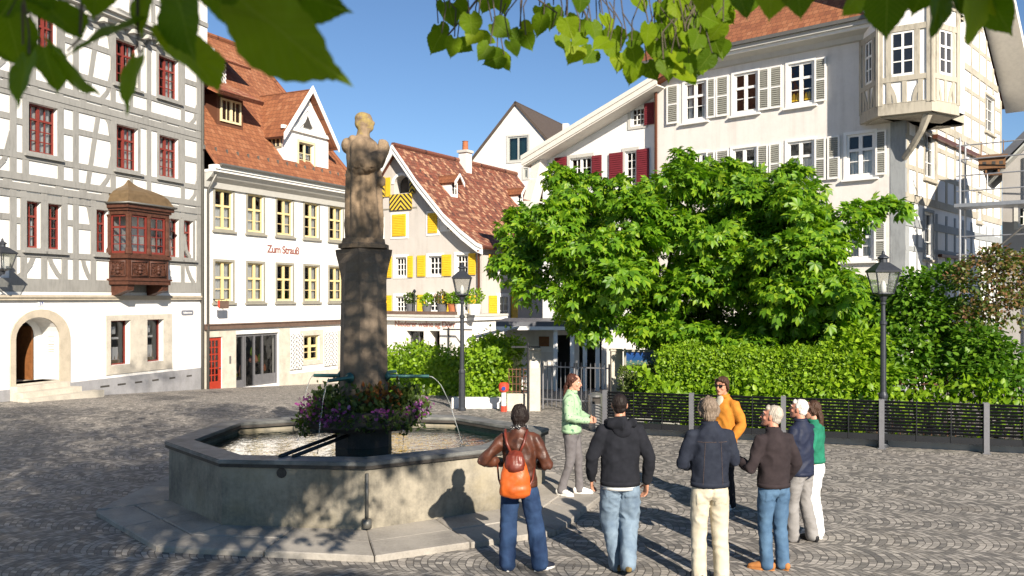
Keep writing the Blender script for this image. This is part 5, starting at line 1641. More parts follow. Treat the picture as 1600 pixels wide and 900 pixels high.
# ================================================================== BIG WHITE HOUSE, RIGHT, AND ITS LEFT NEIGHBOUR
KX, KY = 12.6, 28.0                                             # the street corner of the big house
UF = Vector((0.751, -0.661)).normalized()
def house_f():
    Lf = 9.3
    F = Facade((KX - UF.x * Lf, KY - UF.y * Lf), UF)
    H = house_root("corner_house", F, "large cream house with grey louvred shutters and a timbered corner oriel")
    S = F.s
    Z = lambda px, y: F.sz(px, y)[1]
    top = (Z(1250, 162.5), Z(1250, 98)); mid = (Z(1345, 275), Z(1345, 209)); low = (Z(1345, 404), Z(1345, 350))
    kw = dict(frame="white_paint", vb=(), hb=(0.34,), mull=(0.5,), transom=(0.64,), recess=.06, fw=.075, surround=(.10, "white_paint", .03), sill=("white_paint", .12))
    def fw_(p0, p1, row, sh, cur=None, lab=None):
        w = window(H, F, S(p0), S(p1), row[0], row[1], curtain=cur, **kw)
        for a, b, op in sh:
            shutter(w, F, S(a), S(b), row[0] - .03, row[1] + .03, "shutter_grey", "louvre", -.07 if op == 0 else -.09, tilt=0.0)
        return w
    fw_(1070, 1103, top, [(1043, 1061, 0), (1105.5, 1119, 0)], "sides")
    fw_(1147, 1183, top, [(1120, 1139.5, 0), (1186, 1203, 0)])
    w3 = fw_(1232, 1271, top, [(1203.6, 1223, 0), (1274, 1292, 0)])
    bg = MB("shutter_yellow").at(F.rel)
    for x in (1238, 1244, 1258, 1262): bg.lathe([(.01, top[0] + .1), (.10, top[0] + .14), (.06, top[0] + .36), (.01, top[0] + .44)], (S(x), .15), 6)
    bg.build("window_flowers", w3)
    fw_(1086, 1103, mid, [(1064, 1081, 0), (1105, 1118, 0)])
    fw_(1145, 1181, mid, [(1120, 1140, 0), (1184, 1201, 0)])
    fw_(1231, 1271, mid, [(1203, 1221, 0), (1274, 1291, 0)], "half")
    fw_(1323, 1366, mid, [(1294, 1313, 0), (1369, 1386, 0)], "half")
    fw_(1145, 1181, low, [(1120, 1140, 0), (1184, 1201, 0)]); fw_(1231, 1271, low, [(1203, 1221, 0), (1274, 1291, 0)])
    fw_(1325, 1364, low, [(1296, 1315, 0), (1367, 1385, 0)], "half")
    eave = 11.95
    wall(H, F, rect(0, Lf - .44, -2, 11.6), "cream_plaster")
    cp = MB("timber_cool").at(F.rel); cp.box((Lf - .44, -.02, -2), (Lf + .02, .4, 8.5)); cp.build("corner_board", H)
    # cornice
    cn = MB("white_paint").at(F.rel)
    z0 = 11.28
    cn.mat("cornice_grey").prism([(-.1, 0, z0 - .02), (-.1, -.12, z0 + .0), (-.1, -.18, z0 + .16), (-.1, -.42, z0 + .26), (-.1, 0, z0 + .26)], (Lf + .1, 0, 0))
    cn.mat("white_paint").box((-.2, -.52, z0 + .262), (Lf - .2, 0.0, z0 + .36)); cn.mat("cornice_grey").box((-.2, -.62, z0 + .36), (Lf - .1, -.0, z0 + .50)); cn.mat("pipe_zinc").box((-.2, -.72, z0 + .50), (Lf - .05, -.1, z0 + .62))
    cn.build("cornice", H)
    ez = z0 + .62; ry, rz = 6.3, ez + 7.6
    rf = MB("red_tiles").at(F.rel)
    rf.slab([(-.3, -.72, ez), (Lf + .3, -.72, ez), (Lf + .3, ry, rz), (-.3, ry, rz)], .14)
    rf.slab([(Lf + .3, 13.3, ez), (-.3, 13.3, ez), (-.3, ry, rz), (Lf + .3, ry, rz)], .14)
    RF = rf.build("roof", H)
    k = (rz - ez) / (ry + .72)
    for px, wd in ((1272, 1.5), (1098, .5)):
        yl = 1.0 if wd > 1 else .5
        x = F.s(px, yl); zz = ez + (yl + .72) * k
        dm = MB("grey_paint").at(F.rel); dm.box((x - wd / 2, yl, zz - .3), (x + wd / 2, yl + 2.2, zz + (1.7 if wd > 1 else .5))); D = dm.build("roof_dormer", H)
        if wd > 1:
            g = MB("interior_dark").at(F.rel); g.box((x - .55, yl - .01, zz + .25), (x + .55, yl + .01, zz + 1.5)); g.mat("white_paint"); g.box((x - .03, yl - .03, zz + .25), (x + .03, yl - .01, zz + 1.5)); g.box((x - .6, yl - .028, zz + .85), (x + .6, yl - .008, zz + .9)); g.build("dormer_window", D)
            g = MB("red_tiles").at(F.rel); g.slab([(x - wd, yl - .5, zz + 1.65), (x + wd, yl - .5, zz + 1.65), (x + wd, yl + 3.6, zz + 3.2), (x - wd, yl + 3.6, zz + 3.2)], .1); g.build("dormer_roof", D)
    # ---- gabled street side
    K = Facade((KX, KY), (0.66, 0.75), F)
    Ls = K.s(1564)
    zap = 16.6
    cc = Ls / 2
    spans = []
    def kwin(p0, p1, y0, y1, **kk):
        c_ = (p0 + p1) / 2
        z0, z1 = K.sz(c_, y1)[1], K.sz(c_, y0)[1]
        a, b = K.s(p0), K.s(p1); spans.append((a - .12, b + .12, z0 - .2, z1 + .2))
        return window(H, K, a, b, z0, z1, frame="white_paint", vb=(.5,), hb=(.33, .66), recess=.08, fw=.07, surround=(.10, kk.get("m", "timber_pale"), .04), sill=("timber_pale", .1))
    kwin(1539, 1553, 152, 206); kwin(1444, 1460, 208, 278); kwin(1443, 1457, 332, 402, m="timber_cool"); kwin(1526, 1533, 300, 345)
    zs = 11.6
    wall(H, K, [(0, -2), (Ls, -2), (Ls, 11.2), (cc, zap), (0, zs)], "clean_plaster", "gable_wall")
    def ztop(s): return zs + (zap - zs) * s / cc if s <= cc else zap + (11.2 - zap) * (s - cc) / (Ls - cc)
    for nm, mt, z0, z1 in (("timber_frame", "timber_pale", 5.9, 19.0), ("lower_timber_frame", "timber_cool", -0.5, 5.7)):
        tb = MB(mt).at(K.rel)
        xs = [.25, 1.2, 2.3, 3.4, 4.6, 5.7, 6.8, 8.0, 9.2, 10.3, 11.4, Ls - .1]
        for x in xs:
            zt = min(z1, ztop(x) - .05)
            if zt <= z0: continue
            segs = [(z0, zt)]
            for s0, s1, q0, q1 in spans:
                if s0 < x < s1: segs = [g for a, b in segs for g in ((a, min(b, q0)), (max(a, q1), b)) if g[1] - g[0] > .1]
            for a, b in segs: tb.beam((x, a), (x, b), .20, .026)
        zz = z0 + .12; j = 0
        while zz < z1:
            half = [s for s in np.linspace(0, Ls, 120) if ztop(s) > zz + .1]
            if half:
                a, b = half[0], half[-1]
                pieces = [(a, b)]
                for s0, s1, q0, q1 in spans:
                    if q0 + .12 < zz < q1 - .12: pieces = [g for p, q in pieces for g in ((p, min(q, s0)), (max(p, s1), q)) if g[1] - g[0] > .1]
                for p, q in pieces: tb.beam((p, zz), (q, zz), .26 if j % 3 == 0 else .16, .034 if j % 3 == 0 else .02)
            zz += (1.0, .95, .85)[j % 3]; j += 1
        tb.build(nm, H)
    jt = MB("copper_brown").at(K.rel); jt.box((3.0, -.16, 8.28), (Ls, .004, 8.42)); jt.build("drip_board", H)
    jt = MB("copper_brown").at(K.rel); jt.box((3.6, -.14, 4.2), (Ls, .004, 4.3)); jt.build("drip_board", H)
    # broad overhanging roof of the street gable
    gr = MB("red_tiles").at(K.rel)
    ov = 1.15
    kr = (zap - 11.2) / (Ls - cc)
    gr.slab([(Ls + .9, -ov, 11.2 - .9 * kr * .55 + .35), (Ls + .9, 12, 11.2 - .9 * kr * .55 + .35), (cc, 12, zap + .5), (cc, -ov, zap + .5)], .12)
    gr.slab([(cc - 1.6, 12, zap - 1.6), (cc - 1.6, -ov, zap - 1.6), (cc, -ov, zap + .5), (cc, 12, zap + .5)], .12)
    GR = gr.build("gable_roof", H)
    vb = MB("verge_board").at(K.rel)
    zE = 11.2 - .9 * kr * .55 + .35
    vb.prism([(Ls + .9, -ov - .05, zE - .32), (Ls + .9, -ov - .05, zE + .1), (cc, -ov - .05, zap + .6), (cc, -ov - .05, zap + .2)], (0, .06, 0))
    vb.prism([(Ls + .88, -ov, zE - .22), (Ls + .88, .0, zE - .22), (cc, 0, zap + .3), (cc, -ov, zap + .3)], (0, 0, -.06))
    vb.build("verge", GR)
    ow = MB("cream_plaster").at(F.rel)
    ow.poly([(0, 0.001, -2), (0, 12, -2), (0, 12, ez), (0, ry, rz - .2), (0, 0.001, ez)])
    ow.poly([(0, 12.6, -2), (Lf, 12.6, -2), (Lf, 12.6, ez), (0, 12.6, ez)])
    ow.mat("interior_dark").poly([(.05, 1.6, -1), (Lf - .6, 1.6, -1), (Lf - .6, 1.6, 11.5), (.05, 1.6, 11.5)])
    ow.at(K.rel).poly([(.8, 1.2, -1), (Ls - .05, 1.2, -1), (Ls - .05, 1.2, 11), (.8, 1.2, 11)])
    ow.build("outer_wall", H, recalc=False)
    # ---- corner oriel, several-sided in plan
    inv = F.world.inverted()
    plan = [(11.56, 28.92), (11.59, 27.6), (12.86, 26.77), (14.05, 27.5), (14.18, 29.8)]
    P = [inv @ Vector((x, y, 0)) for x, y in plan]
    P = [Vector((p.x, p.y)) for p in P]
    ctr = Vector((Lf - .1, .6))
    zb, zsil, zhd, zt = 8.50, 9.72, 11.05, 11.9
    def poly(o):
        out = []
        for p in P:
            d = (p - ctr).normalized(); q = p + d * o; out.append((q.x, q.y))
        return out + [(Lf + 1.2, 2.2)]
    body = MB("clean_plaster").at(F.rel)
    body.prism([(x, y, zb + .32) for x, y in poly(0)], (0, 0, zt - zb - .32))
    O = body.build("corner_oriel", H)
    fr = MB("timber_pale").at(F.rel)
    fr.prism([(x, y, zb) for x, y in poly(.04)], (0, 0, .34)); fr.prism([(x, y, zb - .05) for x, y in poly(-.12)], (0, 0, .07))
    fr.prism([(x, y, zt) for x, y in poly(.22)], (0, 0, .16))
    panes = MB("window_glass").at(F.rel); sash = MB("white_paint").at(F.rel); dark = MB("interior_dark").at(F.rel)
    for i in range(4):
        p, q = P[i], P[i + 1]
        t = q - p; ln = t.length; t.normalize(); nr = Vector((t.y, -t.x))
        if nr.dot(p + t * ln / 2 - ctr) < 0: nr = -nr
        def bx(m, u0, u1, v0, v1, o0, o1):
            c4 = [p + t * u0 + nr * o0, p + t * u1 + nr * o0, p + t * u1 + nr * o1, p + t * u0 + nr * o1]
            m.prism([(k.x, k.y, v0) for k in c4], (0, 0, v1 - v0))
        bx(fr, -.06, .13, zb + .3, zt, -.02, .050 + i * .001); bx(fr, ln - .13, ln + .06, zb + .3, zt, -.02, .052 + i * .001)
        for z_, h_ in ((zb + .34, .02), (zsil - .2, .16), (zhd + .02, .18), (zt - .16, .16)): bx(fr, .13, ln - .13, z_, z_ + h_, -.01, .045)
        if i in (0, 1, 2):
            sash = MB("white_paint").at(F.rel); dark = MB("interior_dark").at(F.rel); panes = MB("window_glass").at(F.rel)
            wd = min(.66, ln - .5); c0 = ln / 2 - (0.05 if i == 1 else 0)
            if i == 0: wd = .5
            a, b = c0 - wd / 2, c0 + wd / 2
            bx(fr, a - .16, a, zsil - .04, zhd + .02, -.01, .04); bx(fr, b, b + .16, zsil - .04, zhd + .02, -.01, .04)
            bx(dark, a, b, zsil, zhd, .0, .006)  # dark plate on the face, painted for the unlit room behind
            for (u0, u1, v0, v1) in ((a, a + .05, zsil - .04, zhd), (b - .05, b, zsil - .04, zhd), (a, b, zhd - .05, zhd), (a, b, zsil - .04, zsil + .04)): bx(sash, u0, u1, v0, v1, .001, .030 + .0013 * u0)
            bx(sash, c0 - .035, c0 + .035, zsil, zhd, .001, .034); bx(sash, a, b, zsil + (zhd - zsil) * .60, zsil + (zhd - zsil) * .60 + .07, .001, .037); bx(sash, a, b, zsil + (zhd - zsil) * .30, zsil + (zhd - zsil) * .30 + .035, .001, .033)
            c4 = [p + t * a + nr * .012, p + t * b + nr * .012]
            panes.poly([(c4[0].x, c4[0].y, zsil), (c4[1].x, c4[1].y, zsil), (c4[1].x, c4[1].y, zhd), (c4[0].x, c4[0].y, zhd)])
            SA = sash.build("window_frame", O); dark.build("dark_backing", O); panes.build("pane", O, recalc=False)
            for f in (.2, .5, .8):
                u = ln * f
                if f == .5 or ln > 1: bx(fr, u - .07, u + .07, zb + .34, zsil - .2, -.01, .035)
            if ln > 1.3:
                for sg, u in ((1, .16), (-1, ln - .16)):
                    for k in range(4):
                        u0, u1 = u + sg * (.36 - .36 * (k / 4) ** 2) * .9, u + sg * (.36 - .36 * ((k + 1) / 4) ** 2) * .9
                        v0, v1 = zb + .36 + .78 * k / 4, zb + .36 + .78 * (k + 1) / 4
                        c4 = [(p + t * (u0 - .06) + nr * .03, v0), (p + t * (u0 + .06) + nr * .03, v0), (p + t * (u1 + .06) + nr * .03, v1), (p + t * (u1 - .06) + nr * .03, v1)]
                        fr.prism([(g.x, g.y, v) for g, v in c4], (-nr.x * .04, -nr.y * .04, 0))
    fr.build("timber_frame", O)
    top_ = MB("clean_plaster").at(F.rel); top_.prism([(x, y, zt + .16) for x, y in poly(-.03)], (0, 0, 4.6)); top_.build("upper_storey", O)
    tt_ = MB("timber_pale").at(F.rel)
    for i in range(4):
        p, q = P[i], P[i + 1]
        for f in (.05, .3, .5, .7, .95):
            c_ = p + (q - p) * f; tt_.lathe([(.09, zt + .2), (.09, zt + 4.6)], (c_.x, c_.y), 4, .5)
    tt_.build("upper_post", O)
    br = MB("timber_pale").at(F.rel)
    q = P[2] + (ctr - P[2]) * .15
    e = Vector((Lf - .02, .0))
    br.tube([(e.x, e.y, 7.25), (e.x + (q.x - e.x) * .3, e.y + (q.y - e.y) * .3, 7.5), (e.x + (q.x - e.x) * .75, e.y + (q.y - e.y) * .75, 8.0), (q.x, q.y, 8.46)], [.10, .11, .11, .15], 6)
    br.build("bracket", O)
    downpipe(H, [(.06, -.08, 0), (.06, -.08, 11.0), (.06, -.5, 11.6)], .06, "copper_brown")
    return F, H, K
FF, HF, KF = house_f()

def house_e():
    p1 = FF.p0 + FF.inn * .25 - FF.u * .02
    u = Vector((0.78, -0.626)).normalized()
    r_ = (836 - 800) / FPX
    # left end where the wall meets picture column 850
    F0 = Facade(p1, u)
    a = F0.s(848)
    F = Facade(F0.p0 + F0.u * a, u)
    W = -a
    H = house_root("white_red_shutter_house", F, "white house with dark red shutters and a sweeping grey verge")
    S = F.s
    Z = lambda px, y: F.sz(px, y)[1]
    kw = dict(frame="white_paint", recess=.10, fw=.07, surround=(.14, "cornice_grey", .035))
    r1 = (Z(985, 290), Z(985, 238))
    w = window(H, F, S(891), S(924), Z(907, 292), Z(907, 246), vb=(.25, .75), hb=(.33, .66), mull=(.5,), **kw)
    shutter(w, F, S(868), S(886), Z(877, 292), Z(877, 246), "dark_red_paint", "board", -.06); shutter(w, F, S(926), S(941), Z(933, 292), Z(933, 243), "dark_red_paint", "board", -.06)
    w = window(H, F, S(977), S(994), Z(985, 290), Z(985, 236), vb=(.5,), hb=(.25, .5, .75), **kw)
    shutter(w, F, S(953), S(974), Z(963, 290), Z(963, 239), "dark_red_paint", "board", -.06); shutter(w, F, S(996), S(1015), Z(1005, 290), Z(1005, 233), "dark_red_paint", "board", -.06)
    w = window(H, F, S(986), S(1007), Z(996, 197), Z(996, 168), vb=(.33, .67), hb=(.33, .66), **kw)
    shutter(w, F, S(1008), S(1023), Z(1015, 195), Z(1015, 161), "dark_red_paint", "board", -.06)
    for a_, b_ in ((891, 924), (977, 994)): window(H, F, S(a_), S(b_), Z(930, 400), Z(930, 350), vb=(.5,), hb=(.33, .66), **kw)
    zl = Z(850, 246); zk = Z(1020, 140)
    x0 = 0
    wall(H, F, [(0, -2), (W, -2), (W, zk - .1), (0.25, zl - .1), (0, zl - 1.6)], "clean_plaster")
    rf = MB("worn_tiles").at(F.rel)
    k = (zk - zl) / W
    ov = .85
    lo = F.s(838) - .15
    zlo = zl + lo * k
    L = 9.5
    rf.slab([(lo, L, zlo + .15), (lo, -ov, zlo + .15), (W + 1.5, -ov, zk + 1.5 * k + .15), (W + 1.5, L, zk + 1.5 * k + .15)], .14)
    RF = rf.build("roof", H)
    vb = MB("verge_board").at(F.rel)
    vb.prism([(lo, -ov - .04, zlo - .20), (lo, -ov - .04, zlo + .12), (W + .4, -ov - .04, zk + .4 * k + .12), (W + .4, -ov - .04, zk + .4 * k - .20)], (0, .06, 0))
    vb.prism([(lo, -ov - .08, zlo + .02), (lo, -ov - .08, zlo + .2), (W + .4, -ov - .08, zk + .4 * k + .2), (W + .4, -ov - .08, zk + .4 * k + .02)], (0, .045, 0))
    vb.prism([(lo + .05, -ov, zlo - .2), (lo + .05, 0, zlo - .2), (W + .4, 0, zk + .4 * k - .2), (W + .4, -ov, zk + .4 * k - .2)], (0, 0, -.05))
    vb.build("verge", RF)
    # steep lower slope sweeping outwards
    lw = MB("verge_board").at(F.rel)
    pr = [(0.32, zl - .12), (0.08, zl - 1.0), (-.22, zl - 1.9), (-.75, zl - 2.9)]
    for (xa, za_), (xb, zb_) in zip(pr, pr[1:]):
        lw.prism([(xa, -.55, za_), (xb, -.55, zb_), (xb - .42, -.55, zb_ + .1), (xa - .42, -.55, za_ + .02)], (0, .6, 0))
    lw.build("lower_verge", H)
    lr = MB("worn_tiles").at(F.rel)
    for (xa, za_), (xb, zb_) in zip(pr, pr[1:]):
        lr.slab([(xb - .44, L, zb_ + .12), (xb - .44, -.5, zb_ + .12), (xa - .44, -.5, za_ + .04), (xa - .44, L, za_ + .04)], .1)
    lr.build("lower_roof", H)
    ow = MB("clean_plaster").at(F.rel)
    ow.poly([(0, 0, -2), (0, L, -2), (0, L, zl - 1.6), (0, 0, zl - 1.6)]); ow.poly([(0, L, -2), (W, L, -2), (W, L, zk), (0, L, zl - .5)])
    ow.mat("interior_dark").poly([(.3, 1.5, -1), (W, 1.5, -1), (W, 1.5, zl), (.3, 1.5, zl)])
    ow.build("outer_wall", H, recalc=False)
house_e()

# ================================================================== GREY SHED GABLE AT THE RIGHT EDGE, SCAFFOLD
def house_g():
    d = 27.6
    a = at_depth(1566, YH, d)
    F = Facade((a.x, d), Vector((0.86, -0.51)).normalized())
    H = house_root("grey_gable_house", F, "grey plastered house with a dark overhanging roof cut by the right edge")
    W = 5.0
    za = HC + (466 - 268) / FPX * d
    wz = (HC + (466 - 350) / FPX * d * .96, HC + (466 - 318) / FPX * d * .96)
    window(H, F, F.s(1591), F.s(1608), wz[0], wz[1], vb=(.5,), hb=(.5,), frame="white_paint", surround=(.12, "cornice_grey", .03), recess=.1)
    k = 1.05
    wall(H, F, [(0, -2), (W, -2), (W, za), (W / 2, za + W / 2 * k), (0, za)], "shed_plaster")
    rf = MB("roof_metal").at(F.rel)
    ov = .9
    rf.slab([(-.5, 3.2, za - .5 * k + .45), (-.5, -ov, za - .5 * k + .45), (W / 2, -ov, za + W / 2 * k + .45), (W / 2, 3.2, za + W / 2 * k + .45)], .2)
    rf.slab([(W + 1, -ov, za - 1.0 * k + .45), (W + 1, 3.2, za - 1.0 * k + .45), (W / 2, 3.2, za + W / 2 * k + .45), (W / 2, -ov, za + W / 2 * k + .45)], .2)
    rf.mat("grey_paint").slab([(-.42, -.01, za - .5 * k + .12), (-.42, -ov + .03, za - .5 * k + .12), (W / 2, -ov + .03, za + W / 2 * k + .2), (W / 2, -.01, za + W / 2 * k + .2)], .05)
    rf.build("roof", H)
    ow = MB("shed_plaster").at(F.rel)
    ow.poly([(0, 0, -2), (0, 3, -2), (0, 3, za), (0, 0, za)]); ow.poly([(W, 0, -2), (W, 3, -2), (W, 3, za), (W, 0, za)]); ow.poly([(0, 3, -2), (W, 3, -2), (W, 3, za), (W / 2, 3, za + W / 2 * k), (0, 3, za)])
    ow.mat("interior_dark").poly([(.1, 1.5, -1), (W, 1.5, -1), (W, 1.5, 5), (.1, 1.5, 5)])
    ow.build("outer_wall", H, recalc=False)
    # wooden nesting box hung under the eave
    b = at_depth(1550, 256, d - .75)
    t = thing("nesting_box", (b.x, b.y, b.z), "brown wooden nesting box hanging under the dark eave beside the scaffold", "nesting box", rz=math.atan2(F.u.y, F.u.x))
    m = MB("birdbox_wood"); m.box((-.36, -.2, -.16), (.36, .2, .16)); m.prism([(-.42, -.28, .16), (-.42, .26, .30), (-.42, .26, .33), (-.42, -.28, .19)], (.84, 0, 0)); m.box((-.2, -.2, -.36), (.26, .1, -.3)); m.box((-.18, -.15, -.3), (-.13, -.1, -.16)); m.box((.16, -.15, -.3), (.21, -.1, -.16))
    m.tube([(-.3, .15, .2), (-.3, .25, .75)], .02, 6); m.tube([(.3, .15, .2), (.3, .25, .75)], .02, 6)
    m.mat("interior_dark")
    for x in (-.2, .05, .25): m.lathe([(.055, -.02), (.055, .0)], (x, 0), 10) if False else m.box((x - .05, -.204, -.05), (x + .05, -.199, .05))
    m.build("box", t)
    return F
FG = house_g()

def scaffold():
    o = at_depth(1500, YH, 27.0)
    F = Facade((o.x, 27.0), Vector((0.80, -0.60)).normalized())
    T = thing("scaffold", None, "steel scaffold with a plank platform between the timbered gable and the grey house", "scaffold", mat=F.world)
    zp = lambda y, d=27.0: HC + (466 - y) / FPX * d
    m = MB("scaffold_steel")
    for x, y in ((0, 0), (0, .9), (2.5, 0), (2.5, .9), (5, 0)):
        m.tube([(x, y, -1), (x, y, zp(215))], .032, 8)
    m.build("standard", T)
    r = MB("scaffold_steel")
    for y in (228, 250, 275, 299, 370, 398):
        r.tube([(-.1, 0, zp(y)), (5.2, 0, zp(y) + .02)], .022, 6)
    for y in (250, 320, 398):
        r.tube([(0, 0, zp(y)), (0, .9, zp(y))], .022, 6)
    r.tube([(.35, 0, zp(275)), (.35, 0, zp(300))], .016, 6); r.tube([(.75, 0, zp(275)), (.75, 0, zp(300))], .016, 6)
    r.build("rail", T)
    p = MB("scaffold_steel")
    p.box((-.15, -.1, zp(324)), (5.3, .95, zp(318.5))); p.build("platform", T)
    g = MB("pipe_zinc"); g.tube([(.9, -.05, zp(395)), (2.7, -.05, zp(312))], .03, 6); g.build("brace", T)
scaffold()
# ================================================================== FOUNTAIN
CX, CY = -2.08, 12.25
BAS = [Vector(p) for p in ((-4.57, 11.62), (-3.43, 10.32), (-1.70, 10.15), (-.16, 11.12), (.49, 12.77), (-.75, 14.15), (-2.6, 14.45), (-4.42, 13.5))]
OUT = [Vector(p) for p in ((-5.27, 11.05), (-3.85, 9.46), (-1.43, 9.08), (.52, 10.12), (1.22, 11.9), (.15, 14.9), (-2.55, 15.5), (-5.2, 13.9))]
def inset(P, d):
    out = []; n = len(P)
    for i in range(n):
        a, b, c = P[i - 1], P[i], P[(i + 1) % n]
        u, v = (b - a).normalized(), (c - b).normalized()
        n1, n2 = Vector((-u.y, u.x)), Vector((-v.y, v.x))
        m = (n1 + n2).normalized()
        out.append(b + m * (d / max(.3, m.dot(n1))))
    return out
def ring_prism(mb, A, B, z0, z1):
    """Closed ring between two loops of equal length."""
    n = len(A)
    a0 = [mb.vert((p.x, p.y, z0)) for p in A]; a1 = [mb.vert((p.x, p.y, z1)) for p in A]
    b0 = [mb.vert((p.x, p.y, z0)) for p in B]; b1 = [mb.vert((p.x, p.y, z1)) for p in B]
    for i in range(n):
        j = (i + 1) % n
        mb.face((a0[i], a0[j], a1[j], a1[i])); mb.face((b0[j], b0[i], b1[i], b1[j])); mb.face((a1[i], a1[j], b1[j], b1[i])); mb.face((b0[i], b0[j], a0[j], a0[i]))
def bevel(o, w, seg=2):
    bm = bmesh.new(); bm.from_mesh(o.data)
    es = [e for e in bm.edges if len(e.link_faces) == 2 and e.calc_face_angle(0) > .5]
    bmesh.ops.bevel(bm, geom=es, offset=w, segments=seg, affect='EDGES', clamp_overlap=True)
    bm.to_mesh(o.data); bm.free()

def lofted(mb, pts, rad, xdir=(1, 0, 0), n=14):
    """Tube with elliptical rings; rad entries are (rx, ry); ends rounded off."""
    pts = [Vector(p) for p in pts]
    if not isinstance(rad, (list, tuple)): rad = [rad] * len(pts)
    rad = [(r, r) if not isinstance(r, (tuple, list)) else r for r in rad]
    xdir = Vector(xdir)
    rings = []
    N = len(pts)
    def ring(c, t, rx, ry):
        a = (xdir - t * xdir.dot(t))
        if a.length < 1e-3: a = Vector((0, 1, 0)) - t * t.y
        a.normalize(); b = t.cross(a)
        return [mb.vert(c + a * (rx * math.cos(2 * math.pi * k / n)) + b * (ry * math.sin(2 * math.pi * k / n))) for k in range(n)]
    T = [(pts[min(i + 1, N - 1)] - pts[max(i - 1, 0)]).normalized() for i in range(N)]
    def cap(i, sg):
        c, t, (rx, ry) = pts[i], T[i], rad[i]
        m = min(rx, ry) * .6
        return ring(c + t * sg * m * .7, t, rx * .72, ry * .72), c + t * sg * m
    r0, tip0 = cap(0, -1)
    rings.append(r0)
    for c, t, (rx, ry) in zip(pts, T, rad): rings.append(ring(c, t, rx, ry))
    r1, tip1 = cap(N - 1, 1)
    rings.append(r1)
    for p, q in zip(rings, rings[1:]):
        for k in range(n): mb.face((p[k], p[(k + 1) % n], q[(k + 1) % n], q[k]))
    i0, i1 = mb.vert(tip0), mb.vert(tip1)
    for k in range(n):
        mb.face((rings[0][(k + 1) % n], rings[0][k], i0)); mb.face((rings[-1][k], rings[-1][(k + 1) % n], i1))
def blob(mb, c, r, n=12, m=None):
    """Ellipsoid, optionally placed with matrix m."""
    c = Vector(c); r = Vector(r)
    N = 8; rings = []
    P = lambda v: (m @ (c + v)) if m is not None else c + v
    for j in range(1, N):
        th = math.pi * j / N
        rings.append([mb.vert(P(Vector((r.x * math.sin(th) * math.cos(2 * math.pi * k / n), r.y * math.sin(th) * math.sin(2 * math.pi * k / n), r.z * math.cos(th))))) for k in range(n)])
    a, b = mb.vert(P(Vector((0, 0, r.z)))), mb.vert(P(Vector((0, 0, -r.z))))
    for p, q in zip(rings, rings[1:]):
        for k in range(n): mb.face((p[k], q[k], q[(k + 1) % n], p[(k + 1) % n]))
    for k in range(n):
        mb.face((a, rings[0][k], rings[0][(k + 1) % n])); mb.face((rings[-1][(k + 1) % n], rings[-1][k], b))

def fused(mb, name, parent, voxel=.012, smooth=3, disp=None, split=None):
    """Fuse the overlapping shapes of mb into ONE continuous skin, then press folds into it."""
    tmp = mb.build("tmp", None, recalc=True)
    md = tmp.modifiers.new("r", 'REMESH'); md.mode = 'VOXEL'; md.voxel_size = voxel; md.use_smooth_shade = True
    if smooth:
        sm = tmp.modifiers.new("s", 'SMOOTH'); sm.factor = .5; sm.iterations = smooth
    dg = bpy.context.evaluated_depsgraph_get()
    me = bpy.data.meshes.new_from_object(tmp.evaluated_get(dg))
    old = tmp.data
    bpy.data.objects.remove(tmp); bpy.data.meshes.remove(old)
    me.name = name
    n = len(me.vertices)
    if disp:
        co = np.empty(n * 3); me.vertices.foreach_get("co", co); co = co.reshape(-1, 3)
        no = np.empty(n * 3); me.vertices.foreach_get("normal", no); no = no.reshape(-1, 3)
        d = np.array([disp(Vector(c), Vector(q)) for c, q in zip(co, no)])
        co += no * d[:, None]
        me.vertices.foreach_set("co", co.ravel())
    me.materials.clear(); me.materials.append(M[mb.cur])
    me.polygons.foreach_set("use_smooth", np.ones(len(me.polygons), bool))
    me.polygons.foreach_set("material_index", np.zeros(len(me.polygons), np.int32))
    me.update()
    o = bpy.data.objects.new(name, me); COL.objects.link(o)
    if parent is not None: o.parent = parent
    return o

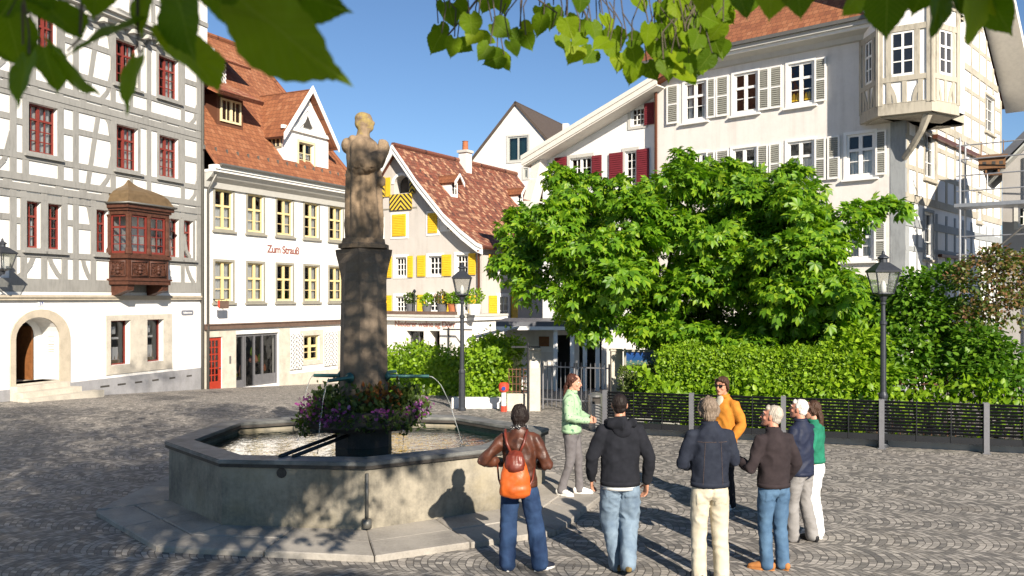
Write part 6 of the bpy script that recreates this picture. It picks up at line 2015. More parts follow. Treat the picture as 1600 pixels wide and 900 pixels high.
def fountain():
    T = thing("fountain", (0, 0, 0), "grey stone octagonal fountain with a carved monk on its tall column", "fountain")
    n = 8
    for i in range(n):                                          # apron of flagstones
        j = (i + 1) % n
        a, b, c, d = OUT[i], OUT[j], BAS[j], BAS[i]
        k = 2 if (b - a).length > 1.6 else 1
        for q in range(k):
            f0, f1 = q / k, (q + 1) / k
            g = 0.006
            P = [a.lerp(b, f0), a.lerp(b, f1), d.lerp(c, f1), d.lerp(c, f0)]
            e = (b - a).normalized()
            P = [P[0] + e * g, P[1] - e * g, P[2] - e * g, P[3] + e * g]
            mid0, mid1 = P[0].lerp(P[3], .52), P[1].lerp(P[2], .52)
            inw = (P[3] - P[0]).normalized() * g
            rows = [(P[0], P[1], mid1 - inw, mid0 - inw), (mid0 + inw, mid1 + inw, P[2] + inw * 8, P[3] + inw * 8)] if (P[3] - P[0]).length > .75 else [(P[0], P[1], P[2] + inw * 8, P[3] + inw * 8)]
            for r_, R_ in enumerate(rows):
                m = MB("slab_stone"); m.prism([(p.x, p.y, -.25) for p in R_], (0, 0, .312 + .004 * ((i + q + r_) % 3)))
                o = m.build("flagstone", T); bevel(o, .012, 1)
    w = MB("fountain_stone")
    ring_prism(w, BAS, inset(BAS, .24), .05, .762)
    o = w.build("basin_wall", T); bevel(o, .012, 1)
    bt = MB("fountain_stone"); bt.prism([(p.x, p.y, .12) for p in inset(BAS, .2)], (0, 0, .06)); bt.build("basin_floor", T)
    r = MB("rim_stone"); ring_prism(r, inset(BAS, -.05), inset(BAS, .30), .802, .85); o = r.build("rim", T); bevel(o, .012, 2)
    r = MB("planter_dark"); ring_prism(r, inset(BAS, -.04), inset(BAS, .296), .765, .802); r.build("rim_band", T)
    # outlet pipe on the front joint, dark stain socket, rim cramps
    p = MB("pipe_zinc"); f = BAS[2] + Vector((.02, -.035)); p.tube([(f.x, f.y, .72), (f.x, f.y, .20)], .019, 8); p.tube([(f.x, f.y, .09), (f.x, f.y, .19)], .055, 10); p.build("drain_pipe", T, smooth=True)
    sp = MB("planter_dark"); e = BAS[1].lerp(BAS[2], .42); sp.tube([(e.x, e.y - .012, .70), (e.x, e.y + .02, .70)], .06, 12); sp.build("overflow_hole", T)
    # column
    c = MB("column_stone")
    def octo(r, z, sq=0.0):
        out = []
        for k in range(8):
            a = -math.pi / 2 + k * math.pi / 4
            rr = r if k % 2 == 0 else r * (1 - sq * (1 - math.cos(math.pi / 4)))
            out.append((CX + rr * math.cos(a), CY + rr * math.sin(a), z))
        return out
    prof = [(.385, .15, 0), (.36, .95, 0), (.345, 1.0, 0), (.337, 1.72, 0), (.334, 1.725, 0), (.335, 1.74, 0), (.322, 2.68, .0), (.312, 2.69, .0), (.320, 2.72, .0), (.318, 3.0, .0), (.33, 3.1, .25), (.36, 3.24, .6), (.392, 3.36, .95), (.40, 3.43, 1.0), (.31, 3.44, 1.0)]
    rings = [[c.vert(p) for p in octo(*q)] for q in prof]
    for a, b in zip(rings, rings[1:]):
        for k in range(8): c.face((a[k], a[(k + 1) % 8], b[(k + 1) % 8], b[k]))
    c.face(rings[-1]); c.face(list(reversed(rings[0])))
    COLM = c.build("column", T)
    b = MB("statue_stone"); b.lathe([(.36, 3.445), (.36, 3.50), (.31, 3.52), (.30, 3.585)], (CX, CY), 8, math.pi / 8); b.build("statue_base", T)
    # statue: a monk in a habit, looking to the right of the square
    s = MB("statue_stone")
    X, Y, Z0 = CX, CY, 3.56
    V = lambda x, y, z: Vector((X + x, Y + y, Z0 + z))
    lofted(s, [V(0, 0, 0), V(0, 0, .1), V(0, 0, .5), V(.0, 0, .9), V(.0, 0, 1.12), V(-.01, 0, 1.28), V(-.02, 0, 1.38), V(-.01, 0, 1.46)], [(.262, .24), (.268, .245), (.25, .225), (.235, .205), (.24, .215), (.24, .225), (.20, .20), (.10, .10)], n=20)
    lofted(s, [V(-.01, 0, 1.40), V(.0, 0, 1.58)], [.10, .085])
    blob(s, V(0.02, 0, 1.655), (.115, .095, .135)); blob(s, V(.06, 0, 1.59), (.08, .07, .08)); blob(s, V(.135, 0, 1.645), (.024, .018, .032)); blob(s, V(-.01, 0, 1.72), (.122, .105, .085)); blob(s, V(-.06, 0, 1.64), (.07, .085, .09))
    blob(s, V(.01, -.083, 1.64), (.018, .012, .035))
    blob(s, V(-.22, .02, 1.33), (.10, .15, .12)); lofted(s, [V(-.13, -.11, 1.42), V(-.2, 0, 1.36), V(-.13, .11, 1.42)], [.05, .07, .05])        # hood laid back
    lofted(s, [V(-.04, -.19, 1.34), V(.0, -.22, 1.08), V(.06, -.20, .98)], [(.11, .085), (.15, .10), (.17, .08)]); lofted(s, [V(.06, -.22, 1.02), V(.20, -.18, 1.12), V(.29, -.10, 1.22)], [.13, .11, .06]); blob(s, V(.13, -.10, 1.10), (.15, .11, .16))
    lofted(s, [V(-.04, .19, 1.34), V(.02, .2, 1.08), V(.20, .12, 1.10), V(.28, .0, 1.18)], [.09, .10, .08, .05])
    for k in range(4): lofted(s, [V(.225 + .034 * k, -.11 + .012 * k, 1.20), V(.24 + .034 * k, -.10 + .012 * k, 1.30), V(.245 + .030 * k, -.095 + .012 * k, 1.385 + .01 * (k == 1) - .02 * (k == 3))], [.034, .034, .026], n=6)
    blob(s, V(.285, -.06, 1.20), (.06, .075, .08))
    lofted(s, [V(.25, -.15, 1.18), V(.27, -.15, 1.27)], [.024, .018], n=6)
    blob(s, V(.25, -.08, .82), (.07, .06, .085))
    def sd(co, no):
        a = math.atan2(co.y - Y, co.x - X); z = co.z - Z0
        if z < .98: return .020 * math.sin(a * 9 + 2.0 * math.sin(z * 2)) * min(1, z * 4 + .2) + .006 * noise.noise(co * 9)
        return .008 * noise.noise(co * 12)
    fused(s, "statue", T, .014, 2, sd)
    # planter bowl and pedestal
    pb = MB("planter_dark")
    def oc(r, z): return [Vector((CX + r * math.cos(math.pi / 8 + k * math.pi / 4), CY + r * math.sin(math.pi / 8 + k * math.pi / 4))) for k in range(8)]
    pr = [(.40, .18), (.40, .935), (.72, .955), (.80, 1.02), (.80, 1.22), (.72, 1.23), (.72, 1.14), (.36, 1.13)]
    rings = [[pb.vert((p.x, p.y, z)) for p in oc(r_, z)] for r_, z in pr]
    for a, b in zip(rings, rings[1:]):
        for k in range(8): pb.face((a[k], a[(k + 1) % 8], b[(k + 1) % 8], b[k]))
    PB = pb.build("planter_bowl", T)
    so = MB("soil"); so.prism([(p.x, p.y, 1.135) for p in oc(.715, 0)], (0, 0, .05)); so.build("soil", PB)
    # spouts with their jets
    for dx, dy, ln in ((1, -.06, .92), (-.42, -.9, .80), (-1, .12, .72), (.4, .92, .85)):
        d = Vector((dx, dy, 0)).normalized(); o = Vector((CX, CY, 1.66))
        t = MB("teal_bronze")
        t.tube([o + d * .25, o + d * .36, o + d * .38, o + d * ln, o + d * (ln + .004)], [.055, .055, .028, .024, .024], 10)
        t.tube([o + d * .33, o + d * .345], .075, 10)
        S_ = t.build("spout", T, smooth=True)
        j = MB("water_jet"); tip = o + d * ln
        v = 1.05 if dx > .5 else .55
        path = []
        for k in range(12):
            tt = .435 * k / 11
            path.append(tip + d * (v * tt) + Vector((.004 * math.sin(k * 2), 0, -4.9 * tt * tt)))
        j.tube(path, [.0065 + .0025 * math.sin(k * 1.7) for k in range(12)], 6); j.build("water_jet", S_, smooth=True)
    # stay rods of the planter: two rails to the rim
    for k in (-.07, .09):
        rl = MB("black_iron"); rl.tube([(CX - .24 + k, CY - .42, .89), (CX - .62 + k, 10.42, .862)], .026, 8); rl.build("rail", T, smooth=True)
    return T
fountain()
wt = MB("fountain_water")
wt.poly([(p.x, p.y, .70) for p in inset(BAS, .242)])
tag(wt.build("water", recalc=False), kind="structure")

def flowers():
    T = thing("flower_planting", (CX, CY, 1.12), "purple petunias and orange foliage spilling over the dark fountain planter", "flowers")
    n = 2600
    a = RNG.uniform(0, 2 * math.pi, n); r = np.sqrt(RNG.random(n)) * .46 + .36
    z = .0 + .26 * RNG.random(n) * (1 - np.abs(r - .62)) + .05 * np.sin(a * 5) + .08 * np.sin(a * 3 + 1)
    over = r > .75; z[over] -= .20 * RNG.random(over.sum()) ** .8; r[over] = .77 + .15 * RNG.random(over.sum())
    pts = np.stack([r * np.cos(a), r * np.sin(a), z], 1)
    # tall sprigs
    m = 420; a2 = RNG.uniform(0, 2 * math.pi, m); r2 = .42 + .34 * RNG.random(m)
    p2 = np.stack([r2 * np.cos(a2), r2 * np.sin(a2), .20 + .24 * RNG.random(m) ** 1.5], 1)
    pts = np.concatenate([pts, p2])
    dr = RNG.normal(size=(len(pts), 3)) + np.array([0, 0, .8]); nr = RNG.normal(size=(len(pts), 3))
    leaf_mesh("foliage", "planter_leaf", pts, dr, nr, .055 + .05 * RNG.random(len(pts)), LEAF_QUAD, T)
    # blossom clusters
    cl = []
    for k, (ang, rr, zz, cnt) in enumerate(((-2.75, .80, .16, 60), (-2.45, .90, .04, 40), (-1.95, .88, .05, 60), (-1.75, .84, .12, 40), (-1.15, .84, .10, 45), (-.55, .86, .12, 40), (-.15, .85, .16, 40), (2.9, .8, .16, 40), (-2.2, .8, .15, 30), (.6, .8, .12, 40), (1.8, .8, .12, 50))):
        c = np.array([rr * math.cos(ang), rr * math.sin(ang), zz])
        cl.append(c + RNG.normal(size=(cnt, 3)) * np.array([.085, .085, .055]))
    pp = np.concatenate(cl); pp = pp[RNG.random(len(pp)) < .72]
    leaf_mesh("purple_blossom", "purple_petal", pp, RNG.normal(size=(len(pp), 3)), unit(pp) + RNG.normal(size=(len(pp), 3)) * .5, .045 + .025 * RNG.random(len(pp)), LEAF_OVAL, T)
    cl = []
    for ang, rr in ((-1.15, .45), (-1.0, .55), (-.7, .62), (-.6, .5), (-1.3, .5)):
        cl.append(np.array([rr * math.cos(ang), rr * math.sin(ang), .30]) + RNG.normal(size=(34, 3)) * np.array([.06, .06, .08]))
    pp = np.concatenate(cl)
    leaf_mesh("orange_foliage", "orange_petal", pp, RNG.normal(size=(len(pp), 3)) + np.array([0, 0, 1]), RNG.normal(size=(len(pp), 3)), .06 + .04 * RNG.random(len(pp)), LEAF_QUAD, T)
flowers()

# ================================================================== RAILING, GATE, STREET THINGS
FP0, FDIR = Vector((8.41, 15.5)), Vector((-1.63, .53))
def railing():
    T = thing("slat_railing", None, "long black railing of horizontal metal slats on steel posts", "railing")
    u = FDIR.normalized(); nv = Vector((u.y, -u.x))
    if nv.y > 0: nv = -nv
    for k in range(-3, 5):
        p = FP0 + FDIR * k
        m = MB("post_steel")
        M4 = Matrix(((u.x, nv.x, 0, p.x), (u.y, nv.y, 0, p.y), (0, 0, 1, 0), (0, 0, 0, 1)))
        m.at(M4); m.box((-.045, -.02, -.1), (.045, -.008, .90)); m.box((-.045, .09, -.1), (.045, .102, .90)); m.box((-.008, -.0085, -.1), (.008, .0905, .898)); m.box((-.07, -.05, -.1), (.07, .13, .015))
        m.build("post", T)
        if k < 4:
            q = FDIR.length
            s = MB("slat_black").at(M4)
            for j in range(10):
                z = .30 + .059 * j
                s.prism([(.05, .03, z), (.05, .066, z + .044), (.05, .062, z + .049), (.05, .026, z + .005)], (q - .10, 0, 0))
            s.box((.05, .02, .16), (q - .05, .08, .27))
            for x in (q * .33, q * .66): s.box((x - .01, .078, .16), (x + .01, .09, .87))
            s.build("slat_panel", T)
    return T
railing()
def kerb_wall():
    u = FDIR.normalized(); nv = Vector((-u.y, u.x))
    if nv.y < 0: nv = -nv
    a = FP0 - FDIR * 3 + nv * .18; b = FP0 + FDIR * 4.1 + nv * .18
    m = MB("grey_stone")
    m.prism([(a.x, a.y, -.2), (b.x, b.y, -.2), (b.x + nv.x * .3, b.y + nv.y * .3, -.2), (a.x + nv.x * .3, a.y + nv.y * .3, -.2)], (0, 0, .38))
    o = m.build("kerb_wall"); bevel(o, .015, 1); tag(o, "low grey stone kerb running behind the slatted railing", "kerb")
kerb_wall()

def pillar(px, d, h, w, label):
    p = at_depth(px, YH, d)
    T = thing("stone_pillar", (p.x, d, gz(d)), label, "pillar", "stone gate pillars")
    m = MB("pale_stone"); m.box((-w / 2, -w / 2, -.1), (w / 2, w / 2, h)); o = m.build("shaft", T); bevel(o, .012, 1)
    m = MB("pale_stone"); m.box((-w / 2 - .02, -w / 2 - .02, h), (w / 2 + .02, w / 2 + .02, h + .05)); o = m.build("cap", T); bevel(o, .01, 1)
    return T, p
GD = 21.4
PT, PP = pillar(835.5, GD, 1.47, .27, "stone gate pillar with a small white plate, left of the iron gate")
pl = MB("sign_white"); pl.box((-.085, -.142, 1.05), (.085, -.136, 1.22)); pl.build("plate", PT)
pillar(963, 20.6, 1.50, .27, "stone gate pillar between the iron gate and the blue notice board")
def gate():
    a, b = at_depth(846, YH, GD), at_depth(953, YH, 20.75)
    u = Vector((b.x - a.x, 20.75 - GD)); W = u.length; u.normalize()
    T = thing("iron_gate", (a.x, GD, 0), "grey iron bar gate between the two stone pillars", "gate", rz=math.atan2(u.y, u.x))
    for q in range(2):
        x0, x1 = .04 + q * W / 2, W / 2 - .02 + q * W / 2
        m = MB("post_steel")
        m.tube([(x0, 0, .05), (x0, 0, 1.18)], .022, 6); m.tube([(x1, 0, .05), (x1, 0, 1.18)], .022, 6)
        for z in (.28, 1.08): m.box((x0, -.012, z - .016), (x1, .012, z + .016))
        n = 7
        for k in range(1, n): x = x0 + (x1 - x0) * k / n; m.tube([(x, 0, .1), (x, 0, 1.2)], .011, 5)
        m.build("gate_leaf", T)
gate()
def low_wall():
    a, b = at_depth(792, YH, GD), at_depth(827, YH, GD)
    m = MB("pale_stone"); m.box((a.x, GD - .12, -.15), (b.x - .004, GD + .12, .42)); o = m.build("low_wall"); bevel(o, .012, 1); tag(o, "low stone wall stub left of the gate pillar with the white plate", "wall")
    T = thing("lattice_fence", (a.x, GD, .42), "short rusty iron lattice fence on the low wall beside the gate pillar", "fence")
    w = b.x - a.x
    m = MB("rust_iron")
    for k in range(6): x = .05 + (w - .1) * k / 5; m.tube([(x, 0, 0), (x, 0, .62)], .011, 5)
    for k in range(4): z = .04 + .18 * k; m.box((.03, -.009, z), (w - .03, .009, z + .016))
    m.build("lattice_panel", T)
    p = at_depth(825, YH, GD - .35)
    T = thing("iron_post", (p.x, GD - .35, 0), "tall thin black iron post with a crossbar in front of the gate pillar", "post")
    m = MB("black_iron"); m.tube([(0, 0, -.05), (0, 0, 1.68)], .028, 8); m.build("upright", T)
    m = MB("black_iron"); m.box((-.40, -.02, 1.555), (.30, .02, 1.595)); m.build("crossbar", T)
low_wall()
def bollard():
    p = at_depth(787, YH, 21.2)
    T = thing("bollard", (p.x, 21.2, 0), "white bollard with a red foot and red top by the gate", "bollard")
    m = MB("signal_red"); m.lathe([(.075, -.03), (.07, .14)], (0, 0), 12); m.build("foot", T)
    m = MB("sign_white"); m.lathe([(.064, .141), (.06, .46)], (0, 0), 12); m.build("post", T)
    m = MB("signal_red"); m.lathe([(.06, .461), (.115, .50), (.125, .56), (.12, .66), (.09, .70), (.02, .71)], (0, 0), 12); t = m.build("cap", T)
    m = MB("sign_blue"); m.lathe([(.05, -.008), (.05, .008)], (0, 0), 14); o = m.build("disc", t); o.matrix_local = Matrix.Translation((0, -.125, .57)) @ Matrix.Rotation(R(90), 4, 'X')
bollard()
def bin_():
    d = 18.3
    p = at_depth(931, YH, d)
    T = thing("litter_bin", (p.x, d, 0), "round grey steel litter bin standing before the gate", "bin")
    m = MB("steel"); m.lathe([(.12, -.02), (.12, .02), (.15, .03), (.15, .55)], (0, 0), 22); m.build("drum", T)
    m = MB("steel")
    n = 20
    for k in range(n):
        a0, a1 = 2 * math.pi * k / n, 2 * math.pi * (k + 1) / n
        if -2.2 < (a0 if a0 < math.pi else a0 - 2 * math.pi) + .15 < -.9: continue
        m.prism([(.15 * math.cos(a0), .15 * math.sin(a0), .55), (.15 * math.cos(a1), .15 * math.sin(a1), .55), (.14 * math.cos(a1), .14 * math.sin(a1), .55), (.14 * math.cos(a0), .14 * math.sin(a0), .55)], (0, 0, .14))
    m.lathe([(.152, .69), (.152, .73), (.10, .765), (.02, .77)], (0, 0), 22); m.build("hood", T)
    m = MB("interior_dark"); m.lathe([(.13, .5), (.13, .66)], (0, 0), 16); m.build("liner", T)
    m = MB("pipe_zinc"); m.tube([(.17, .02, -.02), (.17, .02, .80)], .02, 8); m.build("post", T)
bin_()
def board():
    d = 20.1
    a, b = at_depth(975, 546, d), at_depth(1028, 575, d)
    w, zt, zb = b.x - a.x, a.z, b.z
    T = thing("notice_board", (a.x, d, 0), "framed notice board with a dark blue poster behind the clipped box hedge", "notice board", rz=-.12)
    m = MB("post_steel")
    for x in (.02, w - .02): m.box((x - .025, .0, -.1), (x + .025, .05, zt + .02))
    m.build("post", T)
    m = MB("surround_grey"); f = .05
    m.box((0, -.06, zb), (w, -.0, zb + f)); m.box((0, -.06, zt - f), (w, .0, zt)); m.box((0, -.058, zb + f), (f, .0, zt - f)); m.box((w - f, -.058, zb + f), (w, .0, zt - f)); m.build("frame", T)
    m = MB("poster_blue"); m.poly([(f, -.02, zb + f), (w - f, -.02, zb + f), (w - f, -.02, zt - f), (f, -.02, zt - f)], [(0, 0), (1, 0), (1, 1), (0, 1)]); P = m.build("poster", T, recalc=False)
    return T
board()
def planter_edge():
    a, b = at_depth(706, YH, 21.9), at_depth(783, YH, 21.9)
    m = MB("clean_plaster"); m.box((a.x, 21.8, -.15), (b.x, 22.05, .26)); o = m.build("planter_wall"); bevel(o, .012, 1); tag(o, "low white planter wall under the hedge behind the street lamp", "planter wall")
    a = at_depth(1000, YH, 20.0)
    m = MB("grey_stone"); m.prism([(a.x - .9, 18.55, -.2), (a.x + .55, 18.15, -.2), (a.x + .65, 18.5, -.2), (a.x - .8, 18.9, -.2)], (0, 0, .42)); o = m.build("stone_step"); bevel(o, .015, 1); tag(o, "weathered stone step at the left end of the slatted railing", "step")
planter_edge()
def pavilion():
    d = 31.0
    a = at_depth(792, YH, d)
    F = Facade((a.x, d), (1, -.05))
    H = thing("garden_pavilion", None, "low white garden pavilion with pale posts seen through the iron gate", "pavilion", mat=F.world)
    W = F.s(948)
    z0, zt = gz(d) - .5, HC + (466 - 508) / FPX * d
    F.holes += [(rect(F.s(868), F.s(895), z0 + .5, zt - .35), .3), (rect(F.s(905), F.s(940), z0 + .3, zt - .3), .3)]
    w = MB("pale_plaster")
    wall(H, F, rect(0, W, z0, zt), "pale_plaster") if False else None
    m = MB("pale_plaster"); m.holed(rect(0, W, z0, zt), [h for h, _ in F.holes], 0)
    for h, q in F.holes: m.reveal(h, 0, q)
    m.poly([(0, 0, z0), (0, 4, z0), (0, 4, zt), (0, 0, zt)]); m.poly([(W, 0, z0), (W, 4, z0), (W, 4, zt), (W, 0, zt)])
    m.mat("interior_dark").poly([(.1, 1.2, z0), (W - .1, 1.2, z0), (W - .1, 1.2, zt), (.1, 1.2, zt)])
    m.build("wall", H, recalc=False)
    r = MB("roof_metal"); r.box((-.3, -1.4, zt), (W + .3, 4.2, zt + .16)); r.mat("white_paint").box((-.3, -1.43, zt - .12), (W + .3, -1.2, zt - .002)); r.build("roof", H)
    for px in (868, 893, 912, 931):
        m = MB("white_paint"); x = F.s(px); m.box((x - .07, -1.3, z0), (x + .07, -1.16, zt - .12)); m.build("post", H)
    m = MB("brown_door_wood"); m.box((F.s(842), -.02, zt - .75), (F.s(858), .004, zt - .40)); m.mat("white_paint").box((F.s(840), -.03, zt - .95), (F.s(872), .003, zt - .76)); m.build("window", H)
    # sloping awning with its pole
    q = at_depth(743, YH, 30)
    T = thing("awning", (q.x, 30, gz(30)), "pale sloping awning on a thin white pole beyond the hedge", "awning")
    zA, zB = HC + (466 - 508) / FPX * 30 - gz(30), HC + (466 - 528) / FPX * 30 - gz(30)
    m = MB("awning_cloth"); m.prism([(1.5, .8, zA), (1.5, -1.0, zA), (-.25, -1.0, zB), (-.25, .8, zB)], (0, 0, -.05)); m.build("cloth", T)
    m = MB("white_paint"); m.tube([(0, -.9, 0), (0, -.9, zB + .02)], .035, 8); m.build("pole", T)
pavilion()
# ================================================================== HEDGES, SHRUBS, TREES
def hedge(name, a, b, depth, z0, z1, leaf, size, n, label, mat="hedge_leaf", cat="hedge", rough=.07, group=None):
    a, b = Vector(a), Vector(b)
    u = (b - a); W = u.length; u.normalize(); v = Vector((-u.y, u.x))
    T = thing(name, (a.x, a.y, 0), label, cat, group)
    x = RNG.random(n) * W; side = RNG.random(n)
    y = np.empty(n); z = np.empty(n); no = np.zeros((n, 3))
    A_f, A_t = (z1 - z0), depth
    p = A_f / (A_f + A_t)
    fr = side < p
    y[fr] = 0; z[fr] = z0 + (z1 - z0) * RNG.random(fr.sum()); no[fr] = (0, -1, .35)
    tp = ~fr; y[tp] = depth * RNG.random(tp.sum()); z[tp] = z1; no[tp] = (0, -.2, 1)
    e = n // 14
    x[:e] = W * (RNG.random(e) > .5); y[:e] = depth * RNG.random(e); z[:e] = z0 + (z1 - z0) * RNG.random(e); no[:e] = (1, 0, .2)
    wob = np.sin(x * 2.1) * .4 + np.sin(x * 5.3 + z * 3) * .3 + np.sin(z * 6.1 + x) * .3
    P = np.stack([x, y, z], 1) + no * (rough * wob + RNG.normal(size=n) * rough * .8)[:, None]
    nn = no + RNG.normal(size=(n, 3)) * .38
    dd = RNG.normal(size=(n, 3)) + np.array([0, -.3, .25])
    rot = np.array([[u.x, u.y, 0], [v.x, v.y, 0], [0, 0, 1]])
    leaf_mesh("foliage", mat, P @ rot, dd @ rot, nn @ rot, size * (.7 + .6 * RNG.random(n)), leaf, T)
    m = MB(mat); q = .10
    c = [a + u * q + v * q, a + u * (W - q) + v * q, a + u * (W - q) + v * (depth - q), a + u * q + v * (depth - q)]
    m.prism([(k.x - a.x, k.y - a.y, z0) for k in c], (0, 0, z1 - z0 - q))
    m.build("twig_core", T)
    return T
def PX(px, d): q = at_depth(px, YH, d); return (q.x, d)
hedge("garden_hedge", PX(1028, 18.6), PX(1330, 16.9), 1.0, .0, 1.62, LEAF_QUAD, .08, 24000, "clipped bright green hedge behind the slatted railing under the chestnut", rough=.09)
hedge("shop_hedge", PX(597, 27.5), PX(728, 26.0), 1.2, -.6, 1.02, LEAF_QUAD, .13, 3600, "tall soft green hedge in front of the low shop, left of the street lamp", rough=.16)
hedge("street_hedge", PX(727, 22.6), PX(800, 22.3), 1.6, .0, 1.42, LEAF_QUAD, .12, 4200, "loose green hedge on the white planter wall, right of the street lamp", rough=.16)
hedge("box_hedge", PX(966, 19.35), PX(1021, 19.1), .6, .28, 1.18, LEAF_QUAD, .045, 4200, "small clipped olive box hedge below the blue notice board", mat="box_leaf", rough=.025)
def ground_cover():
    n = 5200
    t = RNG.random(n); base = np.array([[FP0.x - FDIR.x * 3.2, FP0.y - FDIR.y * 3.2]]) + t[:, None] * np.array([[FDIR.x * 7.0, FDIR.y * 7.0]])
    off = .55 + 1.1 * RNG.random(n)
    nv = np.array([.31, .95])
    xy = base + off[:, None] * nv
    z = .15 + (.95 + .2 * np.sin(xy[:, 0] * 3.1)) * RNG.random(n) ** .7
    P = np.concatenate([xy, z[:, None]], 1)
    o = leaf_mesh("undergrowth", "hedge_leaf", P, RNG.normal(size=(n, 3)) + np.array([0, -.2, .6]), RNG.normal(size=(n, 3)) + np.array([0, -.4, .5]), .08 + .08 * RNG.random(n), LEAF_OVAL)
    tag(o, "low leafy plants growing behind the slatted railing", "plants", kind="stuff")
ground_cover()

def limb(mb, p, q, r0, r1, sag=.15, n=5):
    p, q = Vector(p), Vector(q)
    pts, rs = [], []
    for k in range(n + 1):
        f = k / n
        c = p.lerp(q, f) + Vector((math.sin(f * 5 + p.x) * .04, math.cos(f * 4 + q.x) * .04, math.sin(f * math.pi) * sag))
        pts.append(c); rs.append(r0 + (r1 - r0) * f)
    mb.tube(pts, rs, 7)

def in_poly(x, y, poly):
    c = False; j = len(poly) - 1
    for i in range(len(poly)):
        if (poly[i][1] > y) != (poly[j][1] > y) and x < (poly[j][0] - poly[i][0]) * (y - poly[i][1]) / (poly[j][1] - poly[i][1]) + poly[i][0]: c = not c
        j = i
    return c

def chestnut(label, base, d0, d1, poly, n_cl, n_leaf, seed, spurs=()):
    """Trunk, limbs and a crown made of many leaf clumps; poly is the crown's measured outline at its depth."""
    rr = random.Random(seed)
    T = thing("chestnut_tree", (base[0], base[1], 0), label, "tree", "horse chestnut trees behind the railing")
    clumps = []
    xs, ys = [p[0] for p in poly], [p[1] for p in poly]
    while len(clumps) < n_cl:
        x, y = rr.uniform(min(xs), max(xs)), rr.uniform(min(ys), max(ys))
        if not in_poly(x, y, poly): continue
        # thickness shrinks towards the outline
        cx, cy = sum(xs) / len(xs), sum(ys) / len(ys)
        edge = min(1, math.hypot((x - cx) / (max(xs) - min(xs)) * 2, (y - cy) / (max(ys) - min(ys)) * 2))
        f = rr.random()
        d = d0 + (d1 - d0) * (.5 + (f - .62) * math.sqrt(max(.08, 1 - edge * edge * .8)))
        c = at_depth(x, y, d)
        r_ = rr.uniform(.42, .80) * (1.1 - .35 * edge)
        clumps.append(((c.x - base[0], c.y - base[1], c.z), (r_, r_, r_ * .72)))
    for x, y, rp, d in spurs:
        c = at_depth(x, y, d); r_ = rp / FPX * d
        clumps.append(((c.x - base[0], c.y - base[1], c.z), (r_, r_, r_ * .7)))
    P, D, N = clump_leaves(clumps, n_leaf, .55, .35)
    leaf_mesh("crown", "chestnut_leaf", P, D, N, .145 + .10 * RNG.random(n_leaf), LEAF_PALM, T)
    tr = MB("bark"); zt = 2.3
    tr.tube([(0, 0, -.2), (0, 0, .15), (.02, 0, .8), (.0, .04, 1.6), (.02, 0, zt)], [.24, .19, .165, .15, .15], 10)
    tr.build("trunk", T, smooth=True)
    big = sorted(clumps, key=lambda c: -c[1][0])[:16]
    for c, r_ in big[:12]:
        m = MB("bark"); limb(m, (0, 0, zt - rr.uniform(0, .7)), c, .075, .02, .25); m.build("limb", T, smooth=True)
    return T
poly1 = [(790, 375), (842, 332), (872, 285), (935, 270), (1000, 268), (1050, 272), (1120, 262), (1180, 275), (1215, 330), (1235, 420), (1230, 500), (1180, 560), (1110, 570), (1040, 543), (985, 520), (930, 512), (870, 500), (810, 480), (783, 430)]
chestnut("broad horse chestnut tree, its crown hanging over the gate and hedge", (3.6, 22.0), 19.2, 25.0, poly1, 105, 12500, 3,
         ((1070, 248, 22, 22), (1072, 272, 26, 22), (800, 420, 34, 21), (835, 460, 36, 20.5), (1130, 540, 36, 19), (1180, 545, 34, 18.8), (1100, 528, 32, 19.2), (1210, 520, 34, 19), (1060, 525, 30, 19.4), (1105, 570, 26, 18.8), (1150, 565, 32, 18.7), (1070, 560, 24, 19), (1190, 575, 28, 18.5), (1000, 520, 30, 20), (920, 520, 26, 20), (870, 275, 22, 22), (815, 340, 26, 22)))
poly2 = [(1160, 300), (1215, 262), (1265, 272), (1300, 320), (1345, 335), (1330, 400), (1370, 440), (1385, 520), (1375, 590), (1310, 600), (1250, 570), (1190, 560), (1150, 480)]
chestnut("smaller horse chestnut right of the broad one, a branch reaching across the house", (6.3, 20.0), 18.2, 21.6, poly2, 60, 7400, 5,
         ((1375, 325, 22, 19.6), (1408, 330, 20, 19.6), (1345, 335, 26, 19.6), (1392, 322, 18, 19.8), (1240, 275, 30, 20), (1290, 590, 36, 18.2), (1350, 590, 32, 17.9), (1230, 575, 34, 18.2), (1320, 560, 36, 18), (1260, 560, 30, 18.3), (1385, 560, 26, 18), (1370, 500, 30, 18.6)))

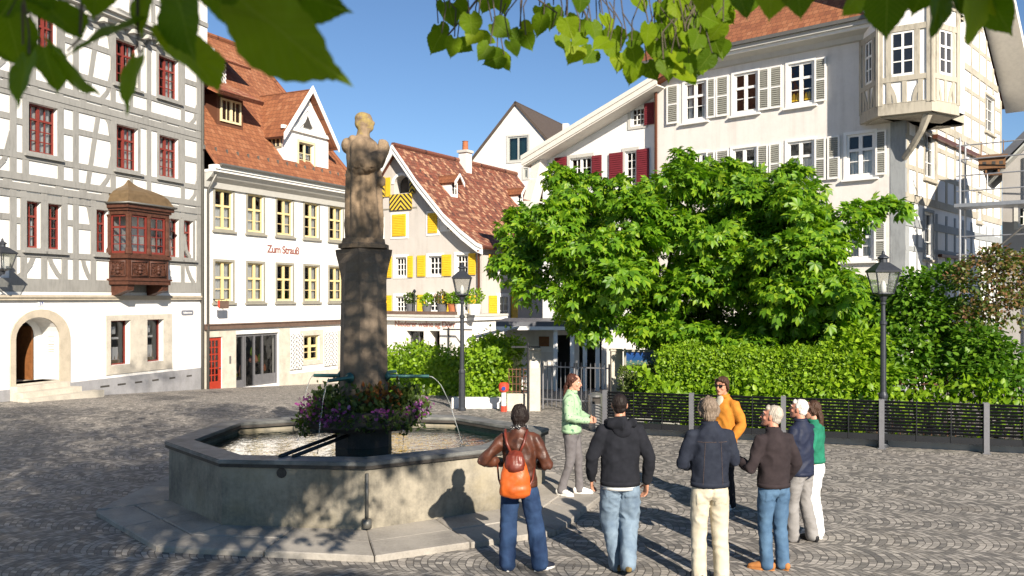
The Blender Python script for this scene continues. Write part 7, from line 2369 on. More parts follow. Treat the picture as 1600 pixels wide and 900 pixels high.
def shrub(name, label, base, clumps_px, n, leaf, size, mat, stems, cat="shrub"):
    T = thing(name, (base[0], base[1], 0), label, cat)
    clumps = []
    for x, y, rp, d in clumps_px:
        c = at_depth(x, y, d); r_ = rp / FPX * d
        clumps.append(((c.x - base[0], c.y - base[1], c.z), (r_, r_, r_ * .85)))
    P, D, N = clump_leaves(clumps, n, .3, .25)
    leaf_mesh("crown", mat, P, D, N, size * (.7 + .6 * RNG.random(n)), leaf, T)
    for k in range(stems):
        m = MB("bark"); c = clumps[(k * 3) % len(clumps)][0]
        limb(m, (math.sin(k * 2.1) * .12, math.cos(k * 1.7) * .1, -.1), c, .045, .012, .1); m.build("stem", T, smooth=True)
    return T
shrub("green_shrub", "tall mid green shrub behind the right-hand street lamp", PX(1450, 18.4),
      [(1425, 470, 42, 18.4), (1470, 455, 46, 18.6), (1450, 510, 55, 18.2), (1415, 550, 48, 17.8), (1480, 560, 50, 18), (1440, 600, 48, 17.6), (1500, 500, 40, 18.8), (1425, 440, 24, 18.4), (1490, 430, 24, 18.6), (1390, 590, 40, 17.5), (1500, 590, 44, 17.8), (1405, 500, 40, 18.8), (1398, 545, 38, 18.6), (1430, 480, 40, 19), (1460, 540, 44, 19), (1500, 545, 44, 18.8)], 8200, LEAF_OVAL, .12, "shrub_leaf", 5)
shrub("russet_tree", "slender small tree with russet and green leaves at the right edge", PX(1550, 17.6),
      [(1545, 420, 40, 17.6), (1580, 440, 42, 17.8), (1515, 440, 34, 17.4), (1560, 480, 44, 17.6), (1600, 480, 44, 17.8), (1530, 500, 34, 17.4), (1560, 405, 26, 17.6), (1600, 420, 34, 17.8)], 3600, LEAF_OVAL, .085, "russet_leaf", 3, "tree")
shrub("broad_shrub", "dense dark green shrub at the foot of the russet tree", PX(1545, 17.2),
      [(1530, 540, 40, 17.2), (1560, 560, 38, 17.0), (1520, 580, 38, 17.0), (1590, 600, 40, 16.8), (1550, 600, 40, 16.6)], 2600, LEAF_OVAL, .12, "shrub_leaf", 3)
shrub("railing_bush", "leafy light green bush just behind the railing below the smaller chestnut", PX(1330, 17.4),
      [(1310, 570, 40, 17.6), (1350, 545, 40, 17.6), (1345, 600, 40, 17.3), (1300, 600, 36, 17.4), (1375, 590, 30, 17.2)], 2400, LEAF_OVAL, .13, "hedge_leaf", 3)
shrub("gap_shrub", "green shrub added to darken the gap beneath the two chestnut crowns", PX(1180, 22.5),  # added foliage, fills a bright gap so it reads dark
      [(1080, 520, 60, 22.5), (1140, 500, 60, 23), (1200, 520, 60, 22.5), (1250, 510, 60, 22.3), (1300, 530, 56, 22), (1170, 550, 60, 22), (1110, 560, 50, 22), (1240, 560, 50, 21.8), (1040, 520, 40, 23)], 5200, LEAF_OVAL, .15, "shrub_leaf", 4)
def picket_fence():
    a = FP0 - FDIR * 2.2; u = FDIR.normalized(); nv = Vector((.31, .95))
    T = thing("picket_fence", (a.x + nv.x * 1.5, a.y + nv.y * 1.5, 0), "thin rusty iron picket fence standing in the plants behind the railing", "fence", rz=math.atan2(u.y, u.x))
    L = 6.2
    m = MB("rust_iron"); m.box((0, -.01, 1.05), (L, .01, 1.08)); m.box((0, -.01, .3), (L, .01, .33)); m.build("rail", T)
    m = MB("rust_iron")
    for k in range(44): x = .05 + (L - .1) * k / 43; m.tube([(x, .016, -.05), (x, .016, 1.25), (x, .016, 1.30)], [.009, .009, .002], 5)
    m.build("pickets", T)
picket_fence()

# ================================================================== LINDEN OVER THE CAMERA
def _linden():
    """Heart-shaped toothed leaf, folded along the midrib and drooping at the tip."""
    n = 44; out = []
    for k in range(n):
        a = 2 * math.pi * k / n                                     # 0 at the tip
        w = math.sin(a); y = math.cos(a)
        L = .5 + .5 * y
        x = .46 * w * (1.04 - .34 * y) * (1 - .45 * max(0, y) ** 1.5)
        yy = L - .10 * (1 if abs(a - math.pi) > .25 else -.6) * max(0, -y) ** 3
        t = 1 + (.030 if k % 2 else -.018)
        x *= t; yy = .5 + (yy - .5) * t
        out.append((x, yy * 1.0 + (.13 if k == 0 else .03 if k in (1, 43) else 0), .10 * abs(x) - .16 * max(0, yy - .45) ** 1.6 + .015 * math.sin(7 * a)))
    v = list(out); f = []
    for g in (.6, .25):
        b = len(v)
        v += [(x * g, .42 + (y - .42) * g, .10 * abs(x) * g - .16 * max(0, .42 + (y - .42) * g - .45) ** 1.6 - .012 + .02 * (abs(math.sin(k * math.pi / 4)) if g == .6 else 0)) for k, (x, y, z) in enumerate(out)]
        for k in range(n):
            j = (k + 1) % n
            f += [(b - n + k, b - n + j, b + j), (b - n + k, b + j, b + k)]
    b = len(v); v.append((0, .42, -.02))
    f += [(b - n + k, b - n + (k + 1) % n, b) for k in range(n)]
    return np.array(v), f
LEAF_LINDEN = _linden()
def linden():
    T = thing("linden_tree", (1.2, -6.2, 0), "linden tree whose leafy branches hang into the top of the view", "tree")
    B = Vector((1.2, -6.2, 0))
    rr = random.Random(21)
    clumps = []
    h2 = math.tan(SUN_EL)
    # (regions are filled in turn below)
    LIT = [Vector(q) for q in ((.75, 3.3, 3.65), (.55, 3.3, 3.7), (.2, 3.3, 3.7), (.65, 3.3, 3.5))]      # sprays that hang in the sun
    def shade(n, xr, yr, zr, tr, rad=(.5, .85)):
        """Foliage standing between the sun and a region of the square."""
        k = 0; tries = 0
        while k < n and tries < 4000:
            tries += 1
            t = rr.uniform(*tr)
            c = Vector((rr.uniform(*xr) + SUN_AZ.x * t, rr.uniform(*yr) + SUN_AZ.y * t, rr.uniform(*zr) + h2 * t))
            r_ = rr.uniform(*rad)
            if c.y > -r_ and c.z - r_ < HC + .36 * max(c.y + r_, 0) + .25: continue
            if c.z < 4.2 or c.z > 13.5: continue
            if any((c - q - to_sun * max(0, (c - q).dot(to_sun))).length < r_ + .15 for q in LIT): continue
            clumps.append(((c.x - B.x, c.y - B.y, c.z), (r_, r_, r_ * .75))); k += 1
    shade(46, (-5.2, -1.7), (9.4, 12.6), (.1, .8), (10.5, 15))          # fountain front and basin
    shade(22, (-3.7, -1.9), (10.0, 10.4), (.1, .7), (10, 14), (.4, .65))  # basin front
    shade(9, (-2.3, -1.9), (11.9, 12.4), (1.0, 3.6), (11, 15))          # column
    shade(2, (-2.3, -1.9), (11.9, 12.4), (3.8, 4.6), (11, 14), (.35, .5))
    shade(112, (-13, -4.4), (8.3, 18.5), (0, 0), (11, 17))               # open ground on the left
    shade(46, (-13, -3.5), (15, 22), (0, 0), (15, 21))
    shade(26, (-6.5, .2), (6.3, 8.9), (0, 0), (9, 14))                 # foreground strip
    shade(9, (-11.8, -9.5), (24, 29), (-.2, .9), (22, 25), (.4, .7))      # foot of the half-timbered house
    shade(7, (-.65, -.1), (1.1, 1.5), (2.9, 3.25), (4.5, 9), (.45, .7)) # near leaves, left
    shade(8, (.45, 1.0), (1.5, 1.9), (3.0, 3.3), (4.5, 9), (.45, .7))    # near leaves, right
    n = 62000
    P, D, N = clump_leaves(clumps, n, .5, .2)
    leaf_mesh("crown", "linden_leaf", P, D, N, .10 + .06 * RNG.random(n), LEAF_QUAD, T)
    tr = MB("bark"); tr.tube([(0, 0, -.2), (0, 0, .3), (0, .05, 2), (-.1, .3, 4), (-.3, .8, 6)], [.5, .38, .33, .28, .22], 12); tr.build("trunk", T, smooth=True)
    for c, r_ in clumps[:14]:
        m = MB("bark"); limb(m, (-.2, .6, 4.6 + rr.random()), c, .10, .02, .3); m.build("limb", T, smooth=True)
    # hanging sprays seen at the top of the view: measured places of single leaves (column, row, length px, tip angle, distance)
    big = [(35, 122, 84, 68, 98, 1.35), (206, 126, 94, 64, 100, 1.3), (166, 54, 122, 44, 154, 1.3), (95, 28, 98, 48, 40, 1.4), (22, 62, 74, 60, 80, 1.45), (78, 104, 80, 28, 68, 1.5), (112, 110, 104, 40, 46, 1.45),
           (286, 34, 112, 92, 76, 1.25), (304, 92, 128, 52, 48, 1.3), (446, 58, 205, 118, 40, 1.15), (498, 2, 90, 60, 20, 1.2), (222, 20, 66, 52, 95, 1.3), (12, 8, 60, 50, 120, 1.5), (345, 2, 80, 60, 70, 1.25), (395, -6, 110, 70, 30, 1.2), (60, -4, 60, 50, 60, 1.4),
           (150, -10, 70, 50, 100, 1.35), (270, -12, 80, 60, 80, 1.3), (8, 78, 50, 36, 50, 1.6), (440, -18, 90, 60, 10, 1.2),
           (1385, 20, 70, 50, 90, 1.7), (1466, 14, 90, 64, 95, 1.6), (1520, 24, 92, 70, 92, 1.55), (1562, 24, 64, 26, 68, 1.6), (1206, 0, 56, 66, 95, 1.8), (1248, -2, 56, 56, 80, 1.8), (1334, 2, 54, 40, 125, 1.8), (1160, 4, 50, 46, 70, 1.9), (1440, -6, 60, 50, 120, 1.7), (1495, -8, 70, 60, 80, 1.6), (1100, -6, 50, 46, 100, 2.0), (1540, -6, 70, 60, 60, 1.6)]
    mid = [(165, 170), (140, 225), (225, 245), (285, 240), (220, 90), (330, 190), (400, 200), (390, 270), (440, 310), (490, 320), (480, 150), (540, 250), (610, 160), (620, 220), (680, 130), (700, 70), (740, 90), (830, 140), (800, 220), (855, 280), (935, 290), (900, 150), (960, 160),
           (1000, 230), (1030, 120), (1060, 260), (1090, 320), (1180, 210), (1170, 300), (1160, 380), (1260, 370), (1280, 260), (1200, 20), (400, 10), (480, 10), (890, 10), (1010, 190), (1240, 180), (270, 40), (320, 130), (560, 200), (180, 50), (880, 210), (1080, 200)]
    for x in range(1300, 1620, 26):
        for y in range(10, 430, 42):
            if rr.random() < .62 and y < 430 - abs(x - 1420) * .75: mid.append((x + rr.uniform(-18, 18), y + rr.uniform(-18, 18)))
    for x in range(1620, 1920, 40):
        for y in (8, 40, 80):
            if rr.random() < .6 and y < 100 - (x - 1620) * .25: mid.append((x + rr.uniform(-15, 15), y + rr.uniform(-10, 10)))
    P, D, N, S, Ln = [], [], [], [], []
    for x, y, ln, wd, ang, d in big:
        c = at_depth(x, y, d)
        a = R(ang); t = Vector((math.cos(a), rr.uniform(-.25, .25), -math.sin(a)))
        s = ln / FPX * d
        base = c - t.normalized() * s * .5
        P.append(base); D.append(t); ph = math.acos(min(1, wd / ln)); t.normalize(); sd_ = t.cross(Vector((0, -1, 0))).normalized()
        N.append(Vector((0, -1, 0)) * math.cos(ph) + sd_ * math.sin(ph) * rr.choice((-1, 1))); S.append(s); Ln.append((base, d))
    for x, y in mid:
        px, py = 640 + .3 * x, .3 * y
        d = rr.uniform(2.9, 3.7)
        c = at_depth(px, py, d)
        a = R(rr.gauss(90, 38)); t = Vector((math.cos(a), rr.uniform(-.5, .5), -math.sin(a)))
        s = rr.uniform(26, 38) / FPX * d
        base = c - t.normalized() * s * .5
        P.append(base); D.append(t); N.append(Vector((rr.uniform(-.8, .8), -1, rr.uniform(-.4, .9)))); S.append(s); Ln.append((base, d))
    loc = np.array([tuple(p - B) for p in P])
    leaf_mesh("hanging_leaves", "linden_blade", loc, np.array([tuple(t) for t in D]), np.array([tuple(t) for t in N]), np.array(S), LEAF_LINDEN, T)
    tw = MB("bark")
    def chain(pts, d, r_):
        q = [at_depth(x, y, d) - B for x, y in pts]
        t1 = MB("bark"); t1.tube(q, [r_ * (1 - .6 * k / (len(q) - 1)) for k in range(len(q))], 6); t1.build("twig", T, smooth=True)
    for pts, d in (([(800, -160), (760, -20), (728, 22), (700, 55), (690, 62)], 3.3), ([(800, -160), (785, -20), (781, 30), (786, 60)], 3.3), ([(850, -160), (842, 0), (870, 20), (862, 45)], 3.3), ([(900, -160), (905, 0), (918, 30), (930, 60)], 3.3),
                   ([(880, -160), (886, 0), (886, 40), (900, 80)], 3.3), ([(1020, -160), (1030, 0), (1030, 55), (1020, 75)], 3.4), ([(1060, -160), (1060, 0), (1075, 60), (1070, 110)], 3.4), ([(1110, -160), (1100, 0), (1090, 50)], 3.4),
                   ([(330, -220), (320, -40), (290, 20)], 1.25), ([(120, -220), (130, -40), (125, 60), (105, 80)], 1.4), ([(480, -220), (450, -40), (400, 0)], 1.2), ([(210, -220), (215, -20), (215, 80)], 1.3), ([(30, -200), (35, -20), (36, 70)], 1.4),
                   ([(1480, -200), (1480, -20), (1466, -10)], 1.6), ([(1390, -200), (1388, -20)], 1.7), ([(1560, -200), (1545, -20)], 1.6), ([(1200, -200), (1200, -20)], 1.9)):
        chain(pts, d, .006 if d > 2 else .004)
    # each leaf on its own stalk, the stalks gathered to the branch above
    for b, d in Ln:
        q = b - B
        tw.tube([q, q + Vector((rr.uniform(-.02, .02), rr.uniform(-.02, .02), .03 * d)), q + Vector((rr.uniform(-.06, .06), rr.uniform(-.03, .03), .055 * d))], .0011 * math.sqrt(d) + .0004, 4, cap=False)
    tw.build("leaf_stalks", T, smooth=True)["kind"] = "stuff"
linden()
# ================================================================== PEOPLE
def fold_fn(seed, amp=.006, fx=9, fz=5, amp2=.003, FZ=1.15):
    def f(co, no):
        w = noise.noise(Vector((co.x * 4 + seed, co.y * 4, co.z * 3))) * .9
        p = Vector((co.x * fx * .8 + seed + w, co.y * fx * .8, co.z * fz * FZ + co.x * 3.5 * (1 if co.x > 0 else -1) + w))
        a = noise.noise(p); b = noise.noise(Vector((co.x * 20 + seed, co.y * 20, co.z * 26))); c = noise.noise(Vector((co.x * 13 + seed, co.y * 13, co.z * 4)))
        return amp * ((1 - abs(a) * 2.6) * .60 + .50 * c) + amp2 * b
    return f

def hand(mb, wrist, d, palm, thumb, curl, s):
    """Palm, four unequal fingers bent towards the palm side, thumb from the side of the palm."""
    d, palm, thumb = Vector(d).normalized(), Vector(palm), Vector(thumb)
    thumb = (thumb - d * thumb.dot(d)).normalized(); palm = (palm - d * palm.dot(d) - thumb * palm.dot(thumb)).normalized()
    w = Vector(wrist)
    lofted(mb, [w - d * .02 * s, w + d * .02 * s, w + d * .055 * s, w + d * .088 * s], [(.025 * s, .020 * s), (.034 * s, .018 * s), (.041 * s, .016 * s), (.039 * s, .013 * s)], thumb, 10)
    for k, (o, ln) in enumerate(((.030, .074), (.010, .083), (-.011, .077), (-.031, .060))):
        p = w + d * .085 * s + thumb * o * s
        pts = [p - d * .02 * s, p]; dirv = d.copy()
        for q, f in enumerate((.44, .32, .24)):
            a = curl * (.55, 1.0, .8)[q] + .05 * k
            dirv = (dirv * math.cos(a) + palm * math.sin(a)).normalized()
            pts.append(pts[-1] + dirv * ln * f * s)
        lofted(mb, pts, [.0095 * s, .0095 * s, .009 * s, .0082 * s, .007 * s], thumb, 8)
    p = w + d * .025 * s + thumb * .026 * s
    d1 = (d * .65 + thumb * .7 + palm * .35).normalized(); d2 = (d * .9 + thumb * .25 + palm * (.3 + curl * .4)).normalized()
    lofted(mb, [p - d1 * .015 * s, p + d1 * .022 * s, p + d1 * .045 * s, p + d1 * .045 * s + d2 * .030 * s], [.014 * s, .0125 * s, .0105 * s, .008 * s], palm, 8)

def person(label, x, y, rz, H, z=0.0, skin="skin_fair", hair=("short", "hair_dark"), top=None, legs=None, shoes=None, pose=None, head=(0, 0), extra=None, slim=1.0, glasses=None):
    s = H / 1.75
    T = thing("person", (x, y, z), label, "person", rz=rz)
    P = dict(LE=(-.25, -.02, 1.14), LW=(-.24, .06, .90), RE=(.25, -.02, 1.14), RW=(.24, .06, .90), LK=(-.10, .03, .50), LA=(-.10, -.02, .085), RK=(.10, .03, .50), RA=(.10, -.02, .085),
             LT=(-.08, 1), RT=(.08, 1), lean=0.0, sway=0.0, curl=.5, LD=None, RD=None)
    P.update(pose or {})
    V = lambda p: Vector(p) * s
    ln, sw = P["lean"], P["sway"]
    tilt = lambda xx, yy, zz: Vector((xx + sw * max(0, zz - .9), yy + ln * max(0, zz - .9), zz)) * s
    b = slim
    SL, SR = tilt(-.165 * b, -.005, 1.395), tilt(.165 * b, -.005, 1.395)
    LE, LW, RE, RW = V(P["LE"]), V(P["LW"]), V(P["RE"]), V(P["RW"])
    HL, HR = V((-.09, 0, .92)), V((.09, 0, .92))
    LK, LA, RK, RA = V(P["LK"]), V(P["LA"]), V(P["RK"]), V(P["RA"])
    hc = tilt(0, .035, 1.635)
    yaw, pit = head
    HM = Matrix.Translation(hc) @ Matrix.Rotation(yaw, 4, 'Z') @ Matrix.Rotation(-pit, 4, 'X') @ Matrix.Scale(s, 4)
    # --- body: one skin
    m = MB(skin)
    lofted(m, [tilt(0, 0, .86), tilt(0, 0, .95), tilt(0, 0, 1.08), tilt(0, .005, 1.22), tilt(0, .005, 1.34), tilt(0, -.005, 1.43), tilt(0, 0, 1.49)], [(.15 * s, .10 * s), (.16 * s, .11 * s), (.135 * s * b, .09 * s), (.15 * s * b, .105 * s), (.16 * s * b, .105 * s), (.13 * s * b, .085 * s), (.066 * s, .062 * s)], n=18)
    lofted(m, [tilt(0, -.005, 1.46), tilt(0, .012, 1.53), tilt(0, .03, 1.60)], [(.060 * s, .060 * s), (.054 * s, .056 * s), (.052 * s, .055 * s)], n=14)
    for A, B, C in ((SL, LE, LW), (SR, RE, RW)):
        lofted(m, [A, A.lerp(B, .5), B, B.lerp(C, .3), C], [.05 * s, .044 * s, .037 * s, .039 * s, .026 * s])
    for A, B, C in ((HL, LK, LA), (HR, RK, RA)):
        lofted(m, [A, A.lerp(B, .4), B, B.lerp(C, .3), C], [.080 * s, .066 * s, .045 * s, .045 * s, .033 * s])
    for A, tdir in ((LA, P["LT"]), (RA, P["RT"])):
        t = Vector((tdir[0], tdir[1], 0)).normalized()
        lofted(m, [A - t * .05 * s + Vector((0, 0, -.04 * s)), A + Vector((0, 0, -.035 * s)), A + t * .13 * s + Vector((0, 0, -.05 * s))], [.03 * s, .04 * s, .028 * s])
    # head
    prof = [(-.118, .020, .022, .055), (-.105, .038, .042, .048), (-.08, .053, .066, .022), (-.05, .063, .081, .008), (-.01, .070, .090, 0), (.03, .074, .096, -.006), (.07, .068, .088, -.010), (.10, .045, .06, -.012), (.115, .018, .024, -.012)]
    rings = []
    n = 18
    for zz, rx, ry, yo in prof: rings.append([m.vert(HM @ Vector((rx * math.cos(2 * math.pi * k / n), yo + ry * math.sin(2 * math.pi * k / n), zz))) for k in range(n)])
    for a, c in zip(rings, rings[1:]):
        for k in range(n): m.face((a[k], a[(k + 1) % n], c[(k + 1) % n], c[k]))
    m.face(list(reversed(rings[0]))); m.face(rings[-1])
    HV = lambda *p: HM @ Vector(p)
    lofted(m, [HV(0, .086, .018), HV(0, .104, -.010), HV(0, .116, -.032), HV(0, .095, -.042)], [.009 * s, .012 * s, .0155 * s, .009 * s], n=8)
    for sg in (-1, 1):
        lofted(m, [HV(sg * .012, .092, .030), HV(sg * .035, .084, .034), HV(sg * .056, .066, .026)], [.010 * s, .010 * s, .007 * s], n=8)
        blob(m, Vector((sg * .040, .062, -.03)), (.024, .022, .022), m=HM)
        blob(m, Vector((sg * .074, -.004, -.006)), (.009, .019, .032), m=HM)
    lofted(m, [HV(-.022, .084, -.066), HV(0, .094, -.064), HV(.022, .084, -.066)], [.006 * s, .010 * s, .006 * s], n=8)
    blob(m, Vector((0, .082, -.100)), (.022, .018, .016), m=HM)
    for sg, E, W, D in ((-1, LE, LW, P["LD"]), (1, RE, RW, P["RD"])):
        d = (W - E).normalized() if D is None else Vector(D).normalized()
        th = Vector((-sg * .35, 1, .25)) if abs(d.z) > .6 else Vector((-sg * .3, .1, 1))
        pm = Vector((-sg, 0, 0)) if abs(d.z) > .6 else Vector((-sg * .6, 0, -.8)) if P.get("palm_in") is None else Vector((-sg, .0, -.2))
        hand(m, W, d, pm, th, P["curl"], s)
    BODY = fused(m, "body", T, .0062, 2)
    # --- eyes, brows, mouth
    for sg in (-1, 1):
        e = MB("eye_white"); blob(e, Vector((sg * .032, .0785, .012)), (.0135, .012, .009), m=HM); E = e.build("eye", T, smooth=True)
        e = MB("eye_dark"); blob(e, Vector((sg * .032, .0885, .012)), (.006, .0035, .006), m=HM); e.build("iris", E, smooth=True)
        e = MB(hair[1]); e.tube([HV(sg * .014, .097, .034), HV(sg * .034, .092, .040), HV(sg * .052, .076, .034)], .0042 * s, 6); e.build("eyebrow", T, smooth=True)
    e = MB("lip"); lofted(e, [HV(-.022, .0885, -.066), HV(-.008, .099, -.062), HV(.008, .099, -.062), HV(.022, .0885, -.066)], [(.003 * s, .003 * s), (.0055 * s, .006 * s), (.0055 * s, .006 * s), (.003 * s, .003 * s)], n=8); e.build("mouth", T, smooth=True)
    # --- hair
    h = MB(hair[1]); st = hair[0]
    grow = 1.0 if st != "cropped" else .955
    blob(h, Vector((0, -.024, .034)), (.082 * grow, .092 * grow, .093 * grow), m=HM, n=18)
    blob(h, Vector((0, -.048, -.020)), (.067 * grow, .060 * grow, .062 * grow), m=HM, n=16)
    if st in ("short", "bob"): lofted(h, [HV(-.05, .044, .080), HV(0, .056, .090), HV(.05, .044, .080)], [.020 * s, .024 * s, .020 * s], n=10)
    if st == "bob":
        blob(h, Vector((0, -.030, .0)), (.092, .095, .125), m=HM, n=18); blob(h, Vector((0, -.050, -.095)), (.064, .050, .045), m=HM, n=14)
        for sg in (-1, 1): lofted(h, [HV(sg * .068, .03, .04), HV(sg * .078, .015, -.03), HV(sg * .070, .005, -.075)], [.02 * s, .022 * s, .012 * s], n=8)
    if st == "wavy":
        lofted(h, [HV(-.06, .05, .07), HV(0, .066, .095), HV(.06, .05, .07)], [.03 * s, .034 * s, .03 * s], n=10)
        for sg in (-1, 1): lofted(h, [HV(sg * .07, .03, .05), HV(sg * .082, .0, .0), HV(sg * .074, -.02, -.06)], [.024 * s, .028 * s, .018 * s], n=8)
        blob(h, Vector((0, -.055, -.05)), (.07, .055, .065), m=HM, n=16)
    if st in ("long", "tail"):
        for sg in (-1, 1): lofted(h, [HV(sg * .05, .045, .07), HV(sg * .078, .0, .02), HV(sg * .068, -.035, -.05)], [.022 * s, .022 * s, .02 * s], n=8)
        w = .042 if st == "tail" else .075
        lofted(h, [HV(0, -.075, .02), HV(0, -.105, -.08), HV(.0, -.105, -.20), HV(0, -.095, -.29), HV(0, -.09, -.34)], [(.05 * s, .04 * s), (w * s, .035 * s), (w * s, .034 * s), (w * .8 * s, .028 * s), (.012 * s, .012 * s)], n=12)
    def hd(co, no):
        q = HM.inverted() @ co
        a = math.atan2(q.x, -q.y)
        return (.0034 * math.sin(a * 24 + q.z * 10 + 7 * noise.noise(q * 16)) + .0035 * noise.noise(q * 75)) * {"cropped": .4, "short": .5, "wavy": .75}.get(st, 1) + .006 * noise.noise(q * 24)
    fused(h, "hair", T, .0058, 2, hd)
    # --- top
    tp = dict(mat="charcoal_fleece", hem=.88, bulk=1.0, arm=1.0, sleeve=1.0, flare=1.0); tp.update(top or {})
    k = tp["bulk"]; hz = tp["hem"]
    m = MB(tp["mat"])
    mid = (hz + 1.22) / 2
    lofted(m, [tilt(0, .0, hz), tilt(0, 0, hz + .03), tilt(0, 0, mid), tilt(0, .005, 1.22), tilt(0, .0, 1.33), tilt(0, -.008, 1.405), tilt(0, -.006, 1.455), tilt(0, -.002, 1.495)],
           [(.172 * s * k * tp["flare"], .125 * s * k * tp["flare"]), (.176 * s * k * tp["flare"], .128 * s * k * tp["flare"]), (.168 * s * k * b, .125 * s * k), (.178 * s * k * b, .132 * s * k), (.186 * s * b * (k + 1) / 2, .130 * s * (k + 1) / 2), (.160 * s * b, .112 * s), (.110 * s * b, .088 * s), (.076 * s, .072 * s)], n=24)
    a_ = tp["arm"]
    for A, B, C in ((SL, LE, LW), (SR, RE, RW)):
        end = B.lerp(C, .96 * tp["sleeve"])
        out = (A - tilt(0, 0, 1.43)).normalized()
        lofted(m, [A - out * .05 * s, A + out * .006 * s, A.lerp(B, .35), A.lerp(B, .8), B, B.lerp(C, .35), B.lerp(end, .85), end], [.050 * s * a_, .062 * s * a_, .064 * s * a_, .058 * s * a_, .056 * s * a_, .056 * s * a_, .046 * s * a_, .040 * s * a_], n=16)
    seed = abs(x * 7.3 + y * 3.1)
    TOP = fused(m, tp.get("name", "jacket"), T, .012, 3, fold_fn(seed, .011 * tp.get("fold", 1), 10, 6, .003))
    hb = MB(tp.get("hem_mat", tp["mat"]))
    def ringband(z0, z1, kx, ky, nm, mt, th=.008, par=TOP, yoff=0):
        q = MB(mt); n_ = 28
        loops = []
        for zz, e in ((z0, 0), (z0, th), (z1, th), (z1, 0)):
            c = tilt(0, yoff, zz)
            loops.append([q.vert((c.x + (kx * s + e) * math.cos(2 * math.pi * j / n_), c.y + (ky * s + e) * math.sin(2 * math.pi * j / n_), c.z)) for j in range(n_)])
        for L0, L1 in zip(loops, loops[1:] + loops[:1]):
            for j in range(n_): q.face((L0[j], L0[(j + 1) % n_], L1[(j + 1) % n_], L1[j]))
        return q.build(nm, par, smooth=True)
    ringband(hz - .012, hz + .035, .170 * k * tp["flare"], .124 * k * tp["flare"], "hem", tp.get("hem_mat", tp["mat"]), .012)
    if tp.get("collar", True):
        ringband(1.47, 1.522, .068, .066, "collar", tp.get("collar_mat", tp["mat"]), .014, yoff=.008)
    if tp.get("shirt"):
        ringband(hz - .05, hz + .01, .160 * k, .118 * k, "shirt_hem", tp["shirt"], .006)
    if tp.get("hood"):
        q = MB(tp["mat"]); lofted(q, [tilt(-.13, .01, 1.47), tilt(-.11, -.075, 1.475), tilt(0, -.115, 1.455), tilt(.11, -.075, 1.475), tilt(.13, .01, 1.47)], [.035 * s, .055 * s, .068 * s, .055 * s, .035 * s], n=12)
        blob(q, tilt(0, -.105, 1.40), (.095 * s, .05 * s, .075 * s)); fused(q, "hood", TOP, .012, 3, fold_fn(seed, .008, 14, 10))
    if tp.get("yoke"):                                           # stitched seams across the back
        q = MB("beam_brown")
        pts = []
        bk = lambda xx, zz: tilt(xx, -math.sqrt(max(.0, 1 - (xx / .19) ** 2)) * .118 * k - .012, zz)
        q.tube([bk(xx, 1.345) for xx in np.linspace(-.14, .14, 11)], .0016, 4)
        for sg in (-1, 1): q.tube([bk(sg * (.075 + .02 * f), 1.34 - .40 * f) + Vector((0, -.004, 0)) for f in np.linspace(0, 1, 6)], .0014, 4)
        q.build("seam", TOP)
    # --- trousers
    lg = dict(mat="blue_denim", w=1.0, hemw=1.0); lg.update(legs or {})
    m = MB(lg["mat"]); w = lg["w"]; hw = lg["hemw"]
    lofted(m, [V((0, 0, .84)), V((0, -.01, .90)), V((0, -.004, 1.0)), V((0, 0, 1.06))], [(.166 * s, .116 * s), (.166 * s, .116 * s), (.140 * s, .095 * s), (.125 * s, .08 * s)], n=22)
    for sg, A, B, C in ((-1, HL, LK, LA), (1, HR, RK, RA)):
        e = C + Vector((0, 0, .0 * s - .045 * s))
        lofted(m, [A + Vector((0, 0, .0)), A.lerp(B, .25), A.lerp(B, .6), B, B.lerp(C, .35), B.lerp(C, .8), e], [(.076 * s, .090 * s), (.086 * s * (w + 1) / 2, .097 * s * (w + 1) / 2), (.078 * s * w, .082 * s * w), (.068 * s * w, .070 * s * w), (.066 * s * hw, .070 * s * hw), (.062 * s * hw, .072 * s * hw), (.062 * s * hw, .078 * s * hw)], n=18)
    ff = fold_fn(seed + 3, .008 * lg.get("fold", 1), 11, 7, .0022, 1.5)
    def td(co, no):                                              # folds, raised seat pockets, waist crease and side seams
        d = ff(co, no); x_, y_, z_ = co.x / s, co.y / s, co.z / s
        if y_ < -.02 and .74 < z_ < .845 and .035 < abs(x_) < .145 and lg["mat"] != "slate_jeans":
            if z_ > .74 + max(0, .03 - abs(abs(x_) - .09) * .6): d += .006
        if abs(x_) < .012 and z_ > .72: d -= .010
        return d
    TR = fused(m, "trousers", T, .011, 3, td)
    if lg.get("pockets"):
        for sg in (-1, 1):
            q = MB(lg["mat"]); y0 = -.128
            q.prism([V((sg * .085 - .055, y0, .985)), V((sg * .085 + .055, y0, .985)), V((sg * .085 + .055, y0 - .006, .89)), V((sg * .085, y0 - .006, .865)), V((sg * .085 - .055, y0 - .006, .89))], (0, .012, 0)); q.build("pocket", TR)
    # --- shoes
    sh = dict(mat="black_shoe", sole="black_shoe"); sh.update(shoes or {})
    for A, tdir in ((LA, P["LT"]), (RA, P["RT"])):
        t = Vector((tdir[0], tdir[1], 0)).normalized(); sd_ = Vector((t.y, -t.x, 0))
        g = Vector((A.x, A.y, A.z - .085 * s))
        q = MB(sh["mat"])
        lofted(q, [g - t * .075 * s + Vector((0, 0, .045 * s)), g + Vector((0, 0, .055 * s)), g + t * .08 * s + Vector((0, 0, .045 * s)), g + t * .155 * s + Vector((0, 0, .032 * s)), g + t * .185 * s + Vector((0, 0, .026 * s))], [(.034 * s, .042 * s), (.040 * s, .052 * s), (.044 * s, .040 * s), (.042 * s, .028 * s), (.030 * s, .022 * s)], sd_, 14)
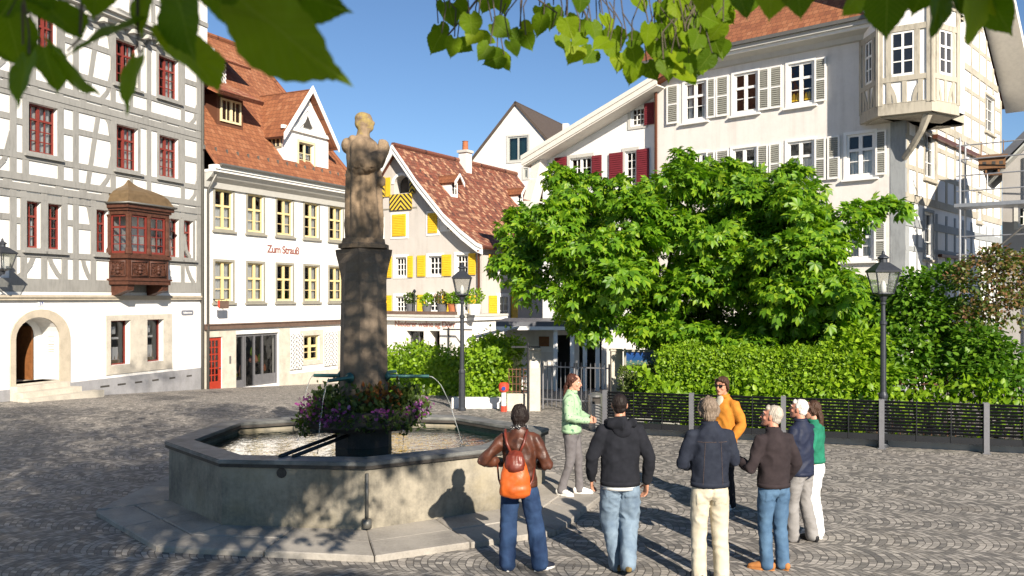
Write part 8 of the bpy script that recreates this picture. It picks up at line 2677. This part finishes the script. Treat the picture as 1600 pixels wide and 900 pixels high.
        lofted(q, [g - t * .015 * s + Vector((0, 0, .05 * s)), g - t * .02 * s + Vector((0, 0, .10 * s))], [.042 * s, .040 * s], n=12)
        S_ = fused(q, "shoe", T, .008, 2)
        q = MB(sh["sole"]); pts = []
        for j in range(20):
            a = 2 * math.pi * j / 20
            f = math.sin(a); wdt = .046 if f > 0 else .038
            c = g + t * (.06 + .145 * f) * s + sd_ * wdt * math.cos(a) * s
            pts.append((c.x, c.y, g.z + .001))
        q.prism(pts, (0, 0, .022 * s)); q.build("sole", S_)
    if glasses:
        q = MB(glasses)
        for sg in (-1, 1):
            c = [HV(sg * .010, .103, .024), HV(sg * .056, .090, .026), HV(sg * .058, .088, -.006), HV(sg * .034, .100, -.014), HV(sg * .012, .104, -.004)]
            q.prism(c, (HM.to_3x3() @ Vector((0, .004, 0))))
            q.tube([HV(sg * .056, .09, .022), HV(sg * .079, .04, .018), HV(sg * .081, -.01, .010)], .0028 * s, 5)
        q.tube([HV(-.012, .105, .018), HV(.012, .105, .018)], .003 * s, 5)
        q.build("glasses", T)
    if extra: extra(T, tilt, V, HV, s, TOP)
    return T, tilt, s

def ground_at(px, py, z=0.0):
    d = FPX * (HC - z) / (py - YH); q = at_depth(px, py, d); return q.x, d

# woman in brown leather with the orange rucksack, back to us
x, y = ground_at(812, 889)
def scarf(T, tilt, V, HV, s, TOP):
    q = MB("scarf_spots"); lofted(q, [tilt(-.06, .05, 1.51), tilt(-.075, -.02, 1.515), tilt(0, -.072, 1.52), tilt(.075, -.02, 1.515), tilt(.06, .05, 1.51), tilt(0, .08, 1.50), tilt(-.06, .05, 1.51)], .027 * s, n=10)
    fused(q, "scarf", T, .009, 2, fold_fn(2, .006, 30, 30))
JW, tilt, s_ = person("woman in a brown leather jacket and blue jeans, seen from behind with an orange rucksack", x, y, R(-4), 1.665, skin="skin_tan", hair=("bob", "hair_dark"),
    top=dict(mat="brown_leather", hem=.90, bulk=1.05, arm=1.08, fold=1.6), legs=dict(mat="blue_denim", w=1.28, hemw=1.42, fold=1.3), shoes=dict(mat="navy_shoe", sole="white_leather"),
    pose=dict(LE=(-.40, -.05, 1.16), LW=(-.19, .20, 1.10), RE=(.29, -.02, 1.12), RW=(.16, .22, 1.08), LK=(-.12, .03, .50), LA=(-.13, -.03, .085), RK=(.16, .02, .50), RA=(.22, -.02, .085), LT=(-.15, 1), RT=(.75, .7), curl=.8, palm_in=1, LD=(.5, .8, -.1), RD=(-.5, .8, -.1)), head=(R(-6), R(4)), slim=.94, extra=scarf)
def rucksack():
    T = thing("rucksack", (x, y, 0), "small orange leather rucksack with a dark red flap on a woman's back", "rucksack", rz=R(-4))
    m = MB("orange_leather"); S = s_
    off = -.035
    lofted(m, [Vector((off, -.215, .80)) , Vector((off, -.215, .86)), Vector((off, -.21, .98)), Vector((off, -.195, 1.10)), Vector((off, -.185, 1.17))], [(.150, .058), (.160, .070), (.146, .066), (.112, .055), (.08, .04)], n=18)
    fused(m, "bag", T, .011, 2, fold_fn(9, .009, 12, 9))
    m = MB("dark_red_leather"); lofted(m, [Vector((off, -.232, 1.055)), Vector((off, -.225, 1.10)), Vector((off, -.20, 1.17)), Vector((off, -.165, 1.21))], [(.092, .055), (.10, .058), (.092, .05), (.07, .03)], n=16); fused(m, "flap", T, .011, 2, fold_fn(4, .010, 26, 8))
    for sg in (-1, 1):
        m = MB("dark_red_leather")
        m.tube([(off + sg * .04, -.16, 1.20), (off + sg * .085, -.145, 1.30), (off + sg * .105, -.10, 1.385), (off + sg * .11, -.02, 1.415), (off + sg * .12, .08, 1.37)], .014, 8); m.build("strap", T, smooth=True)
        m = MB("dark_red_leather"); m.tube([(off + sg * .125, -.19, .84), (off + sg * .17, -.10, .93), (off + sg * .19, -.02, 1.06)], .010, 8); m.build("lower_strap", T, smooth=True)
rucksack()

# guide in the pale green jacket
x, y = ground_at(893, 772, .068)
person("woman with a brown ponytail in a pale green patterned jacket and slate trousers, facing right", x, y, math.atan2(-.97, -.24), 1.64, z=.068, skin="skin_fair", hair=("tail", "hair_auburn"),
    top=dict(mat="mint_print", hem=.92, bulk=1.06, arm=1.12, fold=1.3, collar_mat="mint_print"), legs=dict(mat="slate_jeans", w=1.0, hemw=.82), shoes=dict(mat="white_leather", sole="white_leather"),
    pose=dict(LE=(-.27, .0, 1.16), LW=(-.05, .26, 1.10), RE=(.27, .0, 1.16), RW=(.06, .27, 1.08), LK=(-.10, .08, .50), LA=(-.09, .10, .085), RK=(.09, .0, .50), RA=(.10, -.13, .085), LT=(-.2, 1), RT=(.35, 1), curl=.7, palm_in=1, LD=(.5, .7, .1), RD=(-.5, .7, .1)), head=(R(-4), R(6)), slim=.93)

x, y = ground_at(969, 893)
person("man in a charcoal hooded sweatshirt and pale baggy jeans walking away from us", x, y, R(3), 1.79, skin="skin_tan", hair=("cropped", "hair_dark"),
    top=dict(mat="charcoal_fleece", hem=.87, bulk=1.10, arm=1.10, fold=1.0, hood=True, shirt="white_cotton", name="sweatshirt", collar=False), legs=dict(mat="light_denim", w=1.38, hemw=1.25, fold=1.8), shoes=dict(mat="yellow_black_shoe", sole="black_shoe"),
    pose=dict(LE=(-.285, -.03, 1.13), LW=(-.27, .08, .90), RE=(.285, -.04, 1.12), RW=(.27, .03, .86), LK=(-.085, .12, .50), LA=(-.02, .05, .085), RK=(.10, .05, .50), RA=(.05, -.16, .14), LT=(-.05, 1), RT=(.1, 1), curl=.55), head=(R(-6), R(-12)))

x, y = ground_at(1109, 907)
person("man with grey brown hair in a dark denim jacket and cream trousers", x, y, R(2), 1.78, skin="skin_ruddy", hair=("wavy", "hair_grey_brown"),
    top=dict(mat="navy_denim", hem=.92, bulk=1.02, arm=1.03, yoke=True, fold=1.1), legs=dict(mat="cream_twill", w=1.12, hemw=1.12, fold=1.2), shoes=dict(mat="navy_shoe", sole="black_shoe"),
    pose=dict(LE=(-.265, .0, 1.12), LW=(-.10, .25, 1.06), RE=(.245, .02, 1.14), RW=(.12, .25, 1.08), LK=(-.10, .02, .50), LA=(-.11, -.02, .085), RK=(.10, .02, .50), RA=(.11, -.02, .085), curl=.8, palm_in=1, LD=(.6, .7, 0), RD=(-.6, .7, 0)), head=(R(-5), R(-4)), slim=1.02)

x, y = ground_at(1131, 793)
person("man in an orange corduroy jacket and sunglasses facing the group", x, y, math.atan2(.80, -.60), 1.715, skin="skin_tan", hair=("wavy", "hair_brown"),
    top=dict(mat="orange_cord", hem=.86, bulk=1.06, arm=1.12, collar_mat="orange_cord"), legs=dict(mat="dark_trouser", w=1.05), shoes=dict(mat="white_leather", sole="white_leather"),
    pose=dict(LE=(-.27, -.05, 1.14), LW=(-.20, .12, .92), RE=(.27, -.05, 1.14), RW=(.20, .12, .92), curl=.6), head=(R(10), R(2)), glasses="sunglass",
    extra=lambda T, tilt, V, HV, s, TOP: (lambda q: (lofted(q, [tilt(0, .105, 1.20), tilt(0, .112, 1.32), tilt(0, .085, 1.44), tilt(0, .06, 1.50)], [(.035 * s, .03 * s), (.05 * s, .03 * s), (.055 * s, .03 * s), (.05 * s, .03 * s)], n=12), q.build("shirt", T, smooth=True)))(MB("cream_cotton")))

x, y = ground_at(1209, 889)
def phone(T, tilt, V, HV, s, TOP): pass
person("silver haired man in a dark brown pullover, blue jeans and tan shoes", x, y, R(18), 1.655, skin="skin_ruddy", hair=("short", "hair_silver"),
    top=dict(mat="brown_knit", hem=.90, bulk=1.03, arm=1.07, fold=1.2, name="pullover"), legs=dict(mat="mid_denim", w=1.08, hemw=1.05, fold=1.2), shoes=dict(mat="tan_suede", sole="tan_suede"),
    pose=dict(LE=(-.29, -.02, 1.10), LW=(-.30, .26, 1.16), RE=(.26, -.03, 1.13), RW=(.22, .10, .93), LK=(-.09, .03, .50), LA=(-.09, .0, .085), RK=(.09, .02, .50), RA=(.09, -.03, .085), LT=(-.75, .65), RT=(-.2, 1), curl=.9, LD=(-.45, .75, .4)), head=(R(42), R(-10)))

x, y = ground_at(1252, 846)
def badge(T, tilt, V, HV, s, TOP):
    q = MB("sign_pale_red"); c = Vector((-.262, -.02, 1.31)) * s
    q.prism([c + Vector((0, .022 * math.cos(a), .022 * math.sin(a))) for a in np.linspace(0, 2 * math.pi, 12, endpoint=False)], (-.004, 0, 0)); q.build("badge", TOP)
person("white haired man in a navy jacket and grey trousers listening in profile", x, y, R(40), 1.60, skin="skin_ruddy", hair=("short", "hair_white"),
    top=dict(mat="navy_shell", hem=.84, bulk=1.02, arm=1.04, fold=1.3), legs=dict(mat="grey_twill", w=1.12, hemw=1.10, fold=1.2), shoes=dict(mat="black_shoe", sole="black_shoe"),
    pose=dict(LE=(-.27, .02, 1.12), LW=(-.10, .24, 1.02), RE=(.27, .02, 1.12), RW=(.10, .25, 1.0), LK=(-.10, .06, .50), LA=(-.10, .06, .085), RK=(.11, .02, .50), RA=(.12, -.08, .085), LT=(-.3, 1), RT=(.2, 1), curl=.8, palm_in=1, LD=(.6, .7, 0), RD=(-.6, .7, 0)), head=(R(16), R(-6)), extra=badge)

x, y = ground_at(1273, 838)
person("woman with long brown wavy hair, green top and white trousers, half hidden", x, y, R(64), 1.56, skin="skin_fair", hair=("long", "hair_brown"),
    top=dict(mat="green_cotton", hem=.98, bulk=.96, arm=.95, name="top"), legs=dict(mat="white_cotton", w=1.18, hemw=1.25), shoes=dict(mat="white_leather", sole="white_leather"),
    pose=dict(LE=(-.24, .02, 1.14), LW=(-.12, .22, 1.04), RE=(.24, .02, 1.14), RW=(.12, .22, 1.04), curl=.7, palm_in=1, LD=(.5, .7, 0), RD=(-.5, .7, 0)), head=(R(5), R(0)), slim=.92)
